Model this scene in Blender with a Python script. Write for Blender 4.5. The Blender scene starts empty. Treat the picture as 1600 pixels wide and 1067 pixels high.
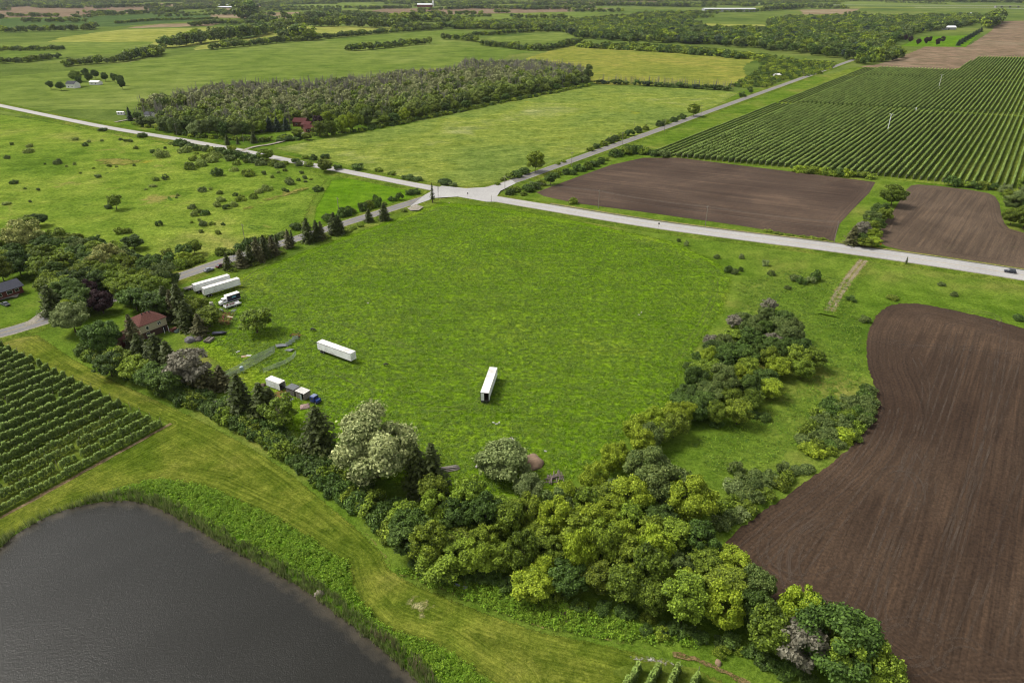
import bpy, bmesh, math, random
import numpy as np
from mathutils import Vector, Matrix
from mathutils.geometry import delaunay_2d_cdt

scene = bpy.context.scene
col = scene.collection
R = math.radians
# ------------------------------------------------------------------ camera
F, HCAM, HOR = 1067.0, 115.0, -25.0          # focal length in photo pixels, flying height, horizon row
PITCH = math.atan((533.5 - HOR) / F)
cam_d = bpy.data.cameras.new('camera'); cam = bpy.data.objects.new('camera', cam_d); col.objects.link(cam)
cam.location = (0, 0, HCAM); cam.rotation_euler = (math.pi / 2 - PITCH, 0, 0)
cam_d.sensor_width = 36.0; cam_d.lens = 36.0 * F / 1600.0
cam_d.clip_start = 0.5; cam_d.clip_end = 40000
scene.camera = cam
# ------------------------------------------------------------------ sky, sun, exposure
SUN_EL, SUN_AZ = R(52), R(-75)               # azimuth from the view direction, to the left
w = bpy.data.worlds.new('World'); scene.world = w; w.use_nodes = True
nt = w.node_tree; nt.nodes.clear()
sky = nt.nodes.new('ShaderNodeTexSky'); sky.sky_type = 'NISHITA'; sky.sun_disc = False
sky.sun_elevation = SUN_EL; sky.sun_rotation = SUN_AZ; sky.dust_density = 2.0; sky.air_density = 1.0
hs = nt.nodes.new('ShaderNodeHueSaturation'); hs.inputs['Saturation'].default_value = 0.06   # cloud cover greys the blue
bg = nt.nodes.new('ShaderNodeBackground'); bg.inputs['Strength'].default_value = 0.12
wo = nt.nodes.new('ShaderNodeOutputWorld')
nt.links.new(sky.outputs[0], hs.inputs['Color']); nt.links.new(hs.outputs[0], bg.inputs['Color']); nt.links.new(bg.outputs[0], wo.inputs['Surface'])
sl = bpy.data.lights.new('sun', 'SUN'); sl.energy = 2.5; sl.angle = R(18); sl.color = (1.0, 0.94, 0.84)
so = bpy.data.objects.new('sun', sl); col.objects.link(so)
sd = Vector((math.sin(SUN_AZ) * math.cos(SUN_EL), math.cos(SUN_AZ) * math.cos(SUN_EL), math.sin(SUN_EL)))
so.rotation_euler = (-sd).to_track_quat('-Z', 'Y').to_euler()
scene.view_settings.view_transform = 'Standard'; scene.view_settings.look = 'None'
scene.view_settings.exposure = 0.82; scene.view_settings.gamma = 1.0
scene.render.engine = 'CYCLES'; scene.cycles.filter_width = 1.1

# ------------------------------------------------------------------ helpers
def G(x, y, z=0.0):
    """point of the plane at height z seen at photo pixel (x, y)"""
    u = (x - 800) / F; v = (533.5 - y) / F
    dy = math.cos(PITCH) + v * math.sin(PITCH); dz = -math.sin(PITCH) + v * math.cos(PITCH)
    t = (z - HCAM) / dz
    return (u * t, dy * t)
def PIX(X, Y, Z=0.0):
    d = Y * math.cos(PITCH) - (Z - HCAM) * math.sin(PITCH); up = Y * math.sin(PITCH) + (Z - HCAM) * math.cos(PITCH)
    return (800 + F * X / d, 533.5 - F * up / d)
def PPM(x, y):
    """photo pixels per metre of an upright thing standing at (x, y)"""
    X, Y = G(x, y); return F / (Y * math.cos(PITCH) + HCAM * math.sin(PITCH)) * math.cos(math.atan2(HCAM, Y))
def az(a, b):
    return math.atan2(b[0] - a[0], b[1] - a[1])

def vec(a): return (math.sin(a), math.cos(a))
def tag(o, label=None, cat=None, group=None, kind=None):
    if label: o['label'] = label
    if cat: o['category'] = cat
    if group: o['group'] = group
    if kind: o['kind'] = kind
    return o
def empty(name, loc=(0, 0, 0), rz=0.0):
    o = bpy.data.objects.new(name, None); o.location = loc; o.rotation_euler = (0, 0, rz); o.empty_display_size = 0.5
    col.objects.link(o); return o
def link(name, me, parent=None, mat=None):
    o = bpy.data.objects.new(name, me); col.objects.link(o)
    if mat is not None: me.materials.append(mat)
    if parent is not None: o.parent = parent
    return o
def np_mesh(name, verts, faces, k, attrs=None, smooth=False):
    """fast mesh from numpy arrays; faces is (n, k); attrs: name -> per-face floats"""
    me = bpy.data.meshes.new(name)
    n = len(faces)
    me.vertices.add(len(verts)); me.vertices.foreach_set('co', np.asarray(verts, np.float32).ravel())
    me.loops.add(n * k); me.loops.foreach_set('vertex_index', np.asarray(faces, np.int32).ravel())
    me.polygons.add(n); me.polygons.foreach_set('loop_start', np.arange(0, n * k, k, dtype=np.int32))
    if smooth: me.polygons.foreach_set('use_smooth', np.ones(n, bool))
    for an, av in (attrs or {}).items():
        a = me.attributes.new(an, 'FLOAT', 'FACE'); a.data.foreach_set('value', np.asarray(av, np.float32))
    me.update(calc_edges=True); return me

class MB:
    """collects boxes, tubes and prisms into ONE mesh"""
    def __init__(s): s.v = []; s.f = []
    def add(s, vs, fs):
        b = len(s.v); s.v += [tuple(p) for p in vs]; s.f += [tuple(i + b for i in f) for f in fs]; return s
    def box(s, x0, x1, y0, y1, z0, z1, m=None):
        vs = [Vector((x, y, z)) for z in (z0, z1) for y in (y0, y1) for x in (x0, x1)]
        if m is not None: vs = [m @ p for p in vs]
        return s.add(vs, [(0, 2, 3, 1), (4, 5, 7, 6), (0, 1, 5, 4), (2, 6, 7, 3), (0, 4, 6, 2), (1, 3, 7, 5)])
    def tube(s, a, b, r0, r1=None, n=6, cap=True):
        a = Vector(a); b = Vector(b); r1 = r0 if r1 is None else r1
        d = (b - a).normalized(); u = d.orthogonal().normalized(); w_ = d.cross(u)
        vs = []
        for p, r in ((a, r0), (b, r1)):
            for i in range(n):
                t = 2 * math.pi * i / n; vs.append(p + (u * math.cos(t) + w_ * math.sin(t)) * r)
        fs = [(i, (i + 1) % n, n + (i + 1) % n, n + i) for i in range(n)]
        if cap: fs += [tuple(range(n - 1, -1, -1)), tuple(range(n, 2 * n))]
        return s.add(vs, fs)
    def prism(s, prof, x0, x1):
        """profile of (y, z) points extruded along x"""
        n = len(prof); vs = [(x0, y, z) for y, z in prof] + [(x1, y, z) for y, z in prof]
        return s.add(vs, [tuple(range(n)), tuple(range(2 * n - 1, n - 1, -1))] + [(i, n + i, n + (i + 1) % n, (i + 1) % n) for i in range(n)])
    def build(s, name, mat, parent=None, bevel=0.0):
        me = bpy.data.meshes.new(name); me.from_pydata(s.v, [], s.f); me.update()
        bm = bmesh.new(); bm.from_mesh(me); bmesh.ops.recalc_face_normals(bm, faces=bm.faces)
        if bevel: bmesh.ops.bevel(bm, geom=bm.edges[:], offset=bevel, segments=1, affect='EDGES')
        bm.to_mesh(me); bm.free()
        return link(name, me, parent, mat)

# ------------------------------------------------------------------ materials
def new_mat(name):
    m = bpy.data.materials.new(name); m.use_nodes = True; t = m.node_tree; t.nodes.clear()
    out = t.nodes.new('ShaderNodeOutputMaterial'); return m, t, out
def N(t, typ, **kw):
    n = t.nodes.new(typ)
    for k, v in kw.items():
        if k in n.inputs: n.inputs[k].default_value = v
        else: setattr(n, k, v)
    return n
def c4(c): return (c[0], c[1], c[2], 1.0)
def S(r, g, b):
    """sRGB 0-255 to linear"""
    f = lambda v: (v / 255 / 12.92) if v / 255 <= 0.04045 else ((v / 255 + 0.055) / 1.055) ** 2.4
    return (f(r), f(g), f(b))
def mixrgb(t, a, b, fac, blend='MIX'):
    n = t.nodes.new('ShaderNodeMix'); n.data_type = 'RGBA'; n.blend_type = blend
    for sock, v in ((n.inputs[6], a), (n.inputs[7], b), (n.inputs[0], fac)):
        if hasattr(v, 'links') or hasattr(v, 'is_output'): t.links.new(v, sock)
        elif isinstance(v, (tuple, list)): sock.default_value = c4(v)
        else: sock.default_value = v
    return n.outputs[2]
def math_n(t, op, a, b=None, c=None, clamp=False):
    n = t.nodes.new('ShaderNodeMath'); n.operation = op; n.use_clamp = clamp
    for i, v in enumerate((a, b, c)):
        if v is None: continue
        if hasattr(v, 'is_output'): t.links.new(v, n.inputs[i])
        else: n.inputs[i].default_value = v
    return n.outputs[0]
def noise(t, vec, scale, detail=3.0, rough=0.55, dist=0.0):
    n = N(t, 'ShaderNodeTexNoise', Scale=scale, Detail=detail, Roughness=rough, Distortion=dist); t.links.new(vec, n.inputs['Vector']); return n.outputs['Fac']
def ramp(t, fac, stops):
    n = t.nodes.new('ShaderNodeValToRGB'); e = n.color_ramp.elements
    while len(e) < len(stops): e.new(0.5)
    for i, (p, c) in enumerate(stops): e[i].position = p; e[i].color = c4(c) if len(c) == 3 else c
    t.links.new(fac, n.inputs['Fac']); return n.outputs['Color']
def stretch(t, vec, ang, sx, sy):
    """rotate so that +Y points along azimuth ang, then scale"""
    m = t.nodes.new('ShaderNodeMapping'); m.vector_type = 'TEXTURE'; m.inputs['Rotation'].default_value = (0, 0, -ang)
    m.inputs['Scale'].default_value = (sx, sy, 1); t.links.new(vec, m.inputs['Vector']); return m.outputs[0]

def field_mat(name, cols, patch=0.012, streak=None, fine=0.35, fine_s=0.9, bump=0.25, soft=0.0, extra=None, rough=0.95, patch_lo=0.33, patch_hi=0.67, spots=None, mot=0.7):
    """ground cover: patches of up to four colours, tufted fine grain, optional mowing or drill lines, ragged border"""
    m, t, out = new_mat(name)
    geo = t.nodes.new('ShaderNodeNewGeometry'); pos = geo.outputs['Position']
    p1 = noise(t, pos, patch, 5.0, 0.62, 0.4)
    k = len(cols); stops = [(patch_lo + (patch_hi - patch_lo) * i / max(1, k - 1), c) for i, c in enumerate(cols)]
    c = ramp(t, p1, stops)
    p2 = noise(t, pos, patch * 7.3, 4.0, 0.6)
    c = mixrgb(t, c, ramp(t, p2, [(0.36, (0.6, 0.68, 0.55)), (0.64, (1.32, 1.24, 1.25))]), mot, 'MULTIPLY')
    if extra: c = extra(t, pos, c)
    if streak:
        ang, sc, amt = streak
        v = stretch(t, pos, ang, sc, sc * 28)
        s1 = noise(t, v, 1.0, 3.0, 0.65)
        c = mixrgb(t, c, ramp(t, s1, [(0.35, (0.58, 0.62, 0.5)), (0.65, (1.4, 1.35, 1.3))]), amt, 'MULTIPLY')
    if spots:
        for sc, thr, cc in spots:
            sp = noise(t, pos, sc, 4.0, 0.6, 0.6)
            f = ramp(t, sp, [(thr, (0, 0, 0)), (thr + 0.07, (1, 1, 1))]); c = mixrgb(t, c, cc, f)
    f1 = noise(t, pos, fine_s, 4.0, 0.7)
    f2 = noise(t, pos, fine_s * 3.7, 2.0, 0.6)
    c = mixrgb(t, c, ramp(t, f1, [(0.37, (0.4, 0.46, 0.3)), (0.63, (1.55, 1.48, 1.55))]), fine, 'MULTIPLY')
    c = mixrgb(t, c, ramp(t, f2, [(0.35, (0.5, 0.54, 0.4)), (0.65, (1.45, 1.4, 1.45))]), fine, 'MULTIPLY')
    b = N(t, 'ShaderNodeBsdfPrincipled', Roughness=rough); b.inputs['Specular IOR Level'].default_value = 0.0
    t.links.new(c, b.inputs['Base Color'])
    if bump:
        h = math_n(t, 'ADD', f1, math_n(t, 'MULTIPLY', f2, 0.5))
        bn = N(t, 'ShaderNodeBump', Strength=0.8, Distance=bump); t.links.new(h, bn.inputs['Height']); t.links.new(bn.outputs[0], b.inputs['Normal'])
    sh = b.outputs[0]
    if soft:
        at = N(t, 'ShaderNodeAttribute', attribute_name='edge')
        e = math_n(t, 'DIVIDE', at.outputs['Fac'], soft)
        e = math_n(t, 'ADD', e, math_n(t, 'MULTIPLY', math_n(t, 'SUBTRACT', noise(t, pos, 2.2 / soft, 4.0, 0.65), 0.62), 1.7))
        e = math_n(t, 'MULTIPLY', e, 3.0, clamp=True)
        tr = t.nodes.new('ShaderNodeBsdfTransparent'); mx = t.nodes.new('ShaderNodeMixShader')
        t.links.new(e, mx.inputs[0]); t.links.new(tr.outputs[0], mx.inputs[1]); t.links.new(sh, mx.inputs[2]); sh = mx.outputs[0]
    t.links.new(sh, out.inputs['Surface']); return m

def plain(name, c, rough=0.6, metal=0.0, var=0.15, scale=1.5, spec=0.4, dirt=None, bump=0.0):
    """painted, metal, wood or fabric surface with slight wear"""
    m, t, out = new_mat(name)
    tc = t.nodes.new('ShaderNodeTexCoord'); n1 = noise(t, tc.outputs['Object'], scale, 5.0, 0.65)
    cc = mixrgb(t, c, ramp(t, n1, [(0.3, (1 - var * 2,) * 3), (0.7, (1 + var,) * 3)]), 1.0, 'MULTIPLY')
    if dirt:
        n2 = noise(t, tc.outputs['Object'], scale * 0.7, 6.0, 0.7, 0.5)
        cc = mixrgb(t, cc, dirt, ramp(t, n2, [(0.48, (0, 0, 0)), (0.75, (0.8, 0.8, 0.8))]))
    b = N(t, 'ShaderNodeBsdfPrincipled', Roughness=rough, Metallic=metal); b.inputs['Specular IOR Level'].default_value = spec
    t.links.new(cc, b.inputs['Base Color'])
    if bump:
        bn = N(t, 'ShaderNodeBump', Strength=0.6, Distance=bump); t.links.new(n1, bn.inputs['Height']); t.links.new(bn.outputs[0], b.inputs['Normal'])
    t.links.new(b.outputs[0], out.inputs['Surface']); return m

def leaf_mat(name, dark, light, trans=0.22, objvar=0.5):
    """foliage: colour varies from leaf to leaf (face attribute tint) and from plant to plant"""
    m, t, out = new_mat(name)
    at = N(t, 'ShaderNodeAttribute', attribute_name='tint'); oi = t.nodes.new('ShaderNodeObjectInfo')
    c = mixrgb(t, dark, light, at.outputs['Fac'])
    hsv = t.nodes.new('ShaderNodeHueSaturation'); t.links.new(c, hsv.inputs['Color'])
    t.links.new(math_n(t, 'ADD', 0.5 - 0.012 * objvar, math_n(t, 'MULTIPLY', oi.outputs['Random'], 0.018 * objvar)), hsv.inputs['Hue'])
    r2 = math_n(t, 'FRACT', math_n(t, 'MULTIPLY', oi.outputs['Random'], 7.31))
    t.links.new(math_n(t, 'ADD', 1 - 0.3 * objvar, math_n(t, 'MULTIPLY', r2, 0.6 * objvar)), hsv.inputs['Value'])
    d = N(t, 'ShaderNodeBsdfPrincipled', Roughness=0.65); d.inputs['Specular IOR Level'].default_value = 0.25
    t.links.new(hsv.outputs[0], d.inputs['Base Color'])
    tr = t.nodes.new('ShaderNodeBsdfTranslucent'); t.links.new(hsv.outputs[0], tr.inputs['Color'])
    mx = t.nodes.new('ShaderNodeMixShader'); mx.inputs[0].default_value = trans
    t.links.new(d.outputs[0], mx.inputs[1]); t.links.new(tr.outputs[0], mx.inputs[2]); t.links.new(mx.outputs[0], out.inputs['Surface'])
    return m
# ================================================================== THE SETTING
rng = random.Random(7); nr = np.random.default_rng(11)
def A(r, g, b, k=0.5):
    """real-world base colour of a surface that shows as sRGB r, g, b under this sky"""
    c = S(r, g, b); return tuple(v * k for v in c)
def chaikin(p, it=2, closed=True):
    for _ in range(it):
        q = []; n = len(p)
        for i in range(n if closed else n - 1):
            a, b = p[i], p[(i + 1) % n]
            q += [(a[0] * .75 + b[0] * .25, a[1] * .75 + b[1] * .25), (a[0] * .25 + b[0] * .75, a[1] * .25 + b[1] * .75)]
        if not closed: q = [p[0]] + q + [p[-1]]
        p = q
    return p
def W(px): return [G(x, y) for x, y in px]
def seg_dist(P, poly, closed=True):
    """distance of points P (n,2) to a polyline"""
    q = np.asarray(poly, float); a = q if closed else q[:-1]; b = np.roll(q, -1, 0) if closed else q[1:]
    best = np.full(len(P), 1e9)
    for i in range(len(a)):
        d = b[i] - a[i]; L = max(d @ d, 1e-9)
        t = np.clip(((P - a[i]) @ d) / L, 0, 1); e = P - (a[i] + t[:, None] * d)
        best = np.minimum(best, np.hypot(e[:, 0], e[:, 1]))
    return best
def inside(P, poly):
    q = np.asarray(poly, float); r = np.zeros(len(P), bool); n = len(q); j = n - 1
    for i in range(n):
        c = ((q[i, 1] > P[:, 1]) != (q[j, 1] > P[:, 1])); dy = q[j, 1] - q[i, 1]
        if dy != 0:
            xi = (q[j, 0] - q[i, 0]) * (P[:, 1] - q[i, 1]) / dy + q[i, 0]; r ^= c & (P[:, 0] < xi)
        j = i
    return r
def vnoise(P, s, seed=0):
    """cheap smooth value noise in numpy"""
    r = np.random.default_rng(seed); T = r.random((64, 64)); x = P[:, 0] / s + 1000; y = P[:, 1] / s + 1000
    xi = np.floor(x).astype(int); yi = np.floor(y).astype(int); fx = x - xi; fy = y - yi; fx = fx * fx * (3 - 2 * fx); fy = fy * fy * (3 - 2 * fy)
    g = lambda a, b: T[a % 64, b % 64]
    return (g(xi, yi) * (1 - fx) + g(xi + 1, yi) * fx) * (1 - fy) + (g(xi, yi + 1) * (1 - fx) + g(xi + 1, yi + 1) * fx) * fy
def sheet(name, poly, z, mat, res=None, hump=0.0, hs=6.0, parent=None, smooth=0, height=None, kind='structure', ragged=0.0):
    """a field as one sheet; with res it is a grid that carries the distance to its border and gentle relief"""
    if smooth: poly = chaikin(poly, smooth)
    if ragged:
        q = []
        for i in range(len(poly)):
            a, b = poly[i], poly[(i + 1) % len(poly)]; L = math.hypot(a[0] - b[0], a[1] - b[1]); n = max(1, int(L / (ragged * 3)))
            for k in range(n):
                q.append((a[0] + (b[0] - a[0]) * k / n + rng.uniform(-ragged, ragged), a[1] + (b[1] - a[1]) * k / n + rng.uniform(-ragged, ragged)))
        poly = q
    n = len(poly); P = np.array(poly, float)
    pts = [Vector(p) for p in poly]; ed = [(i, (i + 1) % n) for i in range(n)]
    if res:
        lo = P.min(0); hi = P.max(0)
        gx, gy = np.meshgrid(np.arange(lo[0], hi[0], res), np.arange(lo[1], hi[1], res)); g = np.stack([gx.ravel(), gy.ravel()], 1)
        g += nr.uniform(-.3, .3, g.shape) * res; g = g[inside(g, poly)]; g = g[seg_dist(g, poly) > res * 0.4]
        pts += [Vector(p) for p in g.tolist()]
    vs, _, fs, *_ = delaunay_2d_cdt(pts, ed, [list(range(n))], 1, 1e-4)
    V = np.array([(v[0], v[1]) for v in vs]); me = bpy.data.meshes.new(name)
    dist = seg_dist(V, poly) if res else np.full(len(V), 50.0)
    Z = np.full(len(V), float(z))
    if hump: Z += np.clip((dist - 5) / 6, 0, 1) * hump * (vnoise(V, hs, 3) * .7 + vnoise(V, hs * .37, 5) * .3)
    if height is not None: Z += height(V, dist)
    me.from_pydata([(x, y, zz) for (x, y), zz in zip(V.tolist(), Z.tolist())], [], [tuple(f) for f in fs]); me.update()
    bm = bmesh.new(); bm.from_mesh(me); bmesh.ops.recalc_face_normals(bm, faces=bm.faces)
    if sum(f.normal.z for f in bm.faces) < 0: bmesh.ops.reverse_faces(bm, faces=bm.faces)
    for f in bm.faces: f.smooth = True
    bm.to_mesh(me); bm.free()
    if res:
        a = me.attributes.new('edge', 'FLOAT', 'POINT'); a.data.foreach_set('value', dist.astype(np.float32))
    o = link(name, me, parent, mat)
    if parent is None: tag(o, kind=kind)
    return o
def resample(pts, step):
    out = [pts[0]]
    for a, b in zip(pts[:-1], pts[1:]):
        L = math.hypot(b[0] - a[0], b[1] - a[1]); n = max(1, int(round(L / step)))
        out += [(a[0] + (b[0] - a[0]) * k / n, a[1] + (b[1] - a[1]) * k / n) for k in range(1, n + 1)]
    return out
def ribbon(name, pts, width, z, mat, parent=None, off=0.0, ragged=0.0, smooth=2, kind='structure'):
    """strip along a polyline; width a number or one per point; off shifts it sideways (right +)"""
    ws = list(width) if isinstance(width, (list, tuple)) else [width] * len(pts)
    q = [(p[0], p[1]) for p in pts]
    if smooth:
        q3 = [(p[0], p[1]) for p in q]; wv = [(w_, 0) for w_ in ws]; q = chaikin(q3, smooth, False); ws = [a for a, _ in chaikin(wv, smooth, False)]
    vs = []; n = len(q); cum = 0
    for i in range(n):
        a = q[max(0, i - 1)]; b = q[min(n - 1, i + 1)]; d = math.hypot(b[0] - a[0], b[1] - a[1]) or 1
        nx, ny = (b[1] - a[1]) / d, -(b[0] - a[0]) / d
        for s in (-1, 1):
            h = s * ws[i] / 2 + off + (rng.uniform(-ragged, ragged) if ragged else 0); vs.append((q[i][0] + nx * h, q[i][1] + ny * h, z))
    fs = [(2 * i, 2 * i + 1, 2 * i + 3, 2 * i + 2) for i in range(n - 1)]
    me = bpy.data.meshes.new(name); me.from_pydata(vs, [], fs); me.update()
    if me.polygons[0].normal.z < 0: me.flip_normals()
    e = me.attributes.new('edge', 'FLOAT', 'POINT'); e.data.foreach_set('value', [0.5] * len(vs))
    o = link(name, me, parent, mat)
    if parent is None: tag(o, kind=kind)
    return o

AZR = R(36.2)                                  # direction of the side road and of the orchard rows
# ---- ground covers ---------------------------------------------------------------------------
mat_rough = field_mat('rough_grass', [A(86, 116, 38), A(108, 138, 46), A(120, 144, 56), A(142, 148, 74)], patch=0.016, fine=0.5, bump=0.22)
mat_far = field_mat('far_pasture', [A(88, 112, 52), A(114, 134, 64), A(136, 146, 78)], patch=0.0022, fine=0.3, fine_s=0.25, bump=0.0)
mat_meadow = field_mat('meadow_grass', [A(98, 132, 28), A(111, 147, 33), A(119, 152, 40), A(137, 155, 58)], patch=0.013, fine=0.85, fine_s=0.75, bump=0.3, soft=6, mot=0.4, streak=(R(95), 0.9, 0.55),
                       spots=[(0.05, 0.68, A(136, 142, 66))])
mat_past = field_mat('pasture_grass', [A(98, 128, 44), A(122, 150, 56), A(140, 162, 66), A(162, 166, 92)], patch=0.011, fine=0.55, fine_s=0.6, bump=0.3, soft=6, streak=(R(100), 2.0, 0.3),
                     spots=[(0.021, 0.61, A(158, 154, 86)), (0.05, 0.64, A(84, 114, 46)), (0.017, 0.68, A(178, 164, 64))])
mat_corner = field_mat('hay_corner', [A(96, 138, 26), A(116, 154, 40)], patch=0.02, fine=0.3, bump=0.12, soft=3, streak=(R(100), 1.2, 0.25))
mat_mid = field_mat('hay_field', [A(124, 146, 72), A(132, 152, 74), A(144, 160, 74), A(156, 166, 106)], patch=0.011, fine=0.42, fine_s=0.3, bump=0.15, streak=(R(70), 2.5, 0.5), soft=4, spots=[(0.02, 0.67, A(166, 166, 48))])
mat_olive = field_mat('ripening_field', [A(134, 146, 66), A(152, 158, 74), A(164, 160, 84)], patch=0.007, fine=0.3, fine_s=0.2, bump=0.0, streak=(R(80), 4, 0.35))
mat_crop = field_mat('young_crop', [A(112, 136, 60), A(126, 146, 70), A(136, 152, 80)], patch=0.004, fine=0.2, fine_s=0.2, bump=0.0, streak=(R(72), 5, 0.4))
def mow_lines(t, pos, c):
    at = N(t, 'ShaderNodeAttribute', attribute_name='edge'); cx = t.nodes.new('ShaderNodeCombineXYZ'); sx = t.nodes.new('ShaderNodeSeparateXYZ'); t.links.new(pos, sx.inputs[0])
    t.links.new(math_n(t, 'DIVIDE', at.outputs['Fac'], 0.62), cx.inputs[0]); t.links.new(math_n(t, 'DIVIDE', sx.outputs[0], 26.0), cx.inputs[1]); t.links.new(math_n(t, 'DIVIDE', sx.outputs[1], 26.0), cx.inputs[2])
    return mixrgb(t, c, ramp(t, noise(t, cx.outputs[0], 1.0, 3.0, 0.65), [(0.36, (0.62, 0.68, 0.55)), (0.64, (1.36, 1.3, 1.25))]), 0.8, 'MULTIPLY')
mat_mown = field_mat('mown_grass', [A(88, 110, 36), A(108, 125, 46), A(124, 135, 56), A(140, 143, 74)], patch=0.035, fine=0.45, fine_s=1.3, bump=0.06, extra=mow_lines, streak=(R(122), 0.6, 0.25), soft=1.5)
mat_orch = field_mat('orchard_floor', [A(84, 104, 38), A(104, 124, 46), A(122, 136, 58)], patch=0.05, fine=0.4, bump=0.1)
mat_bank = field_mat('bank_weeds', [A(80, 116, 30), A(98, 138, 36), A(116, 150, 46)], patch=0.08, fine=0.6, fine_s=1.3, bump=0.3, soft=0.8)
mat_dirt = field_mat('bare_dirt', [A(128, 108, 80), A(150, 132, 102), A(168, 152, 122)], patch=0.2, fine=0.4, fine_s=2, bump=0.05, soft=0)
mat_reddirt = field_mat('rubble_ground', [A(120, 124, 50), A(150, 112, 84), A(124, 128, 60)], patch=0.25, fine=0.5, fine_s=2.5, bump=0.1, soft=3.5)
mat_pale = field_mat('pale_dry_grass', [A(168, 160, 104), A(186, 176, 120)], patch=0.1, fine=0.5, fine_s=1.5, bump=0.1, soft=0.8)
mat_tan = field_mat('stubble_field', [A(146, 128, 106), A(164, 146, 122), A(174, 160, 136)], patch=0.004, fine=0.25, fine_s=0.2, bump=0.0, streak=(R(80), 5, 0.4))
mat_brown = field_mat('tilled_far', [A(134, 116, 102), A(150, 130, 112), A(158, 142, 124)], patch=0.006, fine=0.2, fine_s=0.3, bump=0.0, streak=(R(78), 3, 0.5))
mat_gravel = field_mat('gravel', [A(170, 164, 154), A(188, 182, 172)], patch=0.15, fine=0.35, fine_s=3, bump=0.03, soft=0)

def soil_mat(name, cols, ang, line=1.1, head=0.0, patchs=None):
    m, t, out = new_mat(name)
    geo = t.nodes.new('ShaderNodeNewGeometry'); pos = geo.outputs['Position']
    c = ramp(t, noise(t, pos, 0.02, 5.0, 0.6, 0.5), [(0.34, cols[0]), (0.55, cols[1]), (0.75, cols[2])])
    wob = noise(t, pos, 0.03, 2.0)
    def lines(sc, amt, c, vec):
        s1 = noise(t, vec, 1.0, 4.0, 0.7)
        return mixrgb(t, c, ramp(t, s1, [(0.34, (0.68, 0.67, 0.67)), (0.5, (1, 1, 1)), (0.68, (1.42, 1.38, 1.32))]), amt, 'MULTIPLY'), s1
    ci, h1 = lines(1, 0.8, c, stretch(t, pos, ang, line, line * 60))
    ci, h2 = lines(1, 0.55, ci, stretch(t, pos, ang + R(4), line * 3.1, line * 90))
    if head:
        at = N(t, 'ShaderNodeAttribute', attribute_name='edge'); e = at.outputs['Fac']
        cx = t.nodes.new('ShaderNodeCombineXYZ'); t.links.new(math_n(t, 'DIVIDE', e, line * 0.8), cx.inputs[0])
        sx = t.nodes.new('ShaderNodeSeparateXYZ'); t.links.new(pos, sx.inputs[0])
        t.links.new(math_n(t, 'DIVIDE', sx.outputs[1], 70.0), cx.inputs[1]); t.links.new(math_n(t, 'DIVIDE', sx.outputs[0], 70.0), cx.inputs[2])
        ch, _ = lines(1, 0.85, c, cx.outputs[0])
        f = math_n(t, 'MULTIPLY', math_n(t, 'SUBTRACT', math_n(t, 'ADD', head, math_n(t, 'MULTIPLY', math_n(t, 'SUBTRACT', wob, 0.5), 26.0)), e), 0.25, clamp=True)
        ci = mixrgb(t, ci, ch, f)
    sp = noise(t, pos, 1.4, 4.0, 0.75)
    ci = mixrgb(t, ci, ramp(t, sp, [(0.35, (0.55, 0.55, 0.56)), (0.65, (1.42, 1.4, 1.36))]), 0.75, 'MULTIPLY')
    for sc, thr, cc, mx in (patchs or []):
        q = math_n(t, 'MULTIPLY', noise(t, pos, sc, 5.0, 0.7, 0.3), 1.0)
        f = math_n(t, 'MULTIPLY', ramp(t, q, [(thr, (0, 0, 0)), (thr + 0.06, (1, 1, 1))]), math_n(t, 'MULTIPLY', math_n(t, 'GREATER_THAN', noise(t, pos, 1.7, 3.0), 0.52), mx))
        ci = mixrgb(t, ci, cc, f)
    b = N(t, 'ShaderNodeBsdfPrincipled', Roughness=0.95); b.inputs['Specular IOR Level'].default_value = 0.1
    t.links.new(ci, b.inputs['Base Color'])
    bn = N(t, 'ShaderNodeBump', Strength=0.7, Distance=0.12); t.links.new(math_n(t, 'ADD', sp, h1), bn.inputs['Height']); t.links.new(bn.outputs[0], b.inputs['Normal'])
    t.links.new(b.outputs[0], out.inputs['Surface']); return m
near_dir = az(G(1290, 960), G(1450, 560))
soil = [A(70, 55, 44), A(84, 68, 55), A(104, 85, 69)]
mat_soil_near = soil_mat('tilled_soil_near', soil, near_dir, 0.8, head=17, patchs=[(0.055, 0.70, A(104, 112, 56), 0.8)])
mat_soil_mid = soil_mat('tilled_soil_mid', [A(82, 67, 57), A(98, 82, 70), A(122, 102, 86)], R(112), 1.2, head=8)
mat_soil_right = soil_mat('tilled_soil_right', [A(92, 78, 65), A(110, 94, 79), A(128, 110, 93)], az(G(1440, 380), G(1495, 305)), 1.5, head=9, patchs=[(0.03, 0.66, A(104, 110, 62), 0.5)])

# ---- the sheets ------------------------------------------------------------------------------
gm = bpy.data.meshes.new('ground'); gm.from_pydata([(-16000, -1500, 0), (16000, -1500, 0), (16000, 16000, 0), (-16000, 16000, 0)], [], [(0, 1, 2, 3)]); gm.update()
tag(link('ground', gm, None, mat_far), kind='structure')
near_poly = [(-330, 40), (300, 40), (420, 260), (560, 420), (700, 700), (560, 1150), (120, 720), (-200, 640), (-560, 700), (-560, 300)]
sheet('rough_pasture', near_poly, 0.03, mat_rough)
def fld(name, px, z, mat, **k): return sheet(name, W(px), z, mat, **k)
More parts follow.
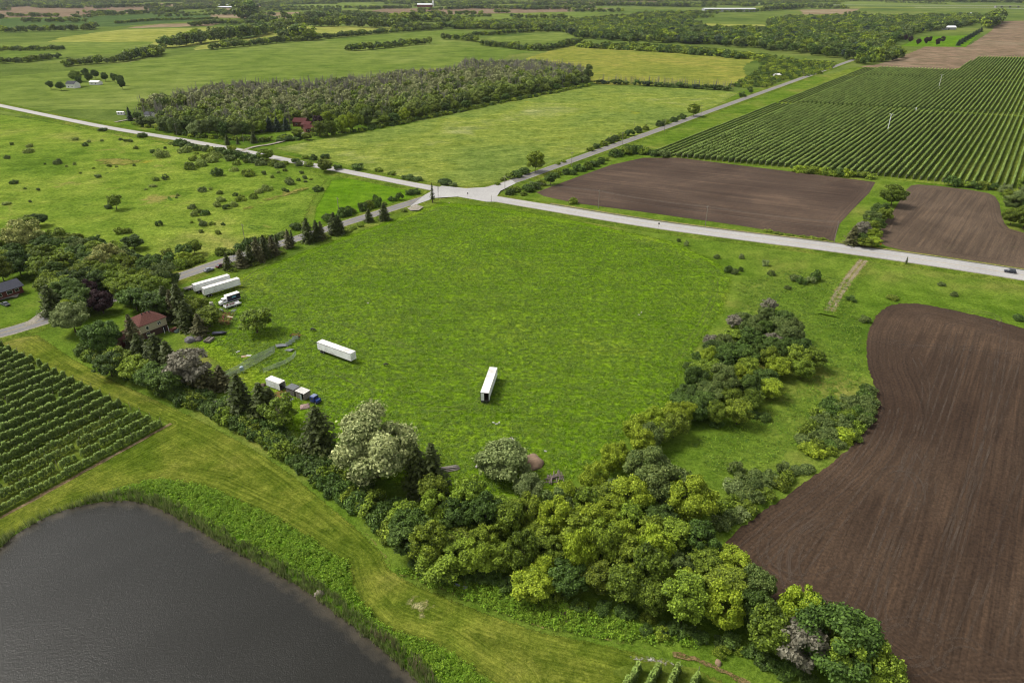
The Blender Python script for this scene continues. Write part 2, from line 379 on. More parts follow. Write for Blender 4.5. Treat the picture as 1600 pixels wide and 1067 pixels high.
# far fields
fld('crop_field', [(-150, 165), (0, 120), (100, 112), (190, 100), (250, 90), (330, 80), (420, 69), (500, 62), (600, 53), (690, 47), (735, 52), (690, 60), (760, 73), (850, 71), (885, 76), (800, 86), (760, 102), (640, 128), (300, 160), (200, 172), (100, 172), (-100, 200)], 0.06, mat_crop, ragged=6)
fld('pale_field', [(100, 58), (190, 47), (300, 44), (420, 40), (440, 44), (350, 62), (300, 72), (230, 76), (150, 78), (60, 72)], 0.08, field_mat('pale_hay', [A(156, 164, 78), A(174, 178, 96)], patch=0.004, fine=0.2, fine_s=0.2, bump=0.0), ragged=6)  # pale yellow-green is the hay's own colour
fld('hay_strip', [(445, 42), (530, 41), (620, 44), (640, 47), (560, 53), (450, 60), (300, 80), (310, 72), (400, 58)], 0.08, bpy.data.materials['pale_hay'], ragged=5)
fld('green_strip', [(760, 60), (900, 50), (918, 56), (850, 66), (780, 68)], 0.08, mat_crop, ragged=4)
fld('ripening_field', [(820, 92), (860, 80), (910, 68), (1060, 76), (1190, 90), (1160, 104), (1170, 128), (1150, 136), (935, 133), (905, 118), (860, 104)], 0.09, mat_olive, ragged=3)
fld('wood_clearing', [(625, 120), (650, 109), (720, 106), (715, 118), (660, 124)], 0.12, mat_olive, ragged=3)
fld('bright_clearing', [(1095, 37), (1195, 39), (1195, 48), (1110, 46)], 0.1, bpy.data.materials['pale_hay'], ragged=4)  # clearing covered with the same pale yellow-green hay
fld('stubble_field', [(-200, 14), (180, 8), (260, 7), (230, 19), (120, 27), (-200, 30)], 0.08, mat_brown, ragged=10)
fld('dark_crop_field', [(-200, 32), (120, 28), (240, 21), (345, 22), (340, 31), (180, 42), (-200, 48)], 0.09, field_mat('dark_crop', [A(82, 108, 62), A(96, 120, 68)], patch=0.004, fine=0.2, fine_s=0.2, bump=0.0, streak=(R(70), 6, 0.5)), ragged=6)
for px in ([(190, 45), (250, 38), (345, 36), (330, 41)], [(330, 23), (470, 19), (520, 25), (440, 30), (330, 28)], [(230, 6), (330, 4), (350, 9), (240, 11)], [(1250, 16), (1345, 14), (1320, 23), (1255, 23)], [(340, 8), (420, 5), (430, 16), (345, 19)]):
    fld('stubble_field', px, 0.11, mat_tan, ragged=6)
for px in ([(560, 21), (600, 14), (880, 13), (960, 14), (880, 19), (640, 25)], [(820, 0), (1040, -1), (1030, 7), (850, 8)]):
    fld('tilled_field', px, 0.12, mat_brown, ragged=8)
for px in ([(640, 25), (880, 20), (940, 20), (920, 27), (740, 34), (660, 33)], [(430, 8), (560, 3), (610, 11), (520, 17), (450, 18)], [(1270, 1), (1480, 1), (1500, 8), (1290, 8)], [(0, 70), (60, 66), (240, 66), (240, 82), (0, 95)]):
    fld('far_hay_field', px, 0.1, mat_crop, ragged=8)
fld('tilled_field', [(1340, 105), (1372, 101), (1400, 92), (1450, 72), (1515, 71), (1550, 48), (1558, 34), (1700, 30), (1760, 88), (1600, 90), (1535, 90), (1505, 104), (1490, 111), (1420, 108)], 0.13, mat_brown, ragged=2)
fld('farm_lawn', [(1405, 73), (1510, 74), (1530, 55), (1440, 58)], 0.15, mat_corner, res=18)
# middle distance
fld('hay_field', [(424, 232), (500, 218), (620, 198), (760, 166), (925, 134), (1060, 138), (1160, 144), (1090, 183), (1010, 208), (930, 235), (850, 265), (770, 289), (735, 294), (690, 290), (600, 272), (500, 250)], 0.1, mat_mid, res=12, hump=0.5, hs=25)
fld('pasture', [(-260, 150), (-60, 168), (100, 194), (250, 222), (400, 248), (490, 266), (515, 280), (490, 322), (480, 352), (420, 378), (330, 404), (270, 425), (100, 450), (-100, 420), (-260, 380)], 0.11, mat_past, res=5, hump=0.55, hs=16)
fld('corner_field', [(516, 282), (560, 276), (664, 299), (648, 309), (600, 322), (540, 340), (486, 352), (492, 322)], 0.12, mat_corner, res=6)
fld('meadow', [(690, 314), (770, 322), (900, 343), (1060, 378), (1128, 410), (1150, 440), (1135, 490), (1085, 560), (1060, 625), (960, 705), (880, 770), (760, 800), (600, 760), (470, 700), (390, 620), (300, 545), (270, 500), (300, 455), (390, 424), (520, 374), (640, 332)], 0.08, mat_meadow, res=2.2, hump=0.45, hs=5)
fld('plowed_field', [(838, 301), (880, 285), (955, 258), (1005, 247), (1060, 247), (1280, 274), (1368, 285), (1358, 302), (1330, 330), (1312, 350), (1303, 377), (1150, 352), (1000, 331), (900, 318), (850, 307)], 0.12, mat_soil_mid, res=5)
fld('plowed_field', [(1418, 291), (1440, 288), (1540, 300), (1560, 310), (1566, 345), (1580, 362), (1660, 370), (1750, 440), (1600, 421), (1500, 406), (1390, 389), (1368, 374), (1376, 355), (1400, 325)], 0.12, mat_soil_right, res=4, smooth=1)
near_soil_px = [(1900, 640), (1640, 524), (1600, 514), (1540, 496), (1480, 483), (1440, 475), (1400, 474), (1373, 486), (1359, 510), (1353, 540), (1356, 575), (1367, 604), (1373, 627), (1367, 652), (1345, 685), (1310, 716), (1265, 748), (1230, 775), (1190, 801), (1150, 830), (1128, 850), (1118, 872), (1124, 895), (1160, 930), (1240, 975), (1330, 1030), (1400, 1085), (1420, 1160), (1900, 1160)]
near_soil = fld('plowed_field', near_soil_px, 0.12, mat_soil_near, res=2.5, smooth=2, hump=0.1, hs=2.5, ragged=0.35)
orch_apex = G(262, 664)
mown_px = [(-40, 545), (0, 532), (60, 522), (115, 560), (180, 594), (250, 626), (330, 664), (400, 702), (460, 742), (520, 792), (568, 832), (598, 862), (610, 888), (640, 907), (700, 932), (760, 956), (850, 986), (950, 1006), (1050, 1032), (1130, 1060), (1180, 1110), (1100, 1200), (820, 1200), (780, 1075), (742, 1050), (690, 1012), (600, 984), (560, 940), (545, 905), (540, 880), (430, 810), (330, 765), (250, 750), (170, 772), (60, 812), (0, 848), (-120, 900), (-160, 860), (0, 800), (262, 664), (100, 588)]
fld('mown_strip', mown_px, 0.09, mat_mown, res=1.3, hump=0.08, hs=5)
bank_out = [(-200, 925), (-60, 872), (0, 846), (60, 810), (170, 770), (250, 749), (330, 764), (430, 809), (540, 879), (548, 905), (562, 940), (604, 984), (692, 1012), (745, 1050), (785, 1078), (830, 1200)]
water = [(720, 1200), (665, 1078), (640, 1050), (590, 1008), (540, 968), (480, 923), (420, 888), (360, 858), (300, 820), (250, 794), (210, 781), (150, 784), (80, 802), (20, 837), (0, 857), (-60, 910), (-200, 980)]
bank_poly = W(bank_out + water)
fld_bank = sheet('pond_bank', bank_poly, 0.11, mat_bank, res=1.3, smooth=1, height=lambda V, d: np.minimum(d, 3) * 0.16 + np.clip(d / 2, 0, 1) * 0.25 * vnoise(V, 1.5, 9))
m, t, out = new_mat('pond_water')
pos = t.nodes.new('ShaderNodeNewGeometry').outputs['Position']
b = N(t, 'ShaderNodeBsdfPrincipled', Roughness=0.3); b.inputs['Specular IOR Level'].default_value = 0.35; b.inputs['Base Color'].default_value = c4(A(76, 72, 66, 0.62)); b.inputs['IOR'].default_value = 1.33
t.links.new(mixrgb(t, mixrgb(t, A(46, 46, 40, 0.3), A(60, 59, 52, 0.3), noise(t, pos, 0.05, 4.0)), A(104, 96, 80, 0.4), math_n(t, 'MULTIPLY', math_n(t, 'SUBTRACT', math_n(t, 'MULTIPLY', noise(t, pos, 0.35, 4.0), 6.0), N(t, 'ShaderNodeAttribute', attribute_name='edge').outputs['Fac']), 0.28, clamp=True)), b.inputs['Base Color'])
rv = stretch(t, pos, R(60), 0.55, 1.1)
bn = N(t, 'ShaderNodeBump', Strength=0.75, Distance=0.09); t.links.new(math_n(t, 'MULTIPLY', math_n(t, 'ADD', noise(t, rv, 1.0, 3.0, 0.6), noise(t, pos, 4.5, 2.0)), ramp(t, noise(t, stretch(t, pos, R(50), 9, 30), 1.0, 3.0), [(0.35, (.72, .72, .72)), (0.65, (1, 1, 1))])), bn.inputs['Height']); t.links.new(bn.outputs[0], b.inputs['Normal'])
t.links.new(b.outputs[0], out.inputs['Surface'])
pond = sheet('pond', chaikin(W(water), 1, False) + [(-330, 60), (-300, 20), (-20, 20)], 0.07, m, res=3)
# left orchard floor, its dirt edge, yard
fld('orchard_floor', [(-60, 512), (8, 540), (262, 664), (0, 806), (-160, 890), (-420, 700)], 0.105, mat_orch, ragged=0.4)
ribbon('dirt_strip', resample(W([(-150, 893), (0, 810), (130, 738), (268, 662)]), 3), 1.1, 0.125, mat_dirt, ragged=0.25, smooth=0)
fld('orchard_floor', [(960, 1046), (1010, 1034), (1090, 1046), (1150, 1090), (1130, 1250), (860, 1250)], 0.105, mat_orch, ragged=0.4)
fld('rubble_patch', [(330, 488), (352, 484), (372, 492), (366, 508), (345, 514), (334, 506)], 0.62, mat_reddirt, res=1.5, smooth=2)
fld('bare_patch', [(410, 650), (425, 610), (460, 608), (452, 628), (430, 645)], 0.58, mat_reddirt, res=1.5, smooth=2)
# ---- roads ------------------------------------------------------------------------------------
def road_mat(name, c0, c1):
    m, t, out = new_mat(name)
    pos = t.nodes.new('ShaderNodeNewGeometry').outputs['Position']
    c = ramp(t, noise(t, pos, 0.06, 5.0, 0.65), [(0.3, c0), (0.7, c1)])
    c = mixrgb(t, c, ramp(t, noise(t, pos, 1.2, 4.0, 0.7), [(0.3, (0.82,) * 3), (0.7, (1.14,) * 3)]), 1.0, 'MULTIPLY')
    b = N(t, 'ShaderNodeBsdfPrincipled', Roughness=0.85); t.links.new(c, b.inputs['Base Color']); t.links.new(b.outputs[0], out.inputs['Surface']); return m
mat_hwy = road_mat('worn_asphalt', A(190, 188, 186), A(210, 208, 205)); mat_side = road_mat('grey_asphalt', A(128, 126, 126), A(150, 148, 146))
mat_pave = road_mat('dark_asphalt', A(92, 96, 92), A(110, 112, 108))
mat_yel = plain('yellow_line_paint', A(204, 178, 90), 0.7); mat_wht = plain('white_line_paint', A(228, 228, 226), 0.7)
rdA_px = [(-120, 550), (0, 524), (54, 508), (150, 477), (275, 436), (340, 413), (440, 382), (560, 344), (640, 319), (690, 303), (735, 303)]
rdA2_px = [(690, 305), (740, 303), (790, 289), (850, 268), (930, 239), (1010, 211), (1100, 178), (1200, 142), (1320, 99), (1390, 74)]
rdB_px = [(-200, 122), (-90, 146), (0, 166), (100, 187), (180, 203), (270, 217), (380, 237), (450, 252), (550, 271), (640, 289), (700, 300), (760, 310), (850, 325), (1000, 350), (1150, 370), (1300, 388), (1450, 409), (1600, 432), (1760, 458)]
rdB_w = [7.5] * 10 + [9, 9.5, 10.5, 11, 11.5, 12.5, 13, 13.5, 14]
for nm, px, wd, mt, z in (('side_road', rdA_px, 6.6, mat_side, 0.60), ('side_road', rdA2_px, 6.6, mat_side, 0.608), ('highway', rdB_px, rdB_w, mat_hwy, 0.616)):
    wl = W(px); n = len(wl); ww = wd if isinstance(wd, list) else [wd] * n
    ribbon('gravel_shoulder', wl, [v + 1.8 for v in ww], z - 0.03, mat_gravel, ragged=0.12)
    ro = ribbon(nm, wl, ww, z, mt)
    ribbon('centre_line', wl, 0.24, z + 0.006, mat_yel, ro)
    if nm == 'highway':
        for s in (-1, 1):
            vs = [G(x, y) for x, y in px[10:]]; ribbon('edge_line', vs, 0.14, z + 0.006, mat_wht, ro, off=s * 4.1)
hw = W(rdB_px)
ribbon('road_edge', hw[12:], [1.0] * 7, 0.612, mat_pave, off=-7.3, kind='structure')
ribbon('dry_verge', hw[12:], [1.1] * 7, 0.598, mat_pale, off=-8.6, ragged=0.3)
fld('junction_apron', [(640, 325), (664, 306), (690, 292), (728, 296), (762, 294), (800, 283), (806, 288), (782, 300), (776, 309), (800, 317), (760, 317), (715, 309), (680, 311)], 0.632, mat_hwy)
fld('gravel_turnout', [(636, 327), (650, 321), (662, 325), (655, 330), (642, 331)], 0.64, mat_gravel)
# embankments that carry the roads half a metre above the fields
def bankment(name, px, w0, w1, z0, z1, mat):
    wl = chaikin(W(px), 2, False); vs = []; n = len(wl); fs = []
    for i in range(n):
        a = wl[max(0, i - 1)]; b = wl[min(n - 1, i + 1)]; d = math.hypot(b[0] - a[0], b[1] - a[1]); nx, ny = (b[1] - a[1]) / d, -(b[0] - a[0]) / d
        for off, z in ((-w1, z0), (-w0, z1), (w0, z1), (w1, z0)): vs.append((wl[i][0] + nx * off, wl[i][1] + ny * off, z))
    for i in range(n - 1):
        for k in range(3): fs.append((4 * i + k, 4 * i + k + 1, 4 * i + k + 5, 4 * i + k + 4))
    me = bpy.data.meshes.new(name); me.from_pydata(vs, [], fs); me.update()
    if me.polygons[0].normal.z < 0 and me.polygons[1].normal.z < 0: me.flip_normals()
    tag(link(name, me, None, mat), kind='structure')
mat_verge = field_mat('verge_grass', [A(90, 114, 40), A(110, 134, 48), A(132, 142, 64)], patch=0.03, fine=0.6, fine_s=0.8, bump=0.25)
bankment('road_verge', rdA_px, 5.2, 8.5, 0.02, 0.55, mat_verge); bankment('road_verge', rdA2_px, 5.2, 9, 0.02, 0.555, mat_verge); bankment('road_verge', rdB_px, 8.2, 12, 0.02, 0.56, mat_verge)
# driveways and tracks
ribbon('driveway', W([(378, 238), (392, 231), (430, 226), (462, 215), (474, 208)]), 3.6, 0.66, mat_gravel, ragged=0.2)
ribbon('driveway', W([(44, 510), (60, 497), (85, 482), (120, 470), (160, 480)]), 3.4, 0.67, mat_gravel, ragged=0.2)
ribbon('driveway', W([(-60, 490), (-10, 470), (14, 464), (30, 462)]), 5, 0.6, mat_gravel, ragged=0.2)
ribbon('farm_lane', W([(180, 192), (200, 188), (232, 183), (250, 181)]), 3.5, 0.64, mat_gravel, ragged=0.3)
trk = resample(W([(1349, 408), (1336, 424), (1318, 448), (1302, 474), (1296, 488)]), 2)
m_rut = field_mat('rut_gravel', [A(150, 138, 112), A(178, 168, 146)], patch=0.3, fine=0.6, fine_s=2.0, bump=0.05)
for o in (-1.05, 1.05): ribbon('wheel_rut', trk, 1.25, 0.59, m_rut, off=o, ragged=0.22, smooth=1)
ribbon('dirt_track', trk, 4.2, 0.574, field_mat('worn_track', [A(136, 136, 76), A(158, 150, 104)], patch=0.3, fine=0.6, bump=0.1), ragged=0.5, smooth=1)
bankment('track_ramp', [(1349, 408), (1336, 424), (1318, 448), (1302, 474), (1293, 494)], 2.6, 5, 0.02, 0.56, mat_rough)
gp = [(980, 1026), (1010, 1024), (1040, 1030), (1075, 1040), (1070, 1046), (1030, 1040), (990, 1034)]
fld('gravel_patch', gp, 0.22, field_mat('gravel_patchy', [A(172, 170, 156), A(196, 194, 188)], patch=0.4, fine=0.6, fine_s=3, bump=0.03, soft=1.8), res=0.7)
for px in ([(612, 942), (650, 930), (690, 944), (672, 958), (660, 970), (640, 962)],):
    fld('dry_grass_patch', px, 0.2, field_mat('bleached_grass', [A(178, 174, 112), A(198, 194, 150)], patch=0.5, fine=0.6, fine_s=2.4, bump=0.05, soft=5.5), res=0.8)
ribbon('dry_grass_edge', resample(W([(556, 818), (590, 852), (606, 876), (614, 895), (650, 905), (700, 924), (760, 950), (840, 978), (960, 1003), (1010, 1012)]), 1.5), 0.42, 0.235, field_mat('broken_dry_grass', [A(160, 152, 86), A(182, 174, 112)], patch=0.4, fine=0.5, fine_s=2, bump=0.05, soft=2.4), ragged=0.3, smooth=1)
ribbon('worn_path', resample(W([(1050, 1022), (1090, 1032), (1130, 1048), (1180, 1075)]), 2), 1.2, 0.23, field_mat('broken_path', [A(128, 112, 72), A(150, 132, 98)], patch=0.4, fine=0.5, fine_s=2, bump=0.05, soft=1.1), ragged=0.4, smooth=1)
for px in ([(440, 300), (470, 290), (495, 292), (470, 305), (410, 322), (380, 334), (370, 328)], [(140, 250), (190, 246), (240, 252), (200, 262), (150, 260)]):
    fld('bare_patch', px, 0.72, field_mat('thin_pasture', [A(128, 146, 60), A(150, 150, 78), A(166, 158, 96)], patch=0.06, fine=0.6, fine_s=0.7, bump=0.2, soft=14), res=3, smooth=1)
# pale wheel marks left on the near plowed field: parts of it
m, t, out = new_mat('wheel_mark_soil')
pos = t.nodes.new('ShaderNodeNewGeometry').outputs['Position']; b = N(t, 'ShaderNodeBsdfPrincipled', Roughness=0.95)
t.links.new(mixrgb(t, A(98, 82, 68), A(114, 97, 82), noise(t, pos, 0.7, 3)), b.inputs['Base Color'])
tr = t.nodes.new('ShaderNodeBsdfTransparent'); mx = t.nodes.new('ShaderNodeMixShader')
t.links.new(math_n(t, 'MULTIPLY', math_n(t, 'SUBTRACT', math_n(t, 'ADD', noise(t, pos, 0.9, 4, 0.7), noise(t, pos, 0.11, 2)), 0.78), 0.9, clamp=True), mx.inputs[0]); t.links.new(tr.outputs[0], mx.inputs[1]); t.links.new(b.outputs[0], mx.inputs[2]); t.links.new(mx.outputs[0], out.inputs['Surface'])
mat_mark = m
def arc_px(cx, cy, rx, ry, a0, a1, n=14): return [(cx + rx * math.cos(R(a0 + (a1 - a0) * i / n)), cy - ry * math.sin(R(a0 + (a1 - a0) * i / n))) for i in range(n + 1)]
marks = [[(1356, 536), (1400, 541), (1460, 546), (1540, 552), (1600, 556)], [(1356, 531), (1400, 536), (1460, 541), (1540, 547)],
         [(1300, 1010), (1330, 940), (1380, 820), (1430, 700), (1470, 590), (1490, 520)], [(1330, 1040), (1400, 860), (1480, 640), (1520, 520)], [(1350, 900), (1390, 790), (1440, 660), (1450, 600), (1430, 560)],
         arc_px(1400, 775, 38, 42, -20, 120), arc_px(1408, 770, 30, 30, -60, 110), arc_px(1420, 1010, 60, 40, 0, 330), arc_px(1425, 1008, 44, 28, 40, 300), arc_px(1500, 1030, 36, 26, 20, 220),
         arc_px(1330, 880, 90, 70, 110, 250), arc_px(1330, 880, 108, 84, 100, 260), arc_px(1345, 890, 120, 90, 120, 235), arc_px(1500, 500, 60, 14, -30, 190), arc_px(1520, 512, 40, 9, -80, 200),
         [(1420, 980), (1500, 800), (1560, 650), (1590, 560)], [(1500, 1000), (1560, 850), (1600, 740)], [(1380, 1000), (1372, 930), (1390, 860), (1430, 780)], [(1560, 1030), (1600, 930)], [(1450, 1000), (1520, 780), (1560, 600), (1570, 520)], [(1360, 640), (1340, 700), (1290, 760), (1220, 810), (1160, 860)], [(1385, 640), (1370, 690), (1320, 760), (1250, 820), (1190, 880)], [(1410, 640), (1395, 700), (1350, 770), (1290, 840), (1230, 920)], arc_px(1395, 760, 60, 70, -10, 100), arc_px(1260, 860, 70, 46, 150, 320), [(1480, 880), (1530, 700), (1550, 560)]]
for i, px in enumerate(marks):
    for o in (-1.0, 1.0):
        ribbon('wheel_mark', chaikin(W(px), 2, False), 0.55, 0.265 + 0.001 * i + (0.0005 if o > 0 else 0), mat_mark, near_soil, off=o, smooth=0)
# ================================================================== ground height under a point
from mathutils.bvhtree import BVHTree
_bv = []
for o in list(col.objects):
    if o.type == 'MESH' and o.parent is None and o.name.split('.')[0] in ('ground', 'rough_pasture', 'meadow', 'pasture', 'mown_strip', 'hay_field', 'pond_bank', 'plowed_field', 'road_verge', 'orchard_floor', 'highway', 'side_road', 'junction_apron', 'driveway', 'rubble_patch', 'track_ramp', 'corner_field', 'pond', 'gravel_shoulder'):
        me = o.data; _bv.append(BVHTree.FromPolygons([v.co[:] for v in me.vertices], [tuple(p.vertices) for p in me.polygons]))
_box = []
def ground_z(x, y):
    z = 0.0; o = Vector((x, y, 60)); d = Vector((0, 0, -1))
    for b_ in _bv:
        h = b_.ray_cast(o, d)
        if h[0] is not None and h[0].z > z: z = h[0].z
    return z

# ================================================================== PLANT PROTOTYPES
def unit(v): return v / np.maximum(np.linalg.norm(v, axis=1, keepdims=True), 1e-9)
def leaf_arrays(P, Nn, size, r, elong=1.5):
    n = len(P); Nn = unit(Nn); rnd = unit(r.normal(size=(n, 3))); T = unit(np.cross(Nn, rnd)); B = np.cross(Nn, T)
    s = size[:, None]; a = P + T * s * elong * .5; c = P - T * s * elong * .5; b = P + B * s * .5 + Nn * s * .12; d = P - B * s * .5 + Nn * s * .12
    V = np.stack([a, b, c, d], 1).reshape(-1, 3); Fc = np.arange(n * 4).reshape(n, 4); return V, Fc
def rand_dir(n, r): return unit(r.normal(size=(n, 3)))
def crown_arrays(seed, H, Rr, nleaf, leaf, base=0.22, ncl=26, spread=1.0, droop=0.0, cone=0.0, clump=(0.26, 0.42), light_top=False):
    r = np.random.default_rng(seed)
    zc = H * (base + (1 - base) * .52); rz = H * (1 - base) * .5
    d = rand_dir(ncl, r); d[:, 2] = d[:, 2] * .9 + .12
    if base < .03: zc = .12 * H; rz = .86 * H; d[:, 2] = np.abs(d[:, 2]); d = unit(d)
    f = r.uniform(.45, .86, ncl)
    C = np.stack([d[:, 0] * Rr * f, d[:, 1] * Rr * f, zc + d[:, 2] * rz * f], 1)
    k = 1 - cone * np.clip((C[:, 2] - H * base) / (H * (1 - base)), 0, 1); C[:, :2] *= k[:, None]
    cr = Rr * r.uniform(clump[0], clump[1], ncl) * (1 - .35 * cone * (1 - k) / max(cone, 1e-3) if cone else 1)
    cr = np.minimum(cr, np.maximum(.4, (H * 1.0 - C[:, 2]) * 1.0 + .25 * Rr))
    w = cr ** 2; idx = r.choice(ncl, nleaf, p=w / w.sum())
    dd = rand_dir(nleaf, r); out = C[idx] - np.array([0, 0, zc]); out = unit(out)
    dd = unit(dd + out * .55 + np.array([0, 0, .3]))
    rad = cr[idx] * (r.uniform(.5, 1.1, nleaf) ** .6 + (r.random(nleaf) < .12) * r.uniform(.05, .5, nleaf))
    P = C[idx] + dd * rad[:, None] * np.array([1.08, 1.08, .82])
    if droop: P[:, 2] -= droop * (np.hypot(P[:, 0], P[:, 1]) / Rr) ** 2 * r.uniform(.3, 1, nleaf)
    P[:, 2] = np.maximum(P[:, 2], 0.12 * H * base + .15)
    Nn = dd * .8 + np.array([0, 0, .3]) + r.normal(size=(nleaf, 3)) * .62
    sz = leaf * r.uniform(.6, 1.35, nleaf)
    ct = r.random(ncl); tint = np.clip(.28 * ct[idx] + .8 * r.random(nleaf) ** 1.3, 0, 1)
    V, Fc = leaf_arrays(P, Nn, sz, r); return V, Fc, tint, C
def trunk_mb(seed, H, rad, tops, limbs=6):
    r = random.Random(seed); mb = MB(); p = Vector((0, 0, -.3)); pr = rad * 1.25; n = 4; th = H * .62
    pts = [p]
    for i in range(1, n + 1):
        q = Vector((r.uniform(-1, 1) * .05 * H * i / n, r.uniform(-1, 1) * .05 * H * i / n, th * i / n)); rr = rad * (1 - .75 * i / n)
        mb.tube(p, q, pr, rr, 7, cap=(i == 1 or i == n)); p = q; pr = rr; pts.append(q)
    for tpt in tops[:limbs]:
        t_ = Vector(tpt); z0 = min(max(t_.z * .55, H * .12), th * .95); k = z0 / th * n; i = min(n - 1, int(k)); s = pts[max(i, 0)].lerp(pts[i + 1], k - i)
        mid = s.lerp(t_, .5) + Vector((0, 0, -.04 * H)); mb.tube(s, mid, rad * .42, rad * .26, 5, False); mb.tube(mid, t_, rad * .26, rad * .08, 5, False)
    return mb
bark = plain('bark', A(104, 90, 76), 0.95, var=0.3, scale=3, spec=0.1, bump=0.03)
bark_pale = plain('pale_bark', A(176, 166, 150), 0.9, var=0.25, scale=3, spec=0.1)
bark_dead = plain('dead_wood', A(150, 140, 132), 0.95, var=0.25, scale=3, spec=0.1)
LK = 0.9
LM = {
    'M': leaf_mat('leaf_mid_green', A(52, 72, 14, LK), A(144, 166, 50, LK), objvar=.95),
    'Y': leaf_mat('leaf_yellow_green', A(90, 114, 20, LK), A(170, 188, 52, LK)),
    'D': leaf_mat('leaf_deep_green', A(40, 60, 18, LK), A(100, 128, 50, LK), objvar=.8),
    'O': leaf_mat('leaf_grey_green', A(58, 80, 32, LK), A(124, 140, 72, LK)),
    'W': leaf_mat('leaf_silver', A(82, 102, 46, LK), A(158, 172, 108, LK)),
    'F': leaf_mat('leaf_cream_blossom', A(66, 86, 28, LK), A(190, 196, 134, LK)),
    'B': leaf_mat('leaf_pale_blossom', A(76, 98, 28, LK), A(208, 208, 124, LK)),
    'P': leaf_mat('leaf_purple', A(34, 22, 26, LK), A(76, 52, 52, LK)),
    'C': leaf_mat('needle_dark', A(38, 50, 16, LK), A(86, 98, 42, LK)),
    'K': leaf_mat('needle_brownish', A(54, 60, 34, LK), A(112, 110, 68, LK)),
    'X': leaf_mat('grey_twigs', A(96, 92, 74, .8), A(162, 158, 138, .8)),
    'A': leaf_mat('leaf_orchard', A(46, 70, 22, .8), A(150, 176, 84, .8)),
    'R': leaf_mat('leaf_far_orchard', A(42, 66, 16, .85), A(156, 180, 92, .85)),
    'G': leaf_mat('leaf_grey_wood', A(106, 114, 70, 1), A(174, 178, 122, 1)),
    'N': leaf_mat('leaf_young_wood', A(86, 106, 42, 1), A(158, 172, 84, 1)),
    'T': leaf_mat('needle_blue_green', A(30, 46, 34, LK), A(66, 86, 62, LK)),
}
MESH = {}
def leaf_mesh(key, V, Fc, tint):
    me = np_mesh(key, V, Fc, 4, {'tint': tint}); MESH[key] = me; return me
def proto(key, n, H, Rr, nleaf, leaf, trunk=0.16, **kw):
    out = []
    for i in range(n):
        r = random.Random(hash_seed(key) + i); h = H * r.uniform(.92, 1.08); rr = Rr * r.uniform(.92, 1.1)
        V, Fc, tint, C = crown_arrays(hash_seed(key) * 31 + i, h, rr, nleaf, leaf, **kw)
        cm = leaf_mesh(f'{key}_crown_{i}', V, Fc, tint)
        tops = C[np.argsort(-C[:, 2] - np.hypot(C[:, 0], C[:, 1]))].tolist()
        mb = trunk_mb(i + 5, h, trunk * h / 9, tops, 7); tm = bpy.data.meshes.new('trunk'); tm.from_pydata(mb.v, [], mb.f); tm.update()
        out.append((cm, tm, h, rr))
    return out
def hash_seed(s): return sum((i + 1) * ord(c) for i, c in enumerate(s)) % 9973
def conifer(key, n, H, Rr, nb, leaf, bare=0.08, power=0.85, lean=0.0, sparse=1.0):
    out = []
    for i in range(n):
        r = np.random.default_rng(hash_seed(key) + 17 * i); h = H * r.uniform(.93, 1.07); rr = Rr * r.uniform(.9, 1.1)
        P = []; Nn = []; sz = []; tn = []
        lv = int(h / .55); mb = MB(); mb.tube((0, 0, -.3), (0, 0, h * .97), .02 * h, .01, 7)
        for L in range(lv):
            z = h * (bare + (1 - bare) * L / lv); rad = rr * (1 - (z - h * bare) / (h * (1 - bare))) ** power * r.uniform(.72, 1.12)
            nbr = max(4, int(nb * (0.55 + .45 * rad / rr) * sparse)); a0 = r.uniform(0, 6.28)
            for k in range(nbr):
                a = a0 + 6.283 * k / nbr + r.uniform(-.25, .25); ln = rad * r.uniform(.7, 1.1); dr = -.25 - .12 * r.random()
                m_ = max(3, int(ln / (leaf * .42)))
                s = (np.arange(m_) + r.random(m_)) / m_; wid = .32 * ln * (1 - s * .75) * r.uniform(-1, 1, m_)
                x = np.cos(a) * s * ln - np.sin(a) * wid; y = np.sin(a) * s * ln + np.cos(a) * wid
                zz = z + dr * s * ln + .18 * ln * s ** 2 + r.uniform(-.08, .08, m_)
                P.append(np.stack([x, y, zz], 1)); q = np.stack([np.cos(a) * .5 + 0 * s, np.sin(a) * .5 + 0 * s, .8 + 0 * s], 1) + r.normal(size=(m_, 3)) * .4
                Nn.append(q); sz.append(leaf * r.uniform(.6, 1.3, m_)); tn.append(np.clip(.15 + .55 * r.random(m_) + .3 * s, 0, 1) * r.uniform(.7, 1))
        P = np.concatenate(P); V, Fc = leaf_arrays(P, np.concatenate(Nn), np.concatenate(sz), r, 1.9)
        cm = leaf_mesh(f'{key}_crown_{i}', V, Fc, np.concatenate(tn)); tm = bpy.data.meshes.new('trunk'); tm.from_pydata(mb.v, [], mb.f); tm.update()
        out.append((cm, tm, h, rr))
    return out
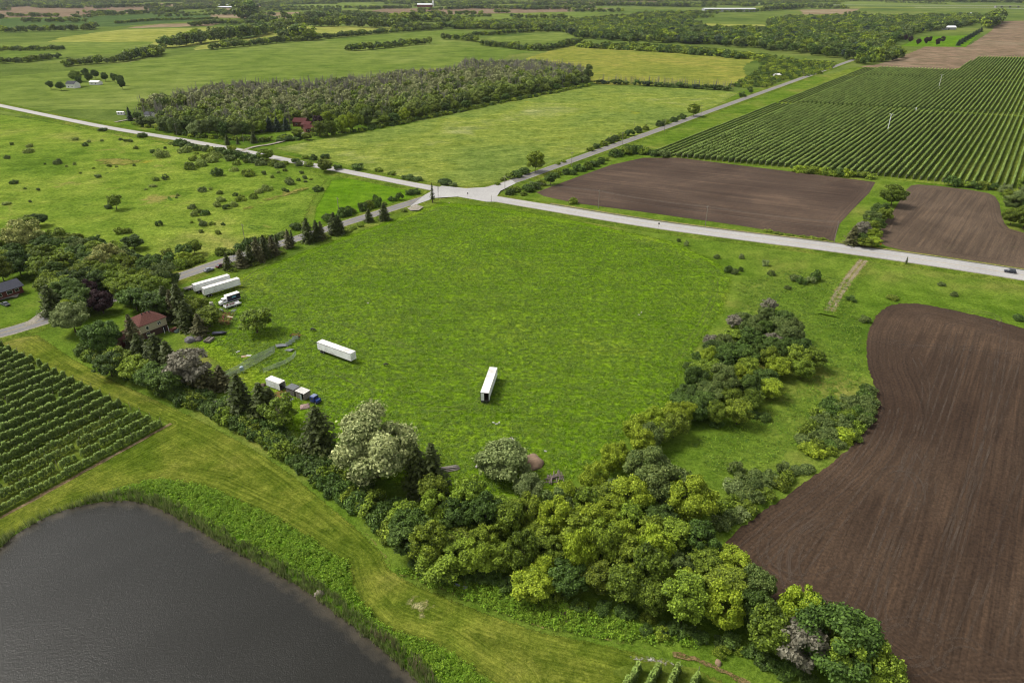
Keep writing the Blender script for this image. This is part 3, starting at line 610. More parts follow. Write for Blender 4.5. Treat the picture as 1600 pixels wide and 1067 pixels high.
def deadtree(key, n, H, spread=0.5, depth=4, upright=0.6, r0=0.17):
    out = []
    for i in range(n):
        r = random.Random(hash_seed(key) + i); mb = MB(); tr_ = MB()
        def grow(p, d, L, rad, dep):
            q = p + d * L; mb_ = tr_ if dep == depth else mb
            mb_.tube(p, q, rad, rad * .62, 5 if dep > 1 else 3, False)
            if dep == 0: return
            for k in range(r.choice((2, 3, 3)) if dep > 1 else 3):
                ax = Vector((r.uniform(-1, 1), r.uniform(-1, 1), r.uniform(-.2, 1) * upright)).normalized()
                nd = (d * (1 - spread) + ax * spread + Vector((0, 0, .12))).normalized(); grow(p.lerp(q, r.uniform(.55, 1)), nd, L * r.uniform(.55, .85), max(.02, rad * .55), dep - 1)
        grow(Vector((0, 0, -.2)), Vector((r.uniform(-.1, .1), r.uniform(-.1, .1), 1)).normalized(), H * .34, r0 * H / 9, depth)
        cm = bpy.data.meshes.new(f'{key}_branches_{i}'); cm.from_pydata(mb.v, [], mb.f); cm.update(); tm = bpy.data.meshes.new('trunk'); tm.from_pydata(tr_.v, [], tr_.f); tm.update()
        hh = max(v[2] for v in mb.v); out.append((cm, tm, hh, H * .4))
    return out
PR = {
    'broad': proto('broad', 8, 10, 4.6, 13000, .34, base=.1, ncl=62, clump=(.14, .30)),
    'tall': proto('tall', 4, 12, 4.2, 13000, .34, base=.1, ncl=60, clump=(.15, .31)),
    'round': proto('round', 5, 9, 4.8, 13000, .32, base=.06, ncl=60, clump=(.15, .31)),
    'big': proto('big', 3, 13, 7.5, 26000, .38, base=.06, ncl=95, clump=(.11, .24)),
    'airy': proto('airy', 3, 9, 4.2, 3800, .40, base=.12, ncl=44, clump=(.14, .28), trunk=.2),
    'willow': proto('willow', 2, 8, 5.2, 10000, .34, base=.04, ncl=44, clump=(.18, .34), droop=.8),
    'bloom': proto('bloom', 3, 15, 9.5, 36000, .42, base=.04, ncl=46, clump=(.13, .27)),
    'spruce': conifer('spruce', 4, 12, 3.4, 11, .5, power=.7),
    'wide': conifer('wide', 3, 12, 5.2, 11, .46, power=.62),
    'thin': conifer('thin', 2, 11, 1.9, 7, .40, bare=.18, sparse=.8),
    'dead': deadtree('dead', 3, 9, .5, 5),
    'snag': deadtree('snag', 3, 8, .42, 4, .9, .12),
}
def bushes(key, n, H, Rr, nleaf, leaf, **kw):
    out = []
    for i in range(n):
        V, Fc, tint, C = crown_arrays(hash_seed(key) * 13 + i, H, Rr, nleaf, leaf, base=.02, ncl=24, clump=(.22, .42), **kw)
        out.append((leaf_mesh(f'{key}_{i}', V, Fc, tint), H, Rr))
    return out
BU = {'bush': bushes('bush', 5, 3.2, 2.4, 1700, .30), 'low': bushes('low', 3, 1.5, 1.9, 900, .26), 'upright': bushes('upright', 3, 4.2, 1.7, 1500, .28)}

# ------------------------------------------------------------------ placing plants
MARKS = {
    'in the yard trees around the houses': [((20, 470), ' by the bungalow'), ((150, 490), ' by the purple tree'), ((178, 442), ' by the leaning pole'), ((232, 520), ' by the red-roofed house'), ((275, 500), ' by the tall ragged spruce'), ((275, 436), ' by the side road'), ((100, 515), ' by the pale round tree'), ((325, 500), ' by the rubble')],
    'in the tree belt below the meadow': [((697, 890), ' by the wide low tree'), ((890, 958), ' by the brush pile'), ((790, 745), ' by the silvery willow'), ((866, 760), ' by the pinkish timber'), ((1085, 810), ' by the big yellow-green tree'), ((1130, 885), ' by the plowed corner'), ((1320, 1050), ' by the belt end'), ((620, 860), ' by the strip bend'), ((1040, 1020), ' by the gravel patch'), ((703, 745), ' by the silver timber'), ((1200, 960), ' against the plowed soil')],
    'in the mixed clump beside the meadow': [((1062, 650), ' at its meadow corner'), ((1190, 640), ' by the round yellow tree'), ((1214, 590), ' by the golden tree'), ((1275, 580), ' facing the plowed field'), ((1160, 520), ' toward the highway'), ((1090, 570), ' facing the meadow')],
    'dotted over the open left pasture': [((183, 330), ' by the lone rounded tree'), ((416, 254), ' by the driveway mouth'), ((508, 272), ' by the pasture corner tree'), ((320, 370), ' toward the conifer row'), ((40, 360), ' toward the bungalow trees'), ((160, 210), ' by the highway'), ((300, 270), ' in its middle'), ((60, 240), ' far from both roads'), ((430, 300), ' by the bare strip')],
    'edging the middle wood': [((482, 205), ' by the rust-roofed house'), ((230, 190), ' by the white houses'), ((350, 220), ' by the driveway'), ((600, 196), ' by the tall pair'), ((920, 133), ' by the far field corner'), ((740, 168), ' along the hay field')],
    'along the road beyond the junction': [((790, 300), ' by the corner pole'), ((836, 272), ' by the large lone tree'), ((893, 262), ' by the bushy pole'), ((1000, 240), ' by the plowed corner'), ((1038, 206), ' by the orchard corner'), ((1083, 184), ' by the round dark tree'), ((660, 286), ' west of the junction'), ((1165, 150), ' toward the scrub')],
    'on the far verge of the side road': [((300, 412), ' before the parked cars'), ((383, 380), ' behind the conifers'), ((530, 338), ' by the thin pole'), ((640, 305), ' by the junction')],
}
def near_mark(X, Y, where):
    q = MARKS.get(where)
    if not q: return ''
    return min(q, key=lambda m_: (G(*m_[0])[0] - X) ** 2 + (G(*m_[0])[1] - Y) ** 2)[1]
DESC = {'M': ('leafy_tree', 'mid green leafy tree', 'broad'), 'Y': ('leafy_tree', 'bright yellow-green leafy tree', 'round'), 'D': ('leafy_tree', 'deep green leafy tree', 'broad'),
        'O': ('leafy_tree', 'dull grey-green leafy tree', 'round'), 'W': ('willow_tree', 'silvery green willow-like tree', 'willow'), 'F': ('blossom_tree', 'cream-blossomed tree', 'bloom'),
        'B': ('blossom_tree', 'pale yellow-blossomed tree', 'round'), 'P': ('purple_tree', 'dark purple-leaved tree', 'round'), 'C': ('spruce_tree', 'dark green spruce', 'spruce'),
        'CW': ('spruce_tree', 'broad dark green spruce', 'wide'), 'K': ('spruce_tree', 'brownish green conifer', 'spruce'), 'CT': ('spruce_tree', 'thin dark spruce', 'thin'),
        'X': ('dead_tree', 'bare grey dead tree', 'dead'), 'XS': ('dead_tree', 'slim bare grey snag', 'snag'), 'L': ('leafy_tree', 'thin-crowned pale green tree', 'airy'), 'H': ('leafy_tree', 'tall mid green tree', 'tall'),
        'T': ('spruce_tree', 'dark blue-green conifer', 'spruce')}
LEAFK = {'CW': 'C', 'CT': 'C', 'L': 'M', 'H': 'M'}
TREES = []
def tree(kind, X, Y, h, where, r=None, label=None, group=None, pk=None, seed=None):
    nm, adj, pkey = DESC[kind]; pk = 'big' if (pk or pkey) in ('broad', 'round', 'tall') and r and r > 6.3 else pk; P = PR[pk or pkey]; cm, tm, ph, prr = P[rng.randrange(len(P))]
    root = empty(nm, (X, Y, ground_z(X, Y)), rng.uniform(0, 6.28))
    s = h / ph; sx = (r / prr) if r else s * rng.uniform(.9, 1.1); root.scale = (sx, sx, s)
    tr_ = link('trunk', tm, root); cr = link('branches' if kind in ('X', 'XS') else 'crown', cm, root)
    for o, mt in ((tr_, bark_dead if kind in ('X', 'XS') else (bark_pale if kind == 'L' else bark)), (cr, bark_dead if kind in ('X', 'XS') else LM[LEAFK.get(kind, kind)])):
        if not o.data.materials: o.data.materials.append(None)
        o.material_slots[0].link = 'OBJECT'; o.material_slots[0].material = mt
    if kind == 'X':
        a_ = PR['airy'][rng.randrange(3)]; tw = link('twigs', a_[0], root); tw.scale = (prr / a_[3], prr / a_[3], ph / a_[2])
        if not a_[0].materials: a_[0].materials.append(None)
        tw.material_slots[0].link = 'OBJECT'; tw.material_slots[0].material = LM['X']
    where = where + near_mark(X, Y, where); tag(root, label or f'{adj} {where}', 'tree', group or f'{adj}s {where}')
    TREES.append((X, Y)); return root
BD = {'N': 'pale green bush', 'M': 'green bush', 'D': 'dark green bush', 'O': 'dull olive bush', 'Y': 'bright yellow-green bush', 'W': 'silvery bush', 'L': 'green bush'}
def bush(kind, X, Y, h, where, r=None, bk='bush', label=None):
    me, H, Rr = BU[bk][rng.randrange(len(BU[bk]))]; o = link('bush', me)
    o.location = (X, Y, ground_z(X, Y) - .05); o.rotation_euler = (0, 0, rng.uniform(0, 6.28)); s = h / H; sx = (r / Rr) if r else s; o.scale = (sx, sx, s)
    if not me.materials: me.materials.append(None)
    o.material_slots[0].link = 'OBJECT'; o.material_slots[0].material = LM[kind]
    where = where + near_mark(X, Y, where); tag(o, label or f'{BD[kind]} {where}', 'bush', f'{BD[kind]}es {where}'); return o
def tt(kind, x, y, h, where, r=None, **k):        # by the pixel of its top
    X, Y = G(x, y, h); return tree(kind, X, Y, h, where, r, **k)
def tb(kind, x, y, h, where, r=None, **k):        # by the pixel of its foot
    X, Y = G(x, y); return tree(kind, X, Y, h, where, r, **k)
def bb(kind, x, y, h, where, r=None, **k):
    X, Y = G(x, y); return bush(kind, X, Y, h, where, r, **k)
def poisson(poly, dmin, tries=6000, avoid=(), avd=None, maxn=9999):
    P = np.array(poly); lo, hi = P.min(0), P.max(0); pts = []
    for _ in range(tries):
        p = (rng.uniform(lo[0], hi[0]), rng.uniform(lo[1], hi[1]))
        if not inside(np.array([p]), poly)[0]: continue
        if any((p[0] - q[0]) ** 2 + (p[1] - q[1]) ** 2 < dmin * dmin for q in pts): continue
        if any((p[0] - q[0]) ** 2 + (p[1] - q[1]) ** 2 < (avd or dmin) ** 2 for q in avoid): continue
        pts.append(p)
        if len(pts) >= maxn: break
    return pts
def pick(ws):
    t_ = rng.random() * sum(ws.values())
    for k, v in ws.items():
        t_ -= v
        if t_ <= 0: return k
    return k
# ------------------------------------------------------------------ uncountable stuff: instances on points
def lod(key, n, H, Rr, nleaf, leaf, mats, trunk=True, **kw):
    """single-mesh plants for far woods; list of unlinked objects"""
    out = []
    for i in range(n):
        V, Fc, tint, C = crown_arrays(hash_seed(key) * 7 + i, H, Rr, nleaf, leaf, **kw)
        me = np_mesh(f'{key}_{i}', V, Fc, 4, {'tint': tint}); me.materials.append(mats[i % len(mats)]); o = bpy.data.objects.new(f'{key}_{i}', me); out.append(o)
    return out
def scatter(name, pts, protos, label, cat, rot=None, scl=None, idx=None, kind='stuff'):
    """pts (n,3); instances of protos placed by geometry nodes: one object of uncountable plants"""
    n = len(pts)
    if n == 0: return None
    me = bpy.data.meshes.new(name); me.vertices.add(n); me.vertices.foreach_set('co', np.asarray(pts, np.float32).ravel())
    rot = nr.uniform(0, 6.28, n) if rot is None else rot; scl = np.ones((n, 3)) if scl is None else scl; idx = nr.integers(0, len(protos), n) if idx is None else idx
    a = me.attributes.new('rot', 'FLOAT', 'POINT'); a.data.foreach_set('value', np.asarray(rot, np.float32))
    a = me.attributes.new('scl', 'FLOAT_VECTOR', 'POINT'); a.data.foreach_set('vector', np.asarray(scl, np.float32).ravel())
    a = me.attributes.new('pick', 'INT', 'POINT'); a.data.foreach_set('value', np.asarray(idx, np.int32))
    pc = bpy.data.collections.new(name + '_kinds')
    for p in protos: pc.objects.link(p)
    order = sorted(range(len(protos)), key=lambda i: protos[i].name)
    g = bpy.data.node_groups.new(name + '_scatter', 'GeometryNodeTree')
    g.interface.new_socket('Geometry', in_out='INPUT', socket_type='NodeSocketGeometry'); g.interface.new_socket('Geometry', in_out='OUTPUT', socket_type='NodeSocketGeometry')
    gi = g.nodes.new('NodeGroupInput'); go = g.nodes.new('NodeGroupOutput'); ip = g.nodes.new('GeometryNodeInstanceOnPoints'); ci = g.nodes.new('GeometryNodeCollectionInfo')
    ci.inputs['Collection'].default_value = pc; ci.inputs['Separate Children'].default_value = True; ci.inputs['Reset Children'].default_value = True
    ip.inputs['Pick Instance'].default_value = True
    def na(nm, ty): q = g.nodes.new('GeometryNodeInputNamedAttribute'); q.data_type = ty; q.inputs['Name'].default_value = nm; return q.outputs[0]
    cx = g.nodes.new('ShaderNodeCombineXYZ'); g.links.new(na('rot', 'FLOAT'), cx.inputs[2])
    g.links.new(gi.outputs[0], ip.inputs['Points']); g.links.new(ci.outputs[0], ip.inputs['Instance']); g.links.new(na('pick', 'INT'), ip.inputs['Instance Index'])
    g.links.new(cx.outputs[0], ip.inputs['Rotation']); g.links.new(na('scl', 'FLOAT_VECTOR'), ip.inputs['Scale']); g.links.new(ip.outputs[0], go.inputs[0])
    o = link(name, me); md = o.modifiers.new('scatter', 'NODES'); md.node_group = g
    tag(o, label, cat, None, kind); return o
FARMATS = [LM['M'], LM['D'], LM['O'], LM['Y'], LM['M'], LM['D']]
# ================================================================== TREES AND BUSHES (individuals)
yard = 'in the yard trees around the houses'
belt = 'in the tree belt below the meadow'
# --- house yard
for k, x, y, h, r, lab, kw in [
    ('B', 28, 345, 15, 8.5, 'huge pale yellow-blossomed tree behind the grey-roofed bungalow', {}),
    ('B', 160, 383, 13, 7, 'round pale yellow-blossomed tree beside the leaning pole in the yard', {}),
    ('H', 92, 394, 12, 6, 'tall open-crowned tree with pale stems beside the bungalow end', {'pk': 'airy'}),
    ('P', 152, 456, 8.5, 4.6, 'dark purple-leaved tree in the middle of the house yard', {}),
    ('P', 134, 441, 8.5, 3.2, 'narrow reddish purple tree next to the rounder purple tree', {}),
    ('W', 103, 474, 11, 6.3, 'round pale yellow-green tree at the corner of the mown strip', {'pk': 'round'}),
    ('D', 152, 503, 11, 6, 'deep green dense tree between the pale round tree and the red-roofed house', {'pk': 'round'}),
    ('K', 198, 490, 12.5, 3.4, 'brownish conifer standing right in front of the red roof', {}),
    ('CW', 236, 520, 14, 6.2, 'very broad dark conifer below the red-roofed house', {}),
    ('C', 272, 442, 15, 4.6, 'tall ragged spruce behind the red-roofed house', {}),
    ('K', 262, 452, 12, 3.2, 'yellowish brown conifer against the tall ragged spruce', {}),
    ('X', 288, 546, 12.5, 6.6, 'large bare grey tree full of fine twigs beside the broad conifer', {}),
    ('CW', 70, 446, 12, 5, 'olive green drooping conifer beside the bungalow drive', {}),
    ('M', 395, 484, 9, 6, 'lone airy green tree standing in the meadow by the junk piles', {'pk': 'airy'}),
    ('L', 430, 622, 9.5, 5, 'thin-crowned pale green tree with a brown trunk between spruces', {}),
    ('CW', 490, 634, 14, 5.8, 'broad dark spruce just below the blue truck cab', {}),
    ('C', 366, 582, 14, 4.6, 'dark spruce standing beside the bleached fallen branches', {}),
    ('C', 402, 597, 12, 4.6, 'dark spruce left of the thin-crowned pale tree', {}),
    ('F', 580, 652, 17.5, 11, 'huge cream-blossomed tree at the meadow corner', {}),
    ('C', 648, 692, 14, 4.0, 'pointed dark spruce touching the cream-blossomed tree', {}),
    ('C', 673, 692, 14, 3.8, 'pointed dark spruce by the grey plank pile', {}),
    ('W', 790, 697, 8.5, 6.4, 'silvery round willow at the meadow edge by the sand heap', {}),
    ('W', 826, 745, 5, 3.6, 'small silvery willow below the sand heap', {}),
    ('Y', 1085, 750, 11, 6.0, 'big round yellow-green tree near the plowed field corner', {}),
    ('O', 1018, 704, 11, 6.4, 'large grey-green tree above the big yellow-green tree', {}),
    ('O', 1045, 735, 10, 5.4, 'grey-green tree leaning on the big yellow-green tree', {}),
    ('Y', 985, 752, 9, 4.6, 'yellow-green tree between the tree belt and the grey-green trees', {}),
    ('D', 1318, 962, 13, 7.6, 'deep green round tree at the end of the belt against the plowed soil', {}),
    ('X', 1262, 975, 11, 4.5, 'bare twiggy grey tree near the end of the belt', {}),
    ('M', 697, 851, 7.5, 6.2, 'wide low green tree in front of the belt beside the mown strip', {'pk': 'round'}),
    ('Y', 832, 895, 6.5, 4.0, 'small yellow-green tree beside the brush pile', {}),
    ('D', 640, 822, 8, 4.6, 'deep green tree at the bend of the mown strip', {}),
    ('M', 183, 312, 9, 5, None, {}),
]:
    if lab is None: continue
    tt(k, x, y, h * 1.08, '', r * (1.3 if k in ('C', 'K', 'CW') else 1.12), label=lab, **kw)
tb('M', 183, 329, 9, '', 4.6, label='lone rounded tree standing in the open left pasture', pk='airy')
for k, x, y, h, r in [('D', 20, 392, 11, 6.5), ('M', -8, 400, 11, 6), ('D', 66, 370, 9, 5.5), ('M', 90, 372, 8, 5), ('D', 118, 384, 9, 5.5), ('D', 140, 400, 9, 5), ('M', 62, 385, 10, 6), ('D', 120, 425, 10, 5.5), ('M', 140, 424, 8, 5),
                      ('M', 205, 402, 11, 5.5), ('D', 228, 404, 11, 5), ('O', 252, 410, 12, 4.5), ('M', 190, 432, 10, 5.5), ('M', 222, 434, 10, 5.5), ('D', 205, 450, 9, 5), ('M', 178, 425, 9, 4.5), ('D', 100, 440, 10, 5.5), ('D', 118, 455, 9, 5), ('D', 238, 460, 10, 4.6),
                      ('M', 130, 468, 6, 3.5), ('Y', 105, 466, 8, 4), ('M', 300, 468, 8, 4.6), ('M', 322, 482, 7, 4.4), ('D', 205, 370, 6, 4), ('M', 40, 338, 6, 4), ('D', 55, 336, 6, 4), ('M', 290, 462, 8, 3.6)]:
    tt(k, x, y, h * 1.1, yard, r * 1.25)
for k, x, y, h, r in [('M', 182, 547, 7, 4.6), ('M', 208, 560, 7, 4.6), ('D', 165, 555, 7, 4.4), ('D', 235, 570, 8, 4.6), ('D', 258, 578, 8, 4.4)]:
    tt(k, x, y, h * 1.15, 'filling the hedge between the red-roofed house and the mown strip', r * 1.2)
for k, x, y, h, r in [('C', 210, 520, 12, 4), ('C', 256, 532, 13, 4.2), ('K', 308, 562, 10, 4), ('K', 306, 490, 8, 3), ('C', 252, 446, 12, 3.8), ('C', 285, 468, 11, 4), ('K', 340, 570, 8, 3), ('C', 418, 605, 9, 3.4)]:
    tt(k, x, y, h * 1.1, 'in the conifer row between the house and the spruces', r * 1.35)
for p in poisson(W([(64, 425), (90, 408), (160, 415), (235, 436), (262, 462), (250, 492), (205, 474), (185, 470), (170, 462), (110, 470), (72, 462), (66, 445)]), 5.0, 900, avoid=TREES + [G(30, 455), G(10, 460), G(45, 470)], avd=4.2):
    tree(pick({'D': 2, 'M': 2.5}), p[0], p[1], rng.uniform(8, 11), yard, rng.uniform(4.4, 6))
for p in poisson(W([(-40, 395), (40, 385), (120, 390), (200, 412), (245, 425), (225, 430), (150, 418), (60, 410), (-40, 430)]), 5.5, 900, avoid=TREES, avd=4.5):
    tree(pick({'D': 2, 'M': 2.5, 'O': .5}), p[0], p[1], rng.uniform(7, 10), 'behind the houses along the pasture edge', rng.uniform(4.4, 6))
# hedge bushes under the conifers, beside the mown strip
hw_ = chaikin(W([(120, 556), (190, 590), (260, 622), (335, 658), (405, 695), (465, 734), (525, 782), (575, 824), (604, 852)]), 1, False)
HEDGE_PTS = [(p[0] + rng.uniform(-1, 1) + .9, p[1] + rng.uniform(-1, 1) + 2.2) for p in resample(hw_, 1.6)] + [(p[0] + rng.uniform(-1.4, 1.4) + 3.4, p[1] + rng.uniform(-1.4, 1.4) + 5.5) for p in resample(hw_, 2.2)[8:]]
for p in resample(hw_, 11)[5:]:
    bush(pick({'D': 3, 'M': 3}), p[0] + 1.4, p[1] + 2.4, rng.uniform(3.4, 4.6), 'swelling out of the low hedge beside the mown strip', rng.uniform(2.6, 3.2))
# --- main belt
beltp = W([(628, 812), (690, 800), (770, 806), (850, 812), (900, 806), (930, 800), (960, 785), (1000, 800), (1015, 820), (1070, 855), (1120, 885), (1190, 935), (1260, 990), (1330, 1045), (1385, 1095), (1330, 1110), (1230, 1045), (1100, 990), (960, 958), (870, 925), (790, 905), (720, 900), (660, 888), (618, 850)])
for p in poisson(beltp, 4.9, 5000, avoid=TREES[-140:], avd=3.6):
    px = PIX(*p); k = pick({'M': 5, 'D': 4 if px[0] < 780 else .9, 'Y': 1.6 if px[0] > 760 else .5, 'H': 2, 'O': .6, 'X': .1})
    tree(k, p[0], p[1], rng.uniform(7.0, 12.5), belt, rng.uniform(3.4, 4.9), pk=('tall' if k == 'H' else ('broad' if k in 'MDY' and rng.random() < .75 else None)))
FOOT_PTS = [(p[0] + rng.uniform(-1.5, 1.5), p[1] + rng.uniform(-.6, 2.6)) for p in resample(chaikin(W([(640, 893), (700, 908), (780, 918), (850, 938), (960, 968), (1090, 1004), (1200, 1042), (1290, 1085)]), 1, False), 1.8)]
for x, y, k in [(950, 730, 'Y'), (925, 760, 'Y'), (965, 715, 'Y'), (940, 790, 'M'), (900, 790, 'M'), (880, 790, 'Y'), (1000, 700, 'Y'), (990, 678, 'Y'), (1015, 668, 'Y'), (1045, 655, 'Y'), (1030, 680, 'M'), (1065, 650, 'Y'), (1050, 672, 'M'), (1010, 690, 'O')]:
    tb(k, x + 2, y + 12, rng.uniform(6.5, 9.5), 'in the bright thicket climbing from the belt toward the clump', rng.uniform(3.2, 4.4))
# --- middle clump
clump = 'in the mixed clump beside the meadow'
cp = W([(1062, 645), (1075, 610), (1098, 580), (1118, 552), (1150, 535), (1185, 520), (1220, 518), (1250, 540), (1275, 575), (1258, 600), (1222, 590), (1190, 612), (1195, 640), (1150, 668), (1100, 668)])
tb('Y', 1200, 622, 6.5, '', 4.2, label='round yellow-green tree at the lower tip of the mixed clump')
tb('Y', 1214, 590, 7, '', 4.0, label='golden green tree in the heart of the mixed clump')
for p in poisson(cp, 5.2, 2500, avoid=TREES[-2:]):
    k = pick({'D': 4, 'O': 3, 'M': 2.4, 'Y': .5, 'X': .35}); tree(k, p[0], p[1], rng.uniform(6, 9.5), clump, rng.uniform(3.2, 4.8), pk='round' if k in 'DMO' and rng.random() < .5 else None)
for x, y, k, h in [(1160, 508, 'O', 5), (1195, 500, 'O', 5), (1145, 512, 'X', 5), (1200, 488, 'X', 6), (1182, 515, 'O', 6), (1225, 505, 'D', 5), (1110, 545, 'X', 5)]:
    tb(k, x, y, h, 'at the upper tip of the mixed clump', 3.4)
for x, y in [(1195, 655), (1120, 665), (1175, 650), (1060, 622), (1075, 575), (1090, 560)]: bb('D', x, y, 2.4, 'beside the mixed clump', 2)
scrub = 'in the scrub along the curved plowed edge'
for p in poisson(W([(1255, 690), (1270, 650), (1300, 632), (1340, 620), (1366, 612), (1366, 640), (1345, 675), (1318, 700), (1285, 716), (1262, 712)]), 2.6, 1500):
    bush(pick({'O': 4, 'M': 2, 'D': 1.5, 'Y': .7}), p[0], p[1], rng.uniform(2, 3.8), scrub, rng.uniform(1.8, 2.8))
bb('D', 1352, 608, 2.0, 'alone above the scrub on the curved plowed edge', 1.8); bb('O', 1351, 503, 2.6, 'alone on the grass by the plowed field top corner', 2.2); bb('D', 1592, 500, 2.2, 'on the grass above the near plowed field', 2.4)
for p in poisson(W([(1128, 790), (1140, 760), (1170, 742), (1225, 738), (1235, 752), (1190, 785), (1150, 815), (1120, 826)]), 2.9, 900):
    bush(pick({'O': 4, 'M': 1.5, 'W': .6}), p[0], p[1], rng.uniform(2, 3.8), 'in the loose scrub above the plowed field corner', rng.uniform(1.9, 2.8))
for x, y, h in [(1245, 738, 1.8), (1262, 735, 2), (1150, 738, 3.4)]: bb('O', x, y, h, 'in the loose scrub above the plowed field corner', 2)
rs = 'dotted over the rough grass beside the highway'
for x, y, k, h, r in [(1138, 425, 'D', 2.2, 2.2), (1148, 428, 'O', 1.8, 2), (1157, 424, 'D', 1.8, 1.2), (1242, 438, 'O', 2, 3), (1252, 443, 'D', 2.2, 2.4), (1274, 438, 'D', 3.6, 2.6), (1266, 442, 'W', 2.2, 2.2), (1120, 404, 'O', 1.6, 1.6), (1072, 384, 'W', 1.8, 1.2), (1158, 404, 'W', 1.8, 1.4), (1196, 415, 'W', 2, 2), (1205, 430, 'O', 1.6, 1.8), (1060, 378, 'O', 1.5, 1.2), (1330, 470, 'D', 1.4, 2.2), (1395, 468, 'M', 1.4, 2.6), (1470, 446, 'O', 1.2, 1.8), (1490, 462, 'O', 1.2, 1.8), (1230, 452, 'O', 1.4, 1.6)]:
    bb(k, x, y, h * 1.5, rs, r * .9)
tb('CT', 1415, 414, 3.6, '', 1.0, label='tiny dark conifer standing at the highway edge')
# --- conifers along the side road
row = 'in the row along the side road'
for x, y, k, h, r in [(357, 422, 'C', 8, 2.2), (378, 417, 'K', 8, 3.2), (392, 413, 'C', 9, 3), (404, 409, 'K', 11, 3.4), (416, 404, 'C', 11, 3.2), (427, 399, 'K', 9, 3), (434, 393, 'CT', 8, 1.8), (452, 388, 'K', 9, 2.4), (458, 386, 'CT', 8, 1.6), (482, 379, 'C', 12, 3.4), (496, 376, 'C', 10, 3), (503, 374, 'K', 9, 2.4), (524, 366, 'C', 11, 4), (531, 365, 'C', 9, 3), (577, 347, 'C', 7, 2.4), (601, 344, 'C', 9, 3.4)]:
    tb(k, x, y, h * 1.08, row, r * 1.35)
for x, y in [(365, 424), (400, 414), (440, 396), (510, 372), (545, 362), (552, 358), (563, 354), (632, 331)]: bb('M', x, y, 1.8, 'at the foot of the side road conifers', 2)
tb('CT', 676, 317, 12, '', 2.4, label='tall dark spruce standing alone at the road junction')
tb('XS', 685, 317, 11, '', 1.5, label='bare dead spruce pole beside the junction spruce')
vr = 'on the far verge of the side road'
for x, y, k, h, r in [(362, 398, 'M', 3, 3), (375, 392, 'D', 4, 3), (390, 386, 'D', 5, 3.5), (345, 398, 'M', 4, 3), (400, 383, 'D', 5, 3.4), (412, 380, 'M', 5, 3.4), (425, 378, 'D', 4, 3), (440, 371, 'O', 4, 3), (463, 358, 'D', 4, 3.4), (475, 356, 'M', 4, 3), (512, 346, 'D', 5, 3.4), (535, 338, 'D', 5, 3.4), (545, 336, 'D', 5, 3), (548, 333, 'M', 3, 3), (568, 329, 'D', 5, 3.2), (577, 326, 'M', 5, 3), (588, 323, 'D', 7, 3.2), (600, 320, 'M', 2, 2), (613, 314, 'D', 3, 2.4), (625, 313, 'D', 6, 2.2), (640, 305, 'D', 3.4, 2.8), (650, 303, 'D', 3.6, 2.8), (295, 416, 'M', 4, 3), (282, 420, 'M', 5, 3.5), (268, 410, 'D', 5, 3.4), (310, 410, 'M', 4, 3), (262, 402, 'M', 4, 3)]:
    bb(k, x, y, h, vr, r)
tb('D', 290, 405, 7, 'on the far verge of the side road', 4); tb('Y', 288, 412, 5.5, 'on the far verge of the side road', 3.6); tb('M', 305, 398, 7, 'on the far verge of the side road', 3.8)
# --- beyond the junction, both sides of the road
ur = 'along the road beyond the junction'
tb('M', 836, 270, 14, '', 6.6, label='large lone green tree beside the road beyond the junction', pk='tall')
tb('M', 1083, 183, 12, '', 6, label='round dark tree beside the road opposite the far orchard', pk='round')
tb('D', 860, 289, 8, ur, 4.2)
for x, y, k, h, r in [(798, 279, 'M', 4, 3.6), (808, 278, 'D', 5, 4), (820, 273, 'D', 5.5, 4.2), (786, 283, 'M', 2.4, 2.2), (777, 290, 'M', 1.6, 2), (797, 304, 'D', 4, 3.2), (806, 300, 'M', 4.4, 3.4), (824, 299, 'D', 5.4, 4), (836, 295, 'D', 5, 4), (846, 290, 'M', 4, 3.4), (818, 305, 'M', 2.2, 2.4), (870, 274, 'M', 4, 3), (884, 272, 'D', 5, 3), (894, 273, 'D', 4, 2.8), (905, 267, 'D', 5, 4.4), (917, 264, 'M', 5, 4), (928, 260, 'D', 5, 4.4), (938, 256, 'D', 4.6, 3.6), (947, 251, 'M', 3, 2.6), (962, 245, 'D', 6, 5), (975, 242, 'M', 6, 5), (985, 240, 'D', 7, 4.6), (996, 240, 'D', 7, 4.6), (1008, 241, 'M', 6, 5), (1022, 243, 'D', 5, 5), (1038, 245, 'O', 6, 5.4), (922, 237, 'M', 4, 3), (932, 233, 'D', 4, 3.4), (942, 229, 'M', 5, 3.2), (952, 225, 'D', 6, 3.4), (960, 221, 'D', 6, 3.6), (972, 217, 'M', 6, 4), (984, 213, 'D', 7, 4), (996, 208, 'D', 7, 3.6), (1008, 204, 'M', 6, 3), (1030, 198, 'D', 6, 4), (1040, 195, 'M', 5, 4), (1052, 191, 'D', 5, 4), (1065, 187, 'D', 5, 4), (872, 258, 'M', 2, 2), (880, 255, 'M', 2, 2), (1160, 152, 'D', 6, 4), (1172, 147, 'D', 7, 3), (868, 277, 'D', 3, 2.6), (707, 291, 'O', 3, 3), (694, 288, 'D', 4, 5), (640, 281, 'D', 3, 5), (652, 283, 'D', 3, 4), (592, 268, 'M', 3, 3), (612, 273, 'M', 3, 3)]:
    bb(k, x, y, h, ur, r, bk='bush' if r > 3 or h < 5 else 'upright')
for x, y in [(955, 222), (975, 212), (990, 204), (998, 202), (1010, 200)]: tb('XS', x, y, 8, ur, 1.6)
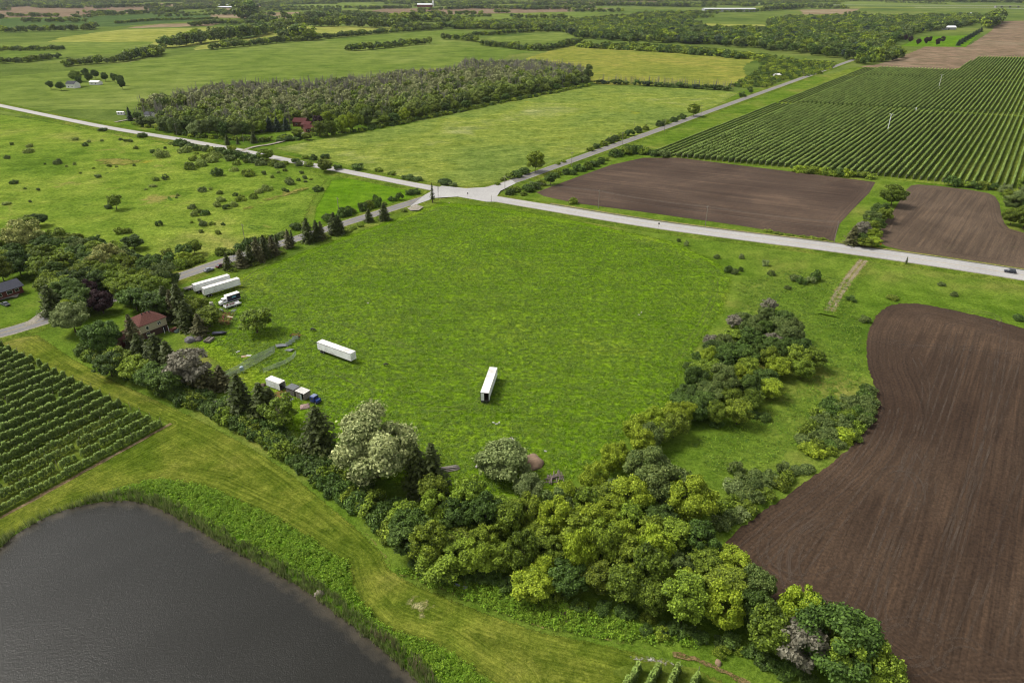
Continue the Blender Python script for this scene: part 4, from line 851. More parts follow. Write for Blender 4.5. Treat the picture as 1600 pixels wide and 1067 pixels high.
# --- tree line between the plowed fields, right
ln = 'in the tree line between the two plowed fields'
tb('M', 1392, 322, 12.5, '', 7.6, label='largest round green tree in the line between the two plowed fields', pk='round')
for x, y, k, h, r in [(1372, 342, 'D', 9, 5), (1360, 352, 'O', 8, 4.6), (1378, 348, 'M', 8, 4.6), (1368, 362, 'D', 7, 4.4), (1356, 368, 'M', 8, 4.6), (1345, 372, 'X', 9, 4), (1330, 384, 'K', 10, 5.2), (1342, 385, 'D', 6, 3.6), (1364, 376, 'Y', 6, 3.6), (1350, 388, 'M', 5, 3.8), (1362, 386, 'Y', 5, 4)]:
    tb(k, x, y, h, ln, r)
of = 'on the strip between the far orchard and the plowed soil'
for x in range(1250, 1340, 10): bb(pick({'M': 2, 'Y': 1, 'D': 1}), x, 268 + (x - 1250) * .1 + rng.uniform(-1, 2), rng.uniform(4, 6), of, rng.uniform(4, 5.4))
for x, y, h, r in [(1350, 277, 5, 4.4), (1360, 279, 4, 4), (1486, 291, 8, 4.4), (1508, 292, 4, 3.6), (1522, 294, 5, 5), (1534, 295, 5, 5), (1548, 296, 5, 4), (1240, 264, 3, 3)]: bb(pick({'M': 2, 'D': 2}), x, y, h, of, r)
for x, y, k, h, r in [(1598, 358, 'M', 13, 7), (1578, 352, 'M', 9, 5), (1580, 330, 'O', 10, 5.4), (1598, 320, 'W', 11, 6), (1575, 314, 'M', 7, 4.6), (1600, 300, 'M', 9, 6), (1618, 340, 'D', 13, 8), (1570, 305, 'W', 6, 4), (1625, 365, 'M', 9, 6)]:
    tb(k, x, y, h, 'in the grove at the end of the right plowed field', r)
bb('M', 895, 318, 3.5, 'on the bank between the highway and the plowed soil', 3.2)
for x, y in [(1200, 362), (1216, 366), (1233, 369), (1255, 372), (1270, 373), (1285, 376)]: bb('M', x, y, 1.3, 'on the bank between the highway and the plowed soil', 2.2)
# --- bushes dotted over the left pasture
pb = 'dotted over the open left pasture'
zs = 3.077
pst = [(280, 175, 3), (472, 240, 2.2), (70, 270, 2.5), (752, 255, 2.5), (797, 250, 2), (35, 370, 2.2), (186, 303, 1.2), (122, 297, 1), (388, 222, 1), (526, 190, 1.4), (452, 198, 1), (562, 192, 1), (360, 180, 1.2), (410, 90, 2.6), (60, 86, 1.6), (140, 120, 3.4), (145, 95, 2.4), (36, 150, 2), (365, 62, 2.4), (428, 72, 1.8), (490, 68, 1.4), (580, 62, 1.6), (605, 68, 1.6), (628, 70, 1.8), (655, 103, 2), (688, 45, 2.6), (735, 122, 2), (765, 128, 2), (780, 142, 5), (795, 102, 1.2), (825, 80, 2.2), (890, 118, 5), (945, 130, 1.6), (918, 200, 4.4), (965, 185, 4.6), (1040, 146, 4.2), (985, 160, 4), (1025, 166, 4.2), (1050, 232, 4.2), (1128, 210, 3), (1195, 234, 4.2), (1140, 180, 3), (1182, 172, 2), (1216, 170, 3.2), (1255, 180, 4.4), (1310, 185, 3), (1270, 228, 1.6), (1310, 242, 1.4), (1340, 218, 1.2), (1372, 210, 1.8), (1392, 272, 3.4), (1436, 256, 1.2), (1470, 262, 1.2), (1496, 252, 1.2), (1450, 222, 1.6), (1466, 246, 1.6), (1530, 305, 3.2), (1015, 300, 1.2), (975, 310, 2.6), (855, 330, 1), (850, 340, .8), (1044, 380, 2.4), (1064, 356, 2.4), (1058, 320, 2), (1124, 380, 2.6), (1156, 352, 3.2), (1134, 330, 1.6), (1220, 340, 2.6), (1248, 316, 2.4), (1282, 304, 3.2), (1366, 306, 1.6), (1382, 312, 1.2), (925, 390, 2.4), (956, 410, 2.4), (990, 420, 2.6), (936, 426, 2), (766, 472, 1.8), (962, 452, 1.2), (924, 462, .9), (980, 472, 2.4), (1020, 468, 1.6), (1074, 470, 1.1), (968, 505, 1.3), (1050, 514, 1.5), (580, 510, 2.6), (620, 508, 2), (735, 285, 2.2), (1110, 160, 4), (1010, 142, 3), (930, 158, 3), (700, 300, 1), (645, 186, 1), (320, 190, 1), (216, 178, .9), (146, 360, .9), (1090, 392, 2)]
for x, y, r in pst:
    h = r * (rng.uniform(.75, 1.0) if r > 2 else rng.uniform(1.1, 1.6)); bb(pick({'D': .8, 'O': 2, 'M': 2, 'N': 2}), x / zs, 200 + y / zs, h * 1.15, pb, r * 1.05, bk='low' if h < r and r > 2.3 else 'bush')
bb('D', 170, 327, 2.4, pb, 2.2)
# verge bushes of the left part of the highway
vb = 'along the highway beyond the left pasture'
for x, y, k, h, r in [(224, 215, 'D', 4, 4), (160, 205, 'D', 3, 4), (280, 228, 'D', 6, 4.6), (290, 230, 'D', 6, 4.4), (300, 233, 'D', 5, 4.4), (310, 235, 'D', 5, 4), (322, 236, 'O', 5, 4), (335, 238, 'M', 5, 4.4), (345, 240, 'D', 5, 4.6), (358, 243, 'D', 6, 4.4), (364, 240, 'Y', 6, 4), (372, 246, 'D', 5, 4.4), (385, 249, 'D', 5, 4.6), (398, 251, 'D', 5, 4.6), (428, 258, 'M', 4, 4), (438, 262, 'O', 4, 4), (445, 258, 'M', 3, 3), (462, 256, 'D', 4, 3), (468, 260, 'O', 3.4, 3), (484, 261, 'M', 4, 3.4), (528, 266, 'D', 4, 3), (560, 266, 'D', 5, 4.4), (490, 250, 'D', 4, 3), (508, 248, 'D', 4, 3.4), (478, 248, 'M', 3, 3), (412, 222, 'M', 5, 3), (440, 221, 'D', 3, 4), (450, 220, 'D', 3, 4), (462, 219, 'D', 3, 4)]:
    bb(k, x, y, h, vb, r)
tb('M', 416, 252, 9, '', 6, label='small round tree beside the highway at the driveway mouth', pk='round'); tb('M', 508, 270, 8.5, '', 5.6, label='round green tree where the pasture meets the highway', pk='round')
# --- around the far houses and the edge of the middle wood
wf = 'edging the middle wood'
for x, y, k, h, r in [(204, 189, 'T', 13, 4), (216, 189, 'D', 8, 4), (222, 198, 'O', 9, 5), (236, 198, 'O', 9, 5.4), (258, 206, 'O', 12, 6), (274, 210, 'O', 13, 6), (292, 207, 'D', 11, 5.4), (308, 213, 'W', 12, 6.4), (322, 214, 'O', 14, 7), (340, 212, 'O', 15, 6.4), (352, 217, 'D', 14, 5), (368, 216, 'O', 14, 7), (384, 215, 'D', 13, 5), (356, 228, 'C', 9, 3), (372, 226, 'C', 6, 2), (397, 224, 'C', 10, 4), (408, 208, 'M', 11, 6), (422, 206, 'T', 13, 5), (434, 206, 'T', 13, 5), (448, 204, 'T', 12, 5), (440, 202, 'Y', 12, 6), (420, 200, 'Y', 11, 6), (466, 216, 'M', 8, 5), (480, 219, 'M', 6, 4.4), (500, 214, 'M', 13, 6), (512, 213, 'M', 13, 7), (524, 211, 'M', 12, 6), (536, 208, 'Y', 14, 6), (548, 206, 'Y', 16, 7), (560, 202, 'M', 13, 6), (497, 196, 'P', 9, 5), (575, 199, 'O', 18, 6), (565, 196, 'H', 19, 6), (600, 196, 'M', 10, 6), (615, 194, 'D', 10, 6), (632, 190, 'Y', 12, 6), (648, 186, 'M', 11, 6), (665, 183, 'M', 11, 6), (680, 180, 'M', 11, 6), (697, 177, 'D', 10, 5), (712, 174, 'M', 10, 5), (728, 171, 'D', 9, 5), (745, 167, 'M', 9, 5), (760, 164, 'D', 9, 5), (775, 161, 'M', 9, 5), (790, 158, 'D', 8, 5), (806, 154, 'M', 9, 5), (822, 152, 'M', 8, 5), (838, 148, 'D', 8, 5), (855, 145, 'M', 8, 5), (870, 142, 'D', 8, 5), (885, 139, 'M', 8, 5), (900, 136, 'D', 8, 5), (916, 133, 'O', 12, 5), (512, 192, 'Y', 10, 5.4), (528, 192, 'Y', 10, 5.4)]:
    tb(k, x, y, h, wf, r)
tb('O', 919, 131, 24, '', 6.5, label='tallest round-topped tree at the far corner of the hay field', pk='airy')
tb('M', 120, 128, 14, '', 9, label='large round tree beside the white farmhouse in the crop field'); 
for x, y in [(80, 140), (96, 142), (135, 122), (150, 124), (165, 128), (180, 130), (190, 134), (192, 140), (125, 136), (140, 130)]: tb('D', x, y, rng.uniform(9, 13), 'around the white farmhouse in the crop field', rng.uniform(4.4, 6))
for x, y in [(1414, 64), (1422, 66), (1434, 70), (1452, 66), (1446, 69), (1464, 71), (1472, 66)]: tb('P', x, y + 1, rng.uniform(12, 15), 'in the row by the far farm lawn', 5)
for i in range(9): tb('T', 1497 + i * 4.4, 72 - i * 2.7, 13, 'in the far windbreak beside the tilled field', 7)
# ================================================================== VEHICLES, BUILDINGS, CLUTTER
white = plain('white_paint', A(238, 239, 240, .9), .5, var=.07, scale=.6, dirt=A(176, 172, 160)); white_roof = plain('white_roof_skin', A(228, 226, 221, .85), .6, var=.1, scale=.5, dirt=A(168, 164, 150))
black_rub = plain('rubber', (.012, .012, .012), .9, var=.2); steel = plain('dull_steel', A(120, 122, 124), .5, .6); dark_steel = plain('dark_chassis', (.02, .02, .022), .7); rim_m = plain('rim_white', A(206, 206, 204), .5)
ply = plain('trailer_inside', A(96, 84, 72), .9, var=.3, scale=1); glassm = plain('window_glass', (.02, .026, .032), .12, spec=.6, var=.1)
wheel_t = bpy.data.meshes.new('tyre'); mb = MB()
def wheel_meshes():
    t_ = bpy.data.meshes.new('tyre'); r_ = bpy.data.meshes.new('rim'); n = 16; prof = [(.30, -.12), (.46, -.14), (.5, -.1), (.5, .1), (.46, .14), (.30, .12)]
    vs = [(rr * math.cos(6.2832 * i / n), yy, rr * math.sin(6.2832 * i / n)) for i in range(n) for rr, yy in prof]; k = len(prof)
    fs = [(i * k + j, i * k + (j + 1) % k, ((i + 1) % n) * k + (j + 1) % k, ((i + 1) % n) * k + j) for i in range(n) for j in range(k)]; t_.from_pydata(vs, [], fs); t_.materials.append(black_rub)
    vs = []; 
    for yy, rr in ((-.07, .31), (-.11, .12), (.11, .12), (.07, .31)): vs += [(rr * math.cos(6.2832 * i / n), yy, rr * math.sin(6.2832 * i / n)) for i in range(n)]
    fs = [(j * n + i, j * n + (i + 1) % n, (j + 1) * n + (i + 1) % n, (j + 1) * n + i) for j in range(3) for i in range(n)] + [tuple(range(n, 2 * n)), tuple(range(2 * n, 3 * n))]; r_.from_pydata(vs, [], fs); r_.materials.append(rim_m)
    return t_, r_
TY, RI = wheel_meshes()
def wheel(root, x, y, r, wide=1.0, rim=None):
    w_ = link('wheel', TY, root); w_.location = (x, y, r); w_.scale = (r / .5, wide, r / .5)
    t_ = link('rim', RI, w_); return w_
def place(name, p, ang, z=None):
    """empty at ground point p whose +X points along azimuth ang"""
    return empty(name, (p[0], p[1], ground_z(p[0], p[1]) if z is None else z), math.pi / 2 - ang)
def part(root, name, mat, *boxes, bevel=0.0):
    mb = MB()
    for b_ in boxes: mb.box(*b_)
    return mb.build(name, mat, root, bevel)

def semi_trailer(rear, front, label, opened=False, L=None):
    Rp, Fp = G(*rear, 4.1), G(*front, 4.1); a = az(Rp, Fp); D = math.hypot(Fp[0] - Rp[0], Fp[1] - Rp[1]); L = L or min(max(D, 13.5), 16.3)
    t_ = place('semi_trailer', Rp, a); w2, z0, z1 = 1.29, 1.22, 4.05
    part(t_, 'side_wall', white, (0, L, w2 - .04, w2, z0, z1)); part(t_, 'side_wall', white, (0, L, -w2, -w2 + .04, z0, z1))
    part(t_, 'front_wall', white, (L - .05, L, -w2 + .042, w2 - .042, z0, z1 - .003)); part(t_, 'floor', ply, (.02, L - .06, -w2 + .045, w2 - .045, z0 - .1, z0 + .05))
    rf = part(t_, 'roof', white_roof, (-.01, L + .01, -w2 - .01, w2 + .01, z1 + .003, z1 + .05)); 
    mb = MB(); [mb.box(x, x + .05, -w2, w2, z1 + .053, z1 + .062) for x in np.arange(1.2, L - .5, 1.2)]; mb.build('roof_seam', white, rf)
    mb = MB(); [mb.box(0, L, s * (w2 + .003), s * (w2 + .03), z, z + .1) for s in (-1, 1) for z in (z0 + .01, z1 - .12)]; mb.build('rail', steel, t_)
    part(t_, 'door_frame', steel, (-.05, -.003, -w2, -w2 + .12, z0, z1), (-.05, -.003, w2 - .12, w2, z0, z1), (-.05, -.003, -w2 + .123, w2 - .123, z1 - .14, z1), (-.05, -.003, -w2 + .123, w2 - .123, z0 - .1, z0))
    if opened:
        part(t_, 'rear_door', white, (-.04, 0.01, .15, w2 - .13, z0 + .01, z1 - .15)); part(t_, 'rear_door', white, (.05, 1.22, -w2 - .09, -w2 - .04, z0 + .01, z1 - .02))
    else:
        for s in (-1, 1):
            d = part(t_, 'rear_door', white, (-.045, -.01, min(s * .01, s * (w2 - .125)), max(s * .01, s * (w2 - .125)), z0 + .005, z1 - .145))
            mb = MB(); [mb.box(-.085, -.05, s * y - .02, s * y + .02, z0 + .05, z1 - .2) for y in (.3, .85)]; mb.build('lock_bar', steel, d)
    part(t_, 'chassis', dark_steel, (.4, L - 1.2, -.55, -.4, .9, 1.11), (.4, L - 1.2, .4, .55, .9, 1.11), (.6, 3.4, -.39, .39, .72, .9)); part(t_, 'bumper', steel, (-.06, .04, -1.1, 1.1, .5, .62), (-.04, .02, -.7, -.6, .62, 1.11), (-.04, .02, .6, .7, .62, 1.11))
    for x in (1.3, 2.55):
        for s in (-1, 1): wheel(t_, x, s * 1.02, .5, 1.9)
    for s in (-1, 1): part(t_, 'landing_leg', steel, (L - 3.3, L - 3.15, s * .75 - .07, s * .75 + .07, .06, 1.12), (L - 3.4, L - 3.05, s * .75 - .15, s * .75 + .15, 0, .058))
    tag(t_, label, 'trailer', 'white semi-trailers'); return t_
semi_trailer((757, 615), (771, 575), 'white semi-trailer standing alone with one rear door open, dark inside', True)
semi_trailer((499.3, 533.5), (551.5, 552), 'white semi-trailer standing between the wire fence and the black animals')
semi_trailer((301.5, 445), (356.8, 429.3), 'white semi-trailer parked nearest the side road with a flatbed behind')
semi_trailer((316.5, 451), (372.3, 434.6), 'white semi-trailer parked between the other trailer and the box truck')
# flatbed sticking out behind the upper trailer
p = G(288, 455); t_ = place('flatbed_trailer', p, az(G(301, 455), G(357, 438)))
part(t_, 'deck', plain('grey_planks', A(186, 180, 168), .9, var=.2), (0, 7, -1.25, 1.25, .95, 1.08)); part(t_, 'frame', dark_steel, (.2, 6.6, -.6, -.45, .7, .947), (.2, 6.6, .45, .6, .7, .947))
for s in (-1, 1): wheel(t_, 1.6, s * 1.0, .45, 1.5); wheel(t_, 2.7, s * 1.0, .45, 1.5)
tag(t_, 'low grey flatbed poking out behind the upper white trailer', 'trailer')
# box truck
Fp, Rp = G(340, 481), G(375, 469.5); a = az(Rp, Fp); t_ = place('box_truck', Rp, a); navy = plain('navy_box', A(34, 40, 66), .45, var=.15, scale=.5)
part(t_, 'box_wall', navy, (0, 5.6, -1.22, 1.22, 1.05, 3.5)); part(t_, 'box_roof', white_roof, (-.04, 5.64, -1.26, 1.26, 3.503, 3.6)); part(t_, 'box_trim', white, (5.603, 5.7, -1.2, 1.2, 1.1, 3.45), (.0, 5.6, 1.225, 1.25, 1.05, 1.17), (.0, 5.6, -1.25, -1.225, 1.05, 1.17))
for s in (-1, 1): part(t_, 'side_emblem', plain('pale_blue_emblem' if s > 0 else 'pale_blue_emblem_b', A(120, 190, 214), .5), (1.9, 3.6, *((1.223, 1.235) if s > 0 else (-1.235, -1.223)), 2.3, 2.95))
mb = MB(); mb.prism([(-1.05, 1.0), (1.05, 1.0), (1.05, 2.2), (.9, 2.75), (-.9, 2.75), (-1.05, 2.2)], 5.8, 7.3); cab = mb.build('cab', white, t_, .05)
mb = MB(); mb.add([(7.31, -1.0, .75), (8.6, -.85, .75), (8.6, .85, .75), (7.31, 1.0, .75), (7.31, -1.0, 2.0), (8.6, -.8, 1.65), (8.6, .8, 1.65), (7.31, 1.0, 2.0)], [(0, 3, 2, 1), (4, 5, 6, 7), (0, 1, 5, 4), (1, 2, 6, 5), (2, 3, 7, 6), (3, 0, 4, 7)]); mb.build('hood', white, t_, .06)
part(t_, 'windscreen', glassm, (7.303, 7.33, -.85, .85, 2.05, 2.62)); part(t_, 'side_window', glassm, (6.2, 7.1, 1.045, 1.07, 1.95, 2.45)); part(t_, 'side_window', glassm, (6.2, 7.1, -1.07, -1.045, 1.95, 2.45))
part(t_, 'bumper', steel, (8.61, 8.75, -1.0, 1.0, .45, .75)); part(t_, 'chassis', dark_steel, (.2, 8.5, -.5, .5, .6, .98))
for s in (-1, 1): part(t_, 'headlight', plain('headlamp%d' % s, (.7, .7, .68), .2), (8.603, 8.63, s * .6 - .15, s * .6 + .15, 1.0, 1.25)); wheel(t_, 1.6, s * .98, .48, 1.9); wheel(t_, 7.6, s * .95, .48, 1.1)
tag(t_, 'box truck with a white cab, navy box and white roof', 'truck')
# low white trailer with scrap
p, q = G(376, 476), G(352, 483.5); t_ = place('utility_trailer', p, az(p, q)); L = 6.6
part(t_, 'deck', white, (0, L, -1.1, 1.1, .75, .85)); part(t_, 'side_board', white, (0, L, 1.06, 1.14, .853, 1.35)); part(t_, 'side_board', white, (0, L, -1.14, -1.06, .853, 1.35)); part(t_, 'front_board', white, (L - .06, L, -1.057, 1.057, .853, 1.35))
part(t_, 'drawbar', steel, (L + .003, L + 1.3, -.06, .06, .6, .72)); [wheel(t_, x, s * 1.0, .38, 1.2) for x in (2.2, 3.1) for s in (-1, 1)]
tag(t_, 'low white open trailer loaded with scrap in front of the box truck', 'trailer')
scr = [plain('scrap_red', A(130, 70, 60), .7), plain('scrap_grey', A(110, 108, 106), .7), plain('scrap_brown', A(120, 96, 76), .8), plain('scrap_blue', A(90, 110, 140), .6)]
base = t_.matrix_basis.copy()
for i in range(6):
    mb = MB(); w_, l_, h_ = rng.uniform(.3, .7), rng.uniform(.5, 1.2), rng.uniform(.25, .6); mb.box(-l_ / 2, l_ / 2, -w_ / 2, w_ / 2, 0, h_); o = mb.build('scrap_piece', scr[i % 4], None, .04)
    loc = Matrix.Translation(t_.location) @ Matrix.Rotation(t_.rotation_euler[2], 4, 'Z') @ Vector((2.6 + i * .6, (-.55, .5)[i % 2], .853)); o.location = loc; o.rotation_euler = (0, 0, t_.rotation_euler[2] + rng.uniform(-.4, .4)); tag(o, ['dark red', 'grey', 'brown', 'blue-grey'][i % 4] + ' block of scrap lying in the low white trailer', 'scrap', 'scrap in the low white trailer')
# tanks and yard litter
p = G(343, 490); t_ = place('metal_tank', p, R(100)); tank_m = plain('galvanised', A(176, 182, 190), .4, .3, dirt=A(130, 120, 110)); mb = MB(); mb.tube((-1.6, 0, .75), (1.6, 0, .75), .62, .62, 14); mb.tube((1.6, 0, .75), (1.85, 0, .75), .62, .3, 14); mb.tube((-1.85, 0, .75), (-1.6, 0, .75), .3, .62, 14); mb.build('shell', tank_m, t_); part(t_, 'cradle', dark_steel, (-1.1, -.9, -.5, .5, 0, .25)); part(t_, 'cradle', dark_steel, (.9, 1.1, -.5, .5, 0, .25)); tag(t_, 'silver-grey fuel tank lying on cradles near the rubble', 'tank')
p = G(331, 479); t_ = place('plastic_tank', p, 0); pm = plain('cream_plastic', A(226, 222, 200), .5); mb = MB(); mb.tube((0, 0, 0), (0, 0, 1.5), .75, .75, 14); mb.tube((0, 0, 1.5), (0, 0, 1.8), .75, .3, 14); mb.build('shell', pm, t_); mb = MB().tube((0, 0, 1.8), (0, 0, 1.92), .22, .22, 10); mb.build('lid', dark_steel, t_); tag(t_, 'squat cream plastic tank beside the truck cab', 'tank')
def slab(name, x, y, ang, l_, w_, h_, mat, label, cat, group=None, z=None, tilt=0):
    X, Y = G(x, y); mb = MB().box(-l_ / 2, l_ / 2, -w_ / 2, w_ / 2, 0, h_); o = mb.build(name, mat, None, min(.03, h_ * .3)); o.location = (X, Y, ground_z(X, Y) if z is None else z); o.rotation_euler = (0, tilt, math.pi / 2 - ang); tag(o, label, cat, group); return o
tin = plain('grey_tin', A(150, 156, 160), .5, .4, dirt=A(120, 110, 100)); beige = plain('beige_board', A(226, 212, 176), .8)
slab('metal_sheet', 363, 488, R(10), 4.2, 1.6, .12, tin, 'grey metal sheet lying in front of the low white trailer', 'sheet')
slab('board', 360, 498, R(112), 2.6, .9, .25, beige, 'cream board lying on the reddish rubble', 'board'); slab('board', 328, 485, R(95), 2.0, .3, .15, beige, 'thin cream board on the grass below the plastic tank', 'board')
slab('board', 383, 558, R(70), 2.4, 1.4, .15, plain('tan_board', A(204, 176, 140), .8), 'tan board lying inside the wire run', 'board'); slab('board', 389, 557, R(95), 1.8, 1.2, .12, plain('pale_board', A(214, 214, 204), .8), 'pale board beside the tan board in the wire run', 'board')
slab('board', 372, 551, R(40), 1.4, .5, .3, plain('white_scrap', A(224, 224, 216), .8), 'white scrap on the grass near the lone airy tree', 'board')
# plank stack, covered heaps, dark covered boat
p = G(327, 533); t_ = place('plank_stack', p, R(10)); pl_m = plain('silvered_planks', A(158, 150, 136), .95, var=.3, scale=4)
for i in range(7): part(t_, 'plank', pl_m, (-1.7 + rng.uniform(-.2, .2), 1.7 + rng.uniform(-.2, .2), -1.25 + i * .36, -.95 + i * .36, .02, .75 + rng.uniform(-.25, .25)), bevel=.02)
tag(t_, 'stack of silvered planks beside the dark covered boat', 'plank stack')
def heap(name, x, y, r, h, mat, label, cat, n=22, flat=1.0, seed=0, sink=.05):
    X, Y = G(x, y); r_ = random.Random(seed); bm = bmesh.new(); bmesh.ops.create_icosphere(bm, subdivisions=3, radius=1)
    for v in bm.verts:
        n_ = .16 * math.sin(v.co.x * 5 + seed) * math.cos(v.co.y * 4.3 + seed * 2) + .1 * math.sin(v.co.z * 7 + v.co.x * 9) + r_.uniform(-.05, .05); v.co *= 1 + n_
        v.co.x *= r; v.co.y *= r * flat; v.co.z = max(v.co.z, -.1) * h
    for f in bm.faces: f.smooth = True
    me = bpy.data.meshes.new(name); bm.to_mesh(me); bm.free(); o = link(name, me, None, mat); o.location = (X, Y, ground_z(X, Y) - sink); o.rotation_euler = (0, 0, r_.uniform(0, 6)); tag(o, label, cat); return o
tarp = plain('grey_tarp', A(138, 134, 138), .8, var=.2, bump=.05); heap('tarp_heap', 297, 533, 1.9, 1.7, tarp, 'round heap under a grey tarp beside the brownish shrub', 'heap', seed=2)
heap('junk_heap', 310, 531, 1.7, 1.1, plain('mixed_junk', A(112, 104, 98), .9, var=.4, scale=3, bump=.08), 'low grey junk heap next to the tarp heap', 'heap', seed=4)
p = G(343, 524); t_ = place('covered_boat', p, R(80)); mb = MB(); hull = [(-2.4, .95), (1.2, .95), (2.9, 0), (1.2, -.95), (-2.4, -.95)]; vs = [(x, y, 1.0) for x, y in hull] + [(x * .85, y * .5, .25) for x, y in hull]; mb.add(vs, [(0, 1, 2, 3, 4), (9, 8, 7, 6, 5)] + [(i, 5 + i, 5 + (i + 1) % 5, (i + 1) % 5) for i in range(5)]); mb.build('hull', plain('boat_black', (.02, .021, .026), .5), t_); mb = MB(); mb.add([(-2.2, .8, 1.01), (1.1, .8, 1.01), (2.5, 0, 1.01), (1.1, -.8, 1.01), (-2.2, -.8, 1.01), (-2.0, 0, 1.5), (1.2, 0, 1.4)], [(0, 1, 6, 5), (1, 2, 6), (2, 3, 6), (3, 4, 5, 6), (4, 0, 5)]); mb.build('cover', plain('navy_cover', A(58, 62, 92), .7), t_); tag(t_, 'small dark boat under a navy cover beside the plank stack', 'boat')
heap('tarp_heap', 277, 518, 1.6, .9, plain('green_tarp', A(64, 92, 80), .7), 'dark green tarp heap in the spruce shade beside the house', 'heap', seed=7, flat=.7)
# brick rubble
brick_m = plain('red_rubble', A(150, 84, 64), .95, var=.4, scale=6)
for i in range(26):
    X, Y = G(*(rng.uniform(336, 364), rng.uniform(492, 508))); me_b = MB().box(-.22, .22, -.12, .12, 0, .2); o = me_b.build('brick_block', brick_m); o.location = (X, Y, ground_z(X, Y) - .02); o.rotation_euler = (rng.uniform(-.3, .3), rng.uniform(-.3, .3), rng.uniform(0, 6)); s = rng.uniform(.8, 2.4); o.scale = (s, s, s * .8); tag(o, 'reddish rubble block scattered between the truck and the plank stack', 'rubble', 'rubble blocks')
# wire runs
wire = plain('galv_wire', A(186, 198, 190), .6); wpost = plain('pale_post', A(206, 206, 194), .8)
def wire_fence(px, label, h=1.6, step=2.6):
    pts = resample(W(px), step); root = empty('wire_fence', (pts[0][0], pts[0][1], ground_z(*pts[0])))
    o0 = root.location; zs_ = [ground_z(*p) for p in pts]
    for p, z in zip(pts, zs_):
        mb = MB().tube((p[0] - o0[0], p[1] - o0[1], z - o0[2] - .1), (p[0] - o0[0], p[1] - o0[1], z - o0[2] + h + .1), .05, .05, 6); mb.build('post', wpost, root)
    for (p, z), (q, zq) in zip(zip(pts[:-1], zs_[:-1]), zip(pts[1:], zs_[1:])):
        mb = MB()
        for k in range(7): mb.tube((p[0] - o0[0], p[1] - o0[1], z - o0[2] + .12 + k * h / 6.3), (q[0] - o0[0], q[1] - o0[1], zq - o0[2] + .12 + k * h / 6.3), .028, .028, 4, False)
        n = 10
        for k in range(1, n):
            f = k / n; x, y, zz = p[0] + (q[0] - p[0]) * f - o0[0], p[1] + (q[1] - p[1]) * f - o0[1], z + (zq - z) * f - o0[2]; mb.tube((x, y, zz + .1), (x, y, zz + h), .022, .022, 4, False)
        mb.build('mesh_panel', wire, root)
    tag(root, label, 'fence')
wire_fence([(412, 584), (428, 577), (446, 570), (458, 563), (463, 556)], 'curved wire fence run with pale posts nearer the white shed')
wire_fence([(348, 590), (372, 578), (398, 563), (430, 548)], 'long wire fence run from the spruces to the tin sheets'); wire_fence([(345, 596), (372, 584), (400, 570), (430, 552)], 'second wire fence line alongside the long run')
slab('tin_sheet', 441, 543, R(65), 4.2, 2.2, .1, tin, 'grey tin sheet roof laid over the corner of the wire run', 'sheet', z=.9, tilt=.12); slab('tin_sheet', 452, 549, R(120), 3.6, 1.8, .1, tin, 'tilted grey tin sheet joining the two wire runs', 'sheet', z=.6, tilt=-.2)
for i, (x, y) in enumerate([(452, 541), (457, 537), (462, 532)]):
    X, Y = G(x, y); t_ = place('pale_gate', (X, Y), R(58)); gm_ = plain('pale_green_gate_%d' % i, A(190, 208, 196), .6); part(t_, 'frame', gm_, (-1.1, -1.04, -.03, .03, 0, 1.5), (1.04, 1.1, -.03, .03, 0, 1.5), (-1.037, 1.037, -.03, .03, 1.42, 1.5), (-1.037, 1.037, -.03, .03, .1, .18))
    for k in range(5): part(t_, 'slat', gm_, (-1.035, 1.035, -.02, .02, .24 + k * .235, .4 + k * .235))
    tag(t_, 'pale green slatted gate panel leading to the red implement', 'gate', 'pale slatted gate panels')
p = G(464, 526); t_ = place('farm_implement', p, R(110)); red = plain('faded_red', A(168, 76, 66), .6, var=.25)
part(t_, 'frame_bar', red, (-2.0, 2.0, -.9, -.8, .55, .7)); part(t_, 'frame_bar', red, (-2.0, 2.0, .1, .2, .55, .7)); part(t_, 'cross_bar', red, (-1.6, -1.5, -.797, .097, .56, .69), (1.5, 1.6, -.797, .097, .56, .69), (-.05, .05, -.797, 1.6, .56, .69))
for k in range(9): part(t_, 'tine', dark_steel, (-1.9 + k * .46, -1.84 + k * .46, -.75, -.69, 0, .56))
wheel(t_, -1.9, -1.2, .36); wheel(t_, 1.9, -1.2, .36); tag(t_, 'faded red tine harrow at the end of the pale gates', 'implement')
p = G(379, 582); t_ = place('water_tank', p, 0); bl = plain('pale_blue_tank', A(190, 214, 226), .45); mb = MB(); mb.tube((0, 0, .9), (0, 0, 2.1), .62, .62, 14); mb.tube((0, 0, 2.1), (0, 0, 2.35), .62, .2, 14); mb.build('shell', bl, t_)
for x, y in ((-.5, -.5), (.5, -.5), (-.5, .5), (.5, .5)): mb = MB().tube((x * 1.3, y * 1.3, 0), (x * .8, y * .8, .95), .05, .05, 5); mb.build('leg', bl, t_)
tag(t_, 'pale blue water tank on legs beside the wire run', 'tank')
p = G(348, 590); t_ = place('stock_trough', p, R(70)); mb = MB(); n = 14; ring = lambda r_, z: [(r_ * math.cos(6.2832 * i / n), .75 * r_ * math.sin(6.2832 * i / n), z) for i in range(n)]
vs = ring(1.0, 0) + ring(1.1, .55) + ring(.95, .55) + ring(.85, .1); mb.add(vs, [(j * n + i, j * n + (i + 1) % n, (j + 1) * n + (i + 1) % n, (j + 1) * n + i) for j in range(3) for i in range(n)] + [tuple(range(3 * n, 4 * n))]); mb.build('tub', plain('pale_tub', A(210, 206, 190), .7), t_); mb = MB(); mb.add(ring(.9, .35), [tuple(range(n))]); mb.build('water', glassm, t_); tag(t_, 'pale oval stock trough at the end of the wire run', 'trough')
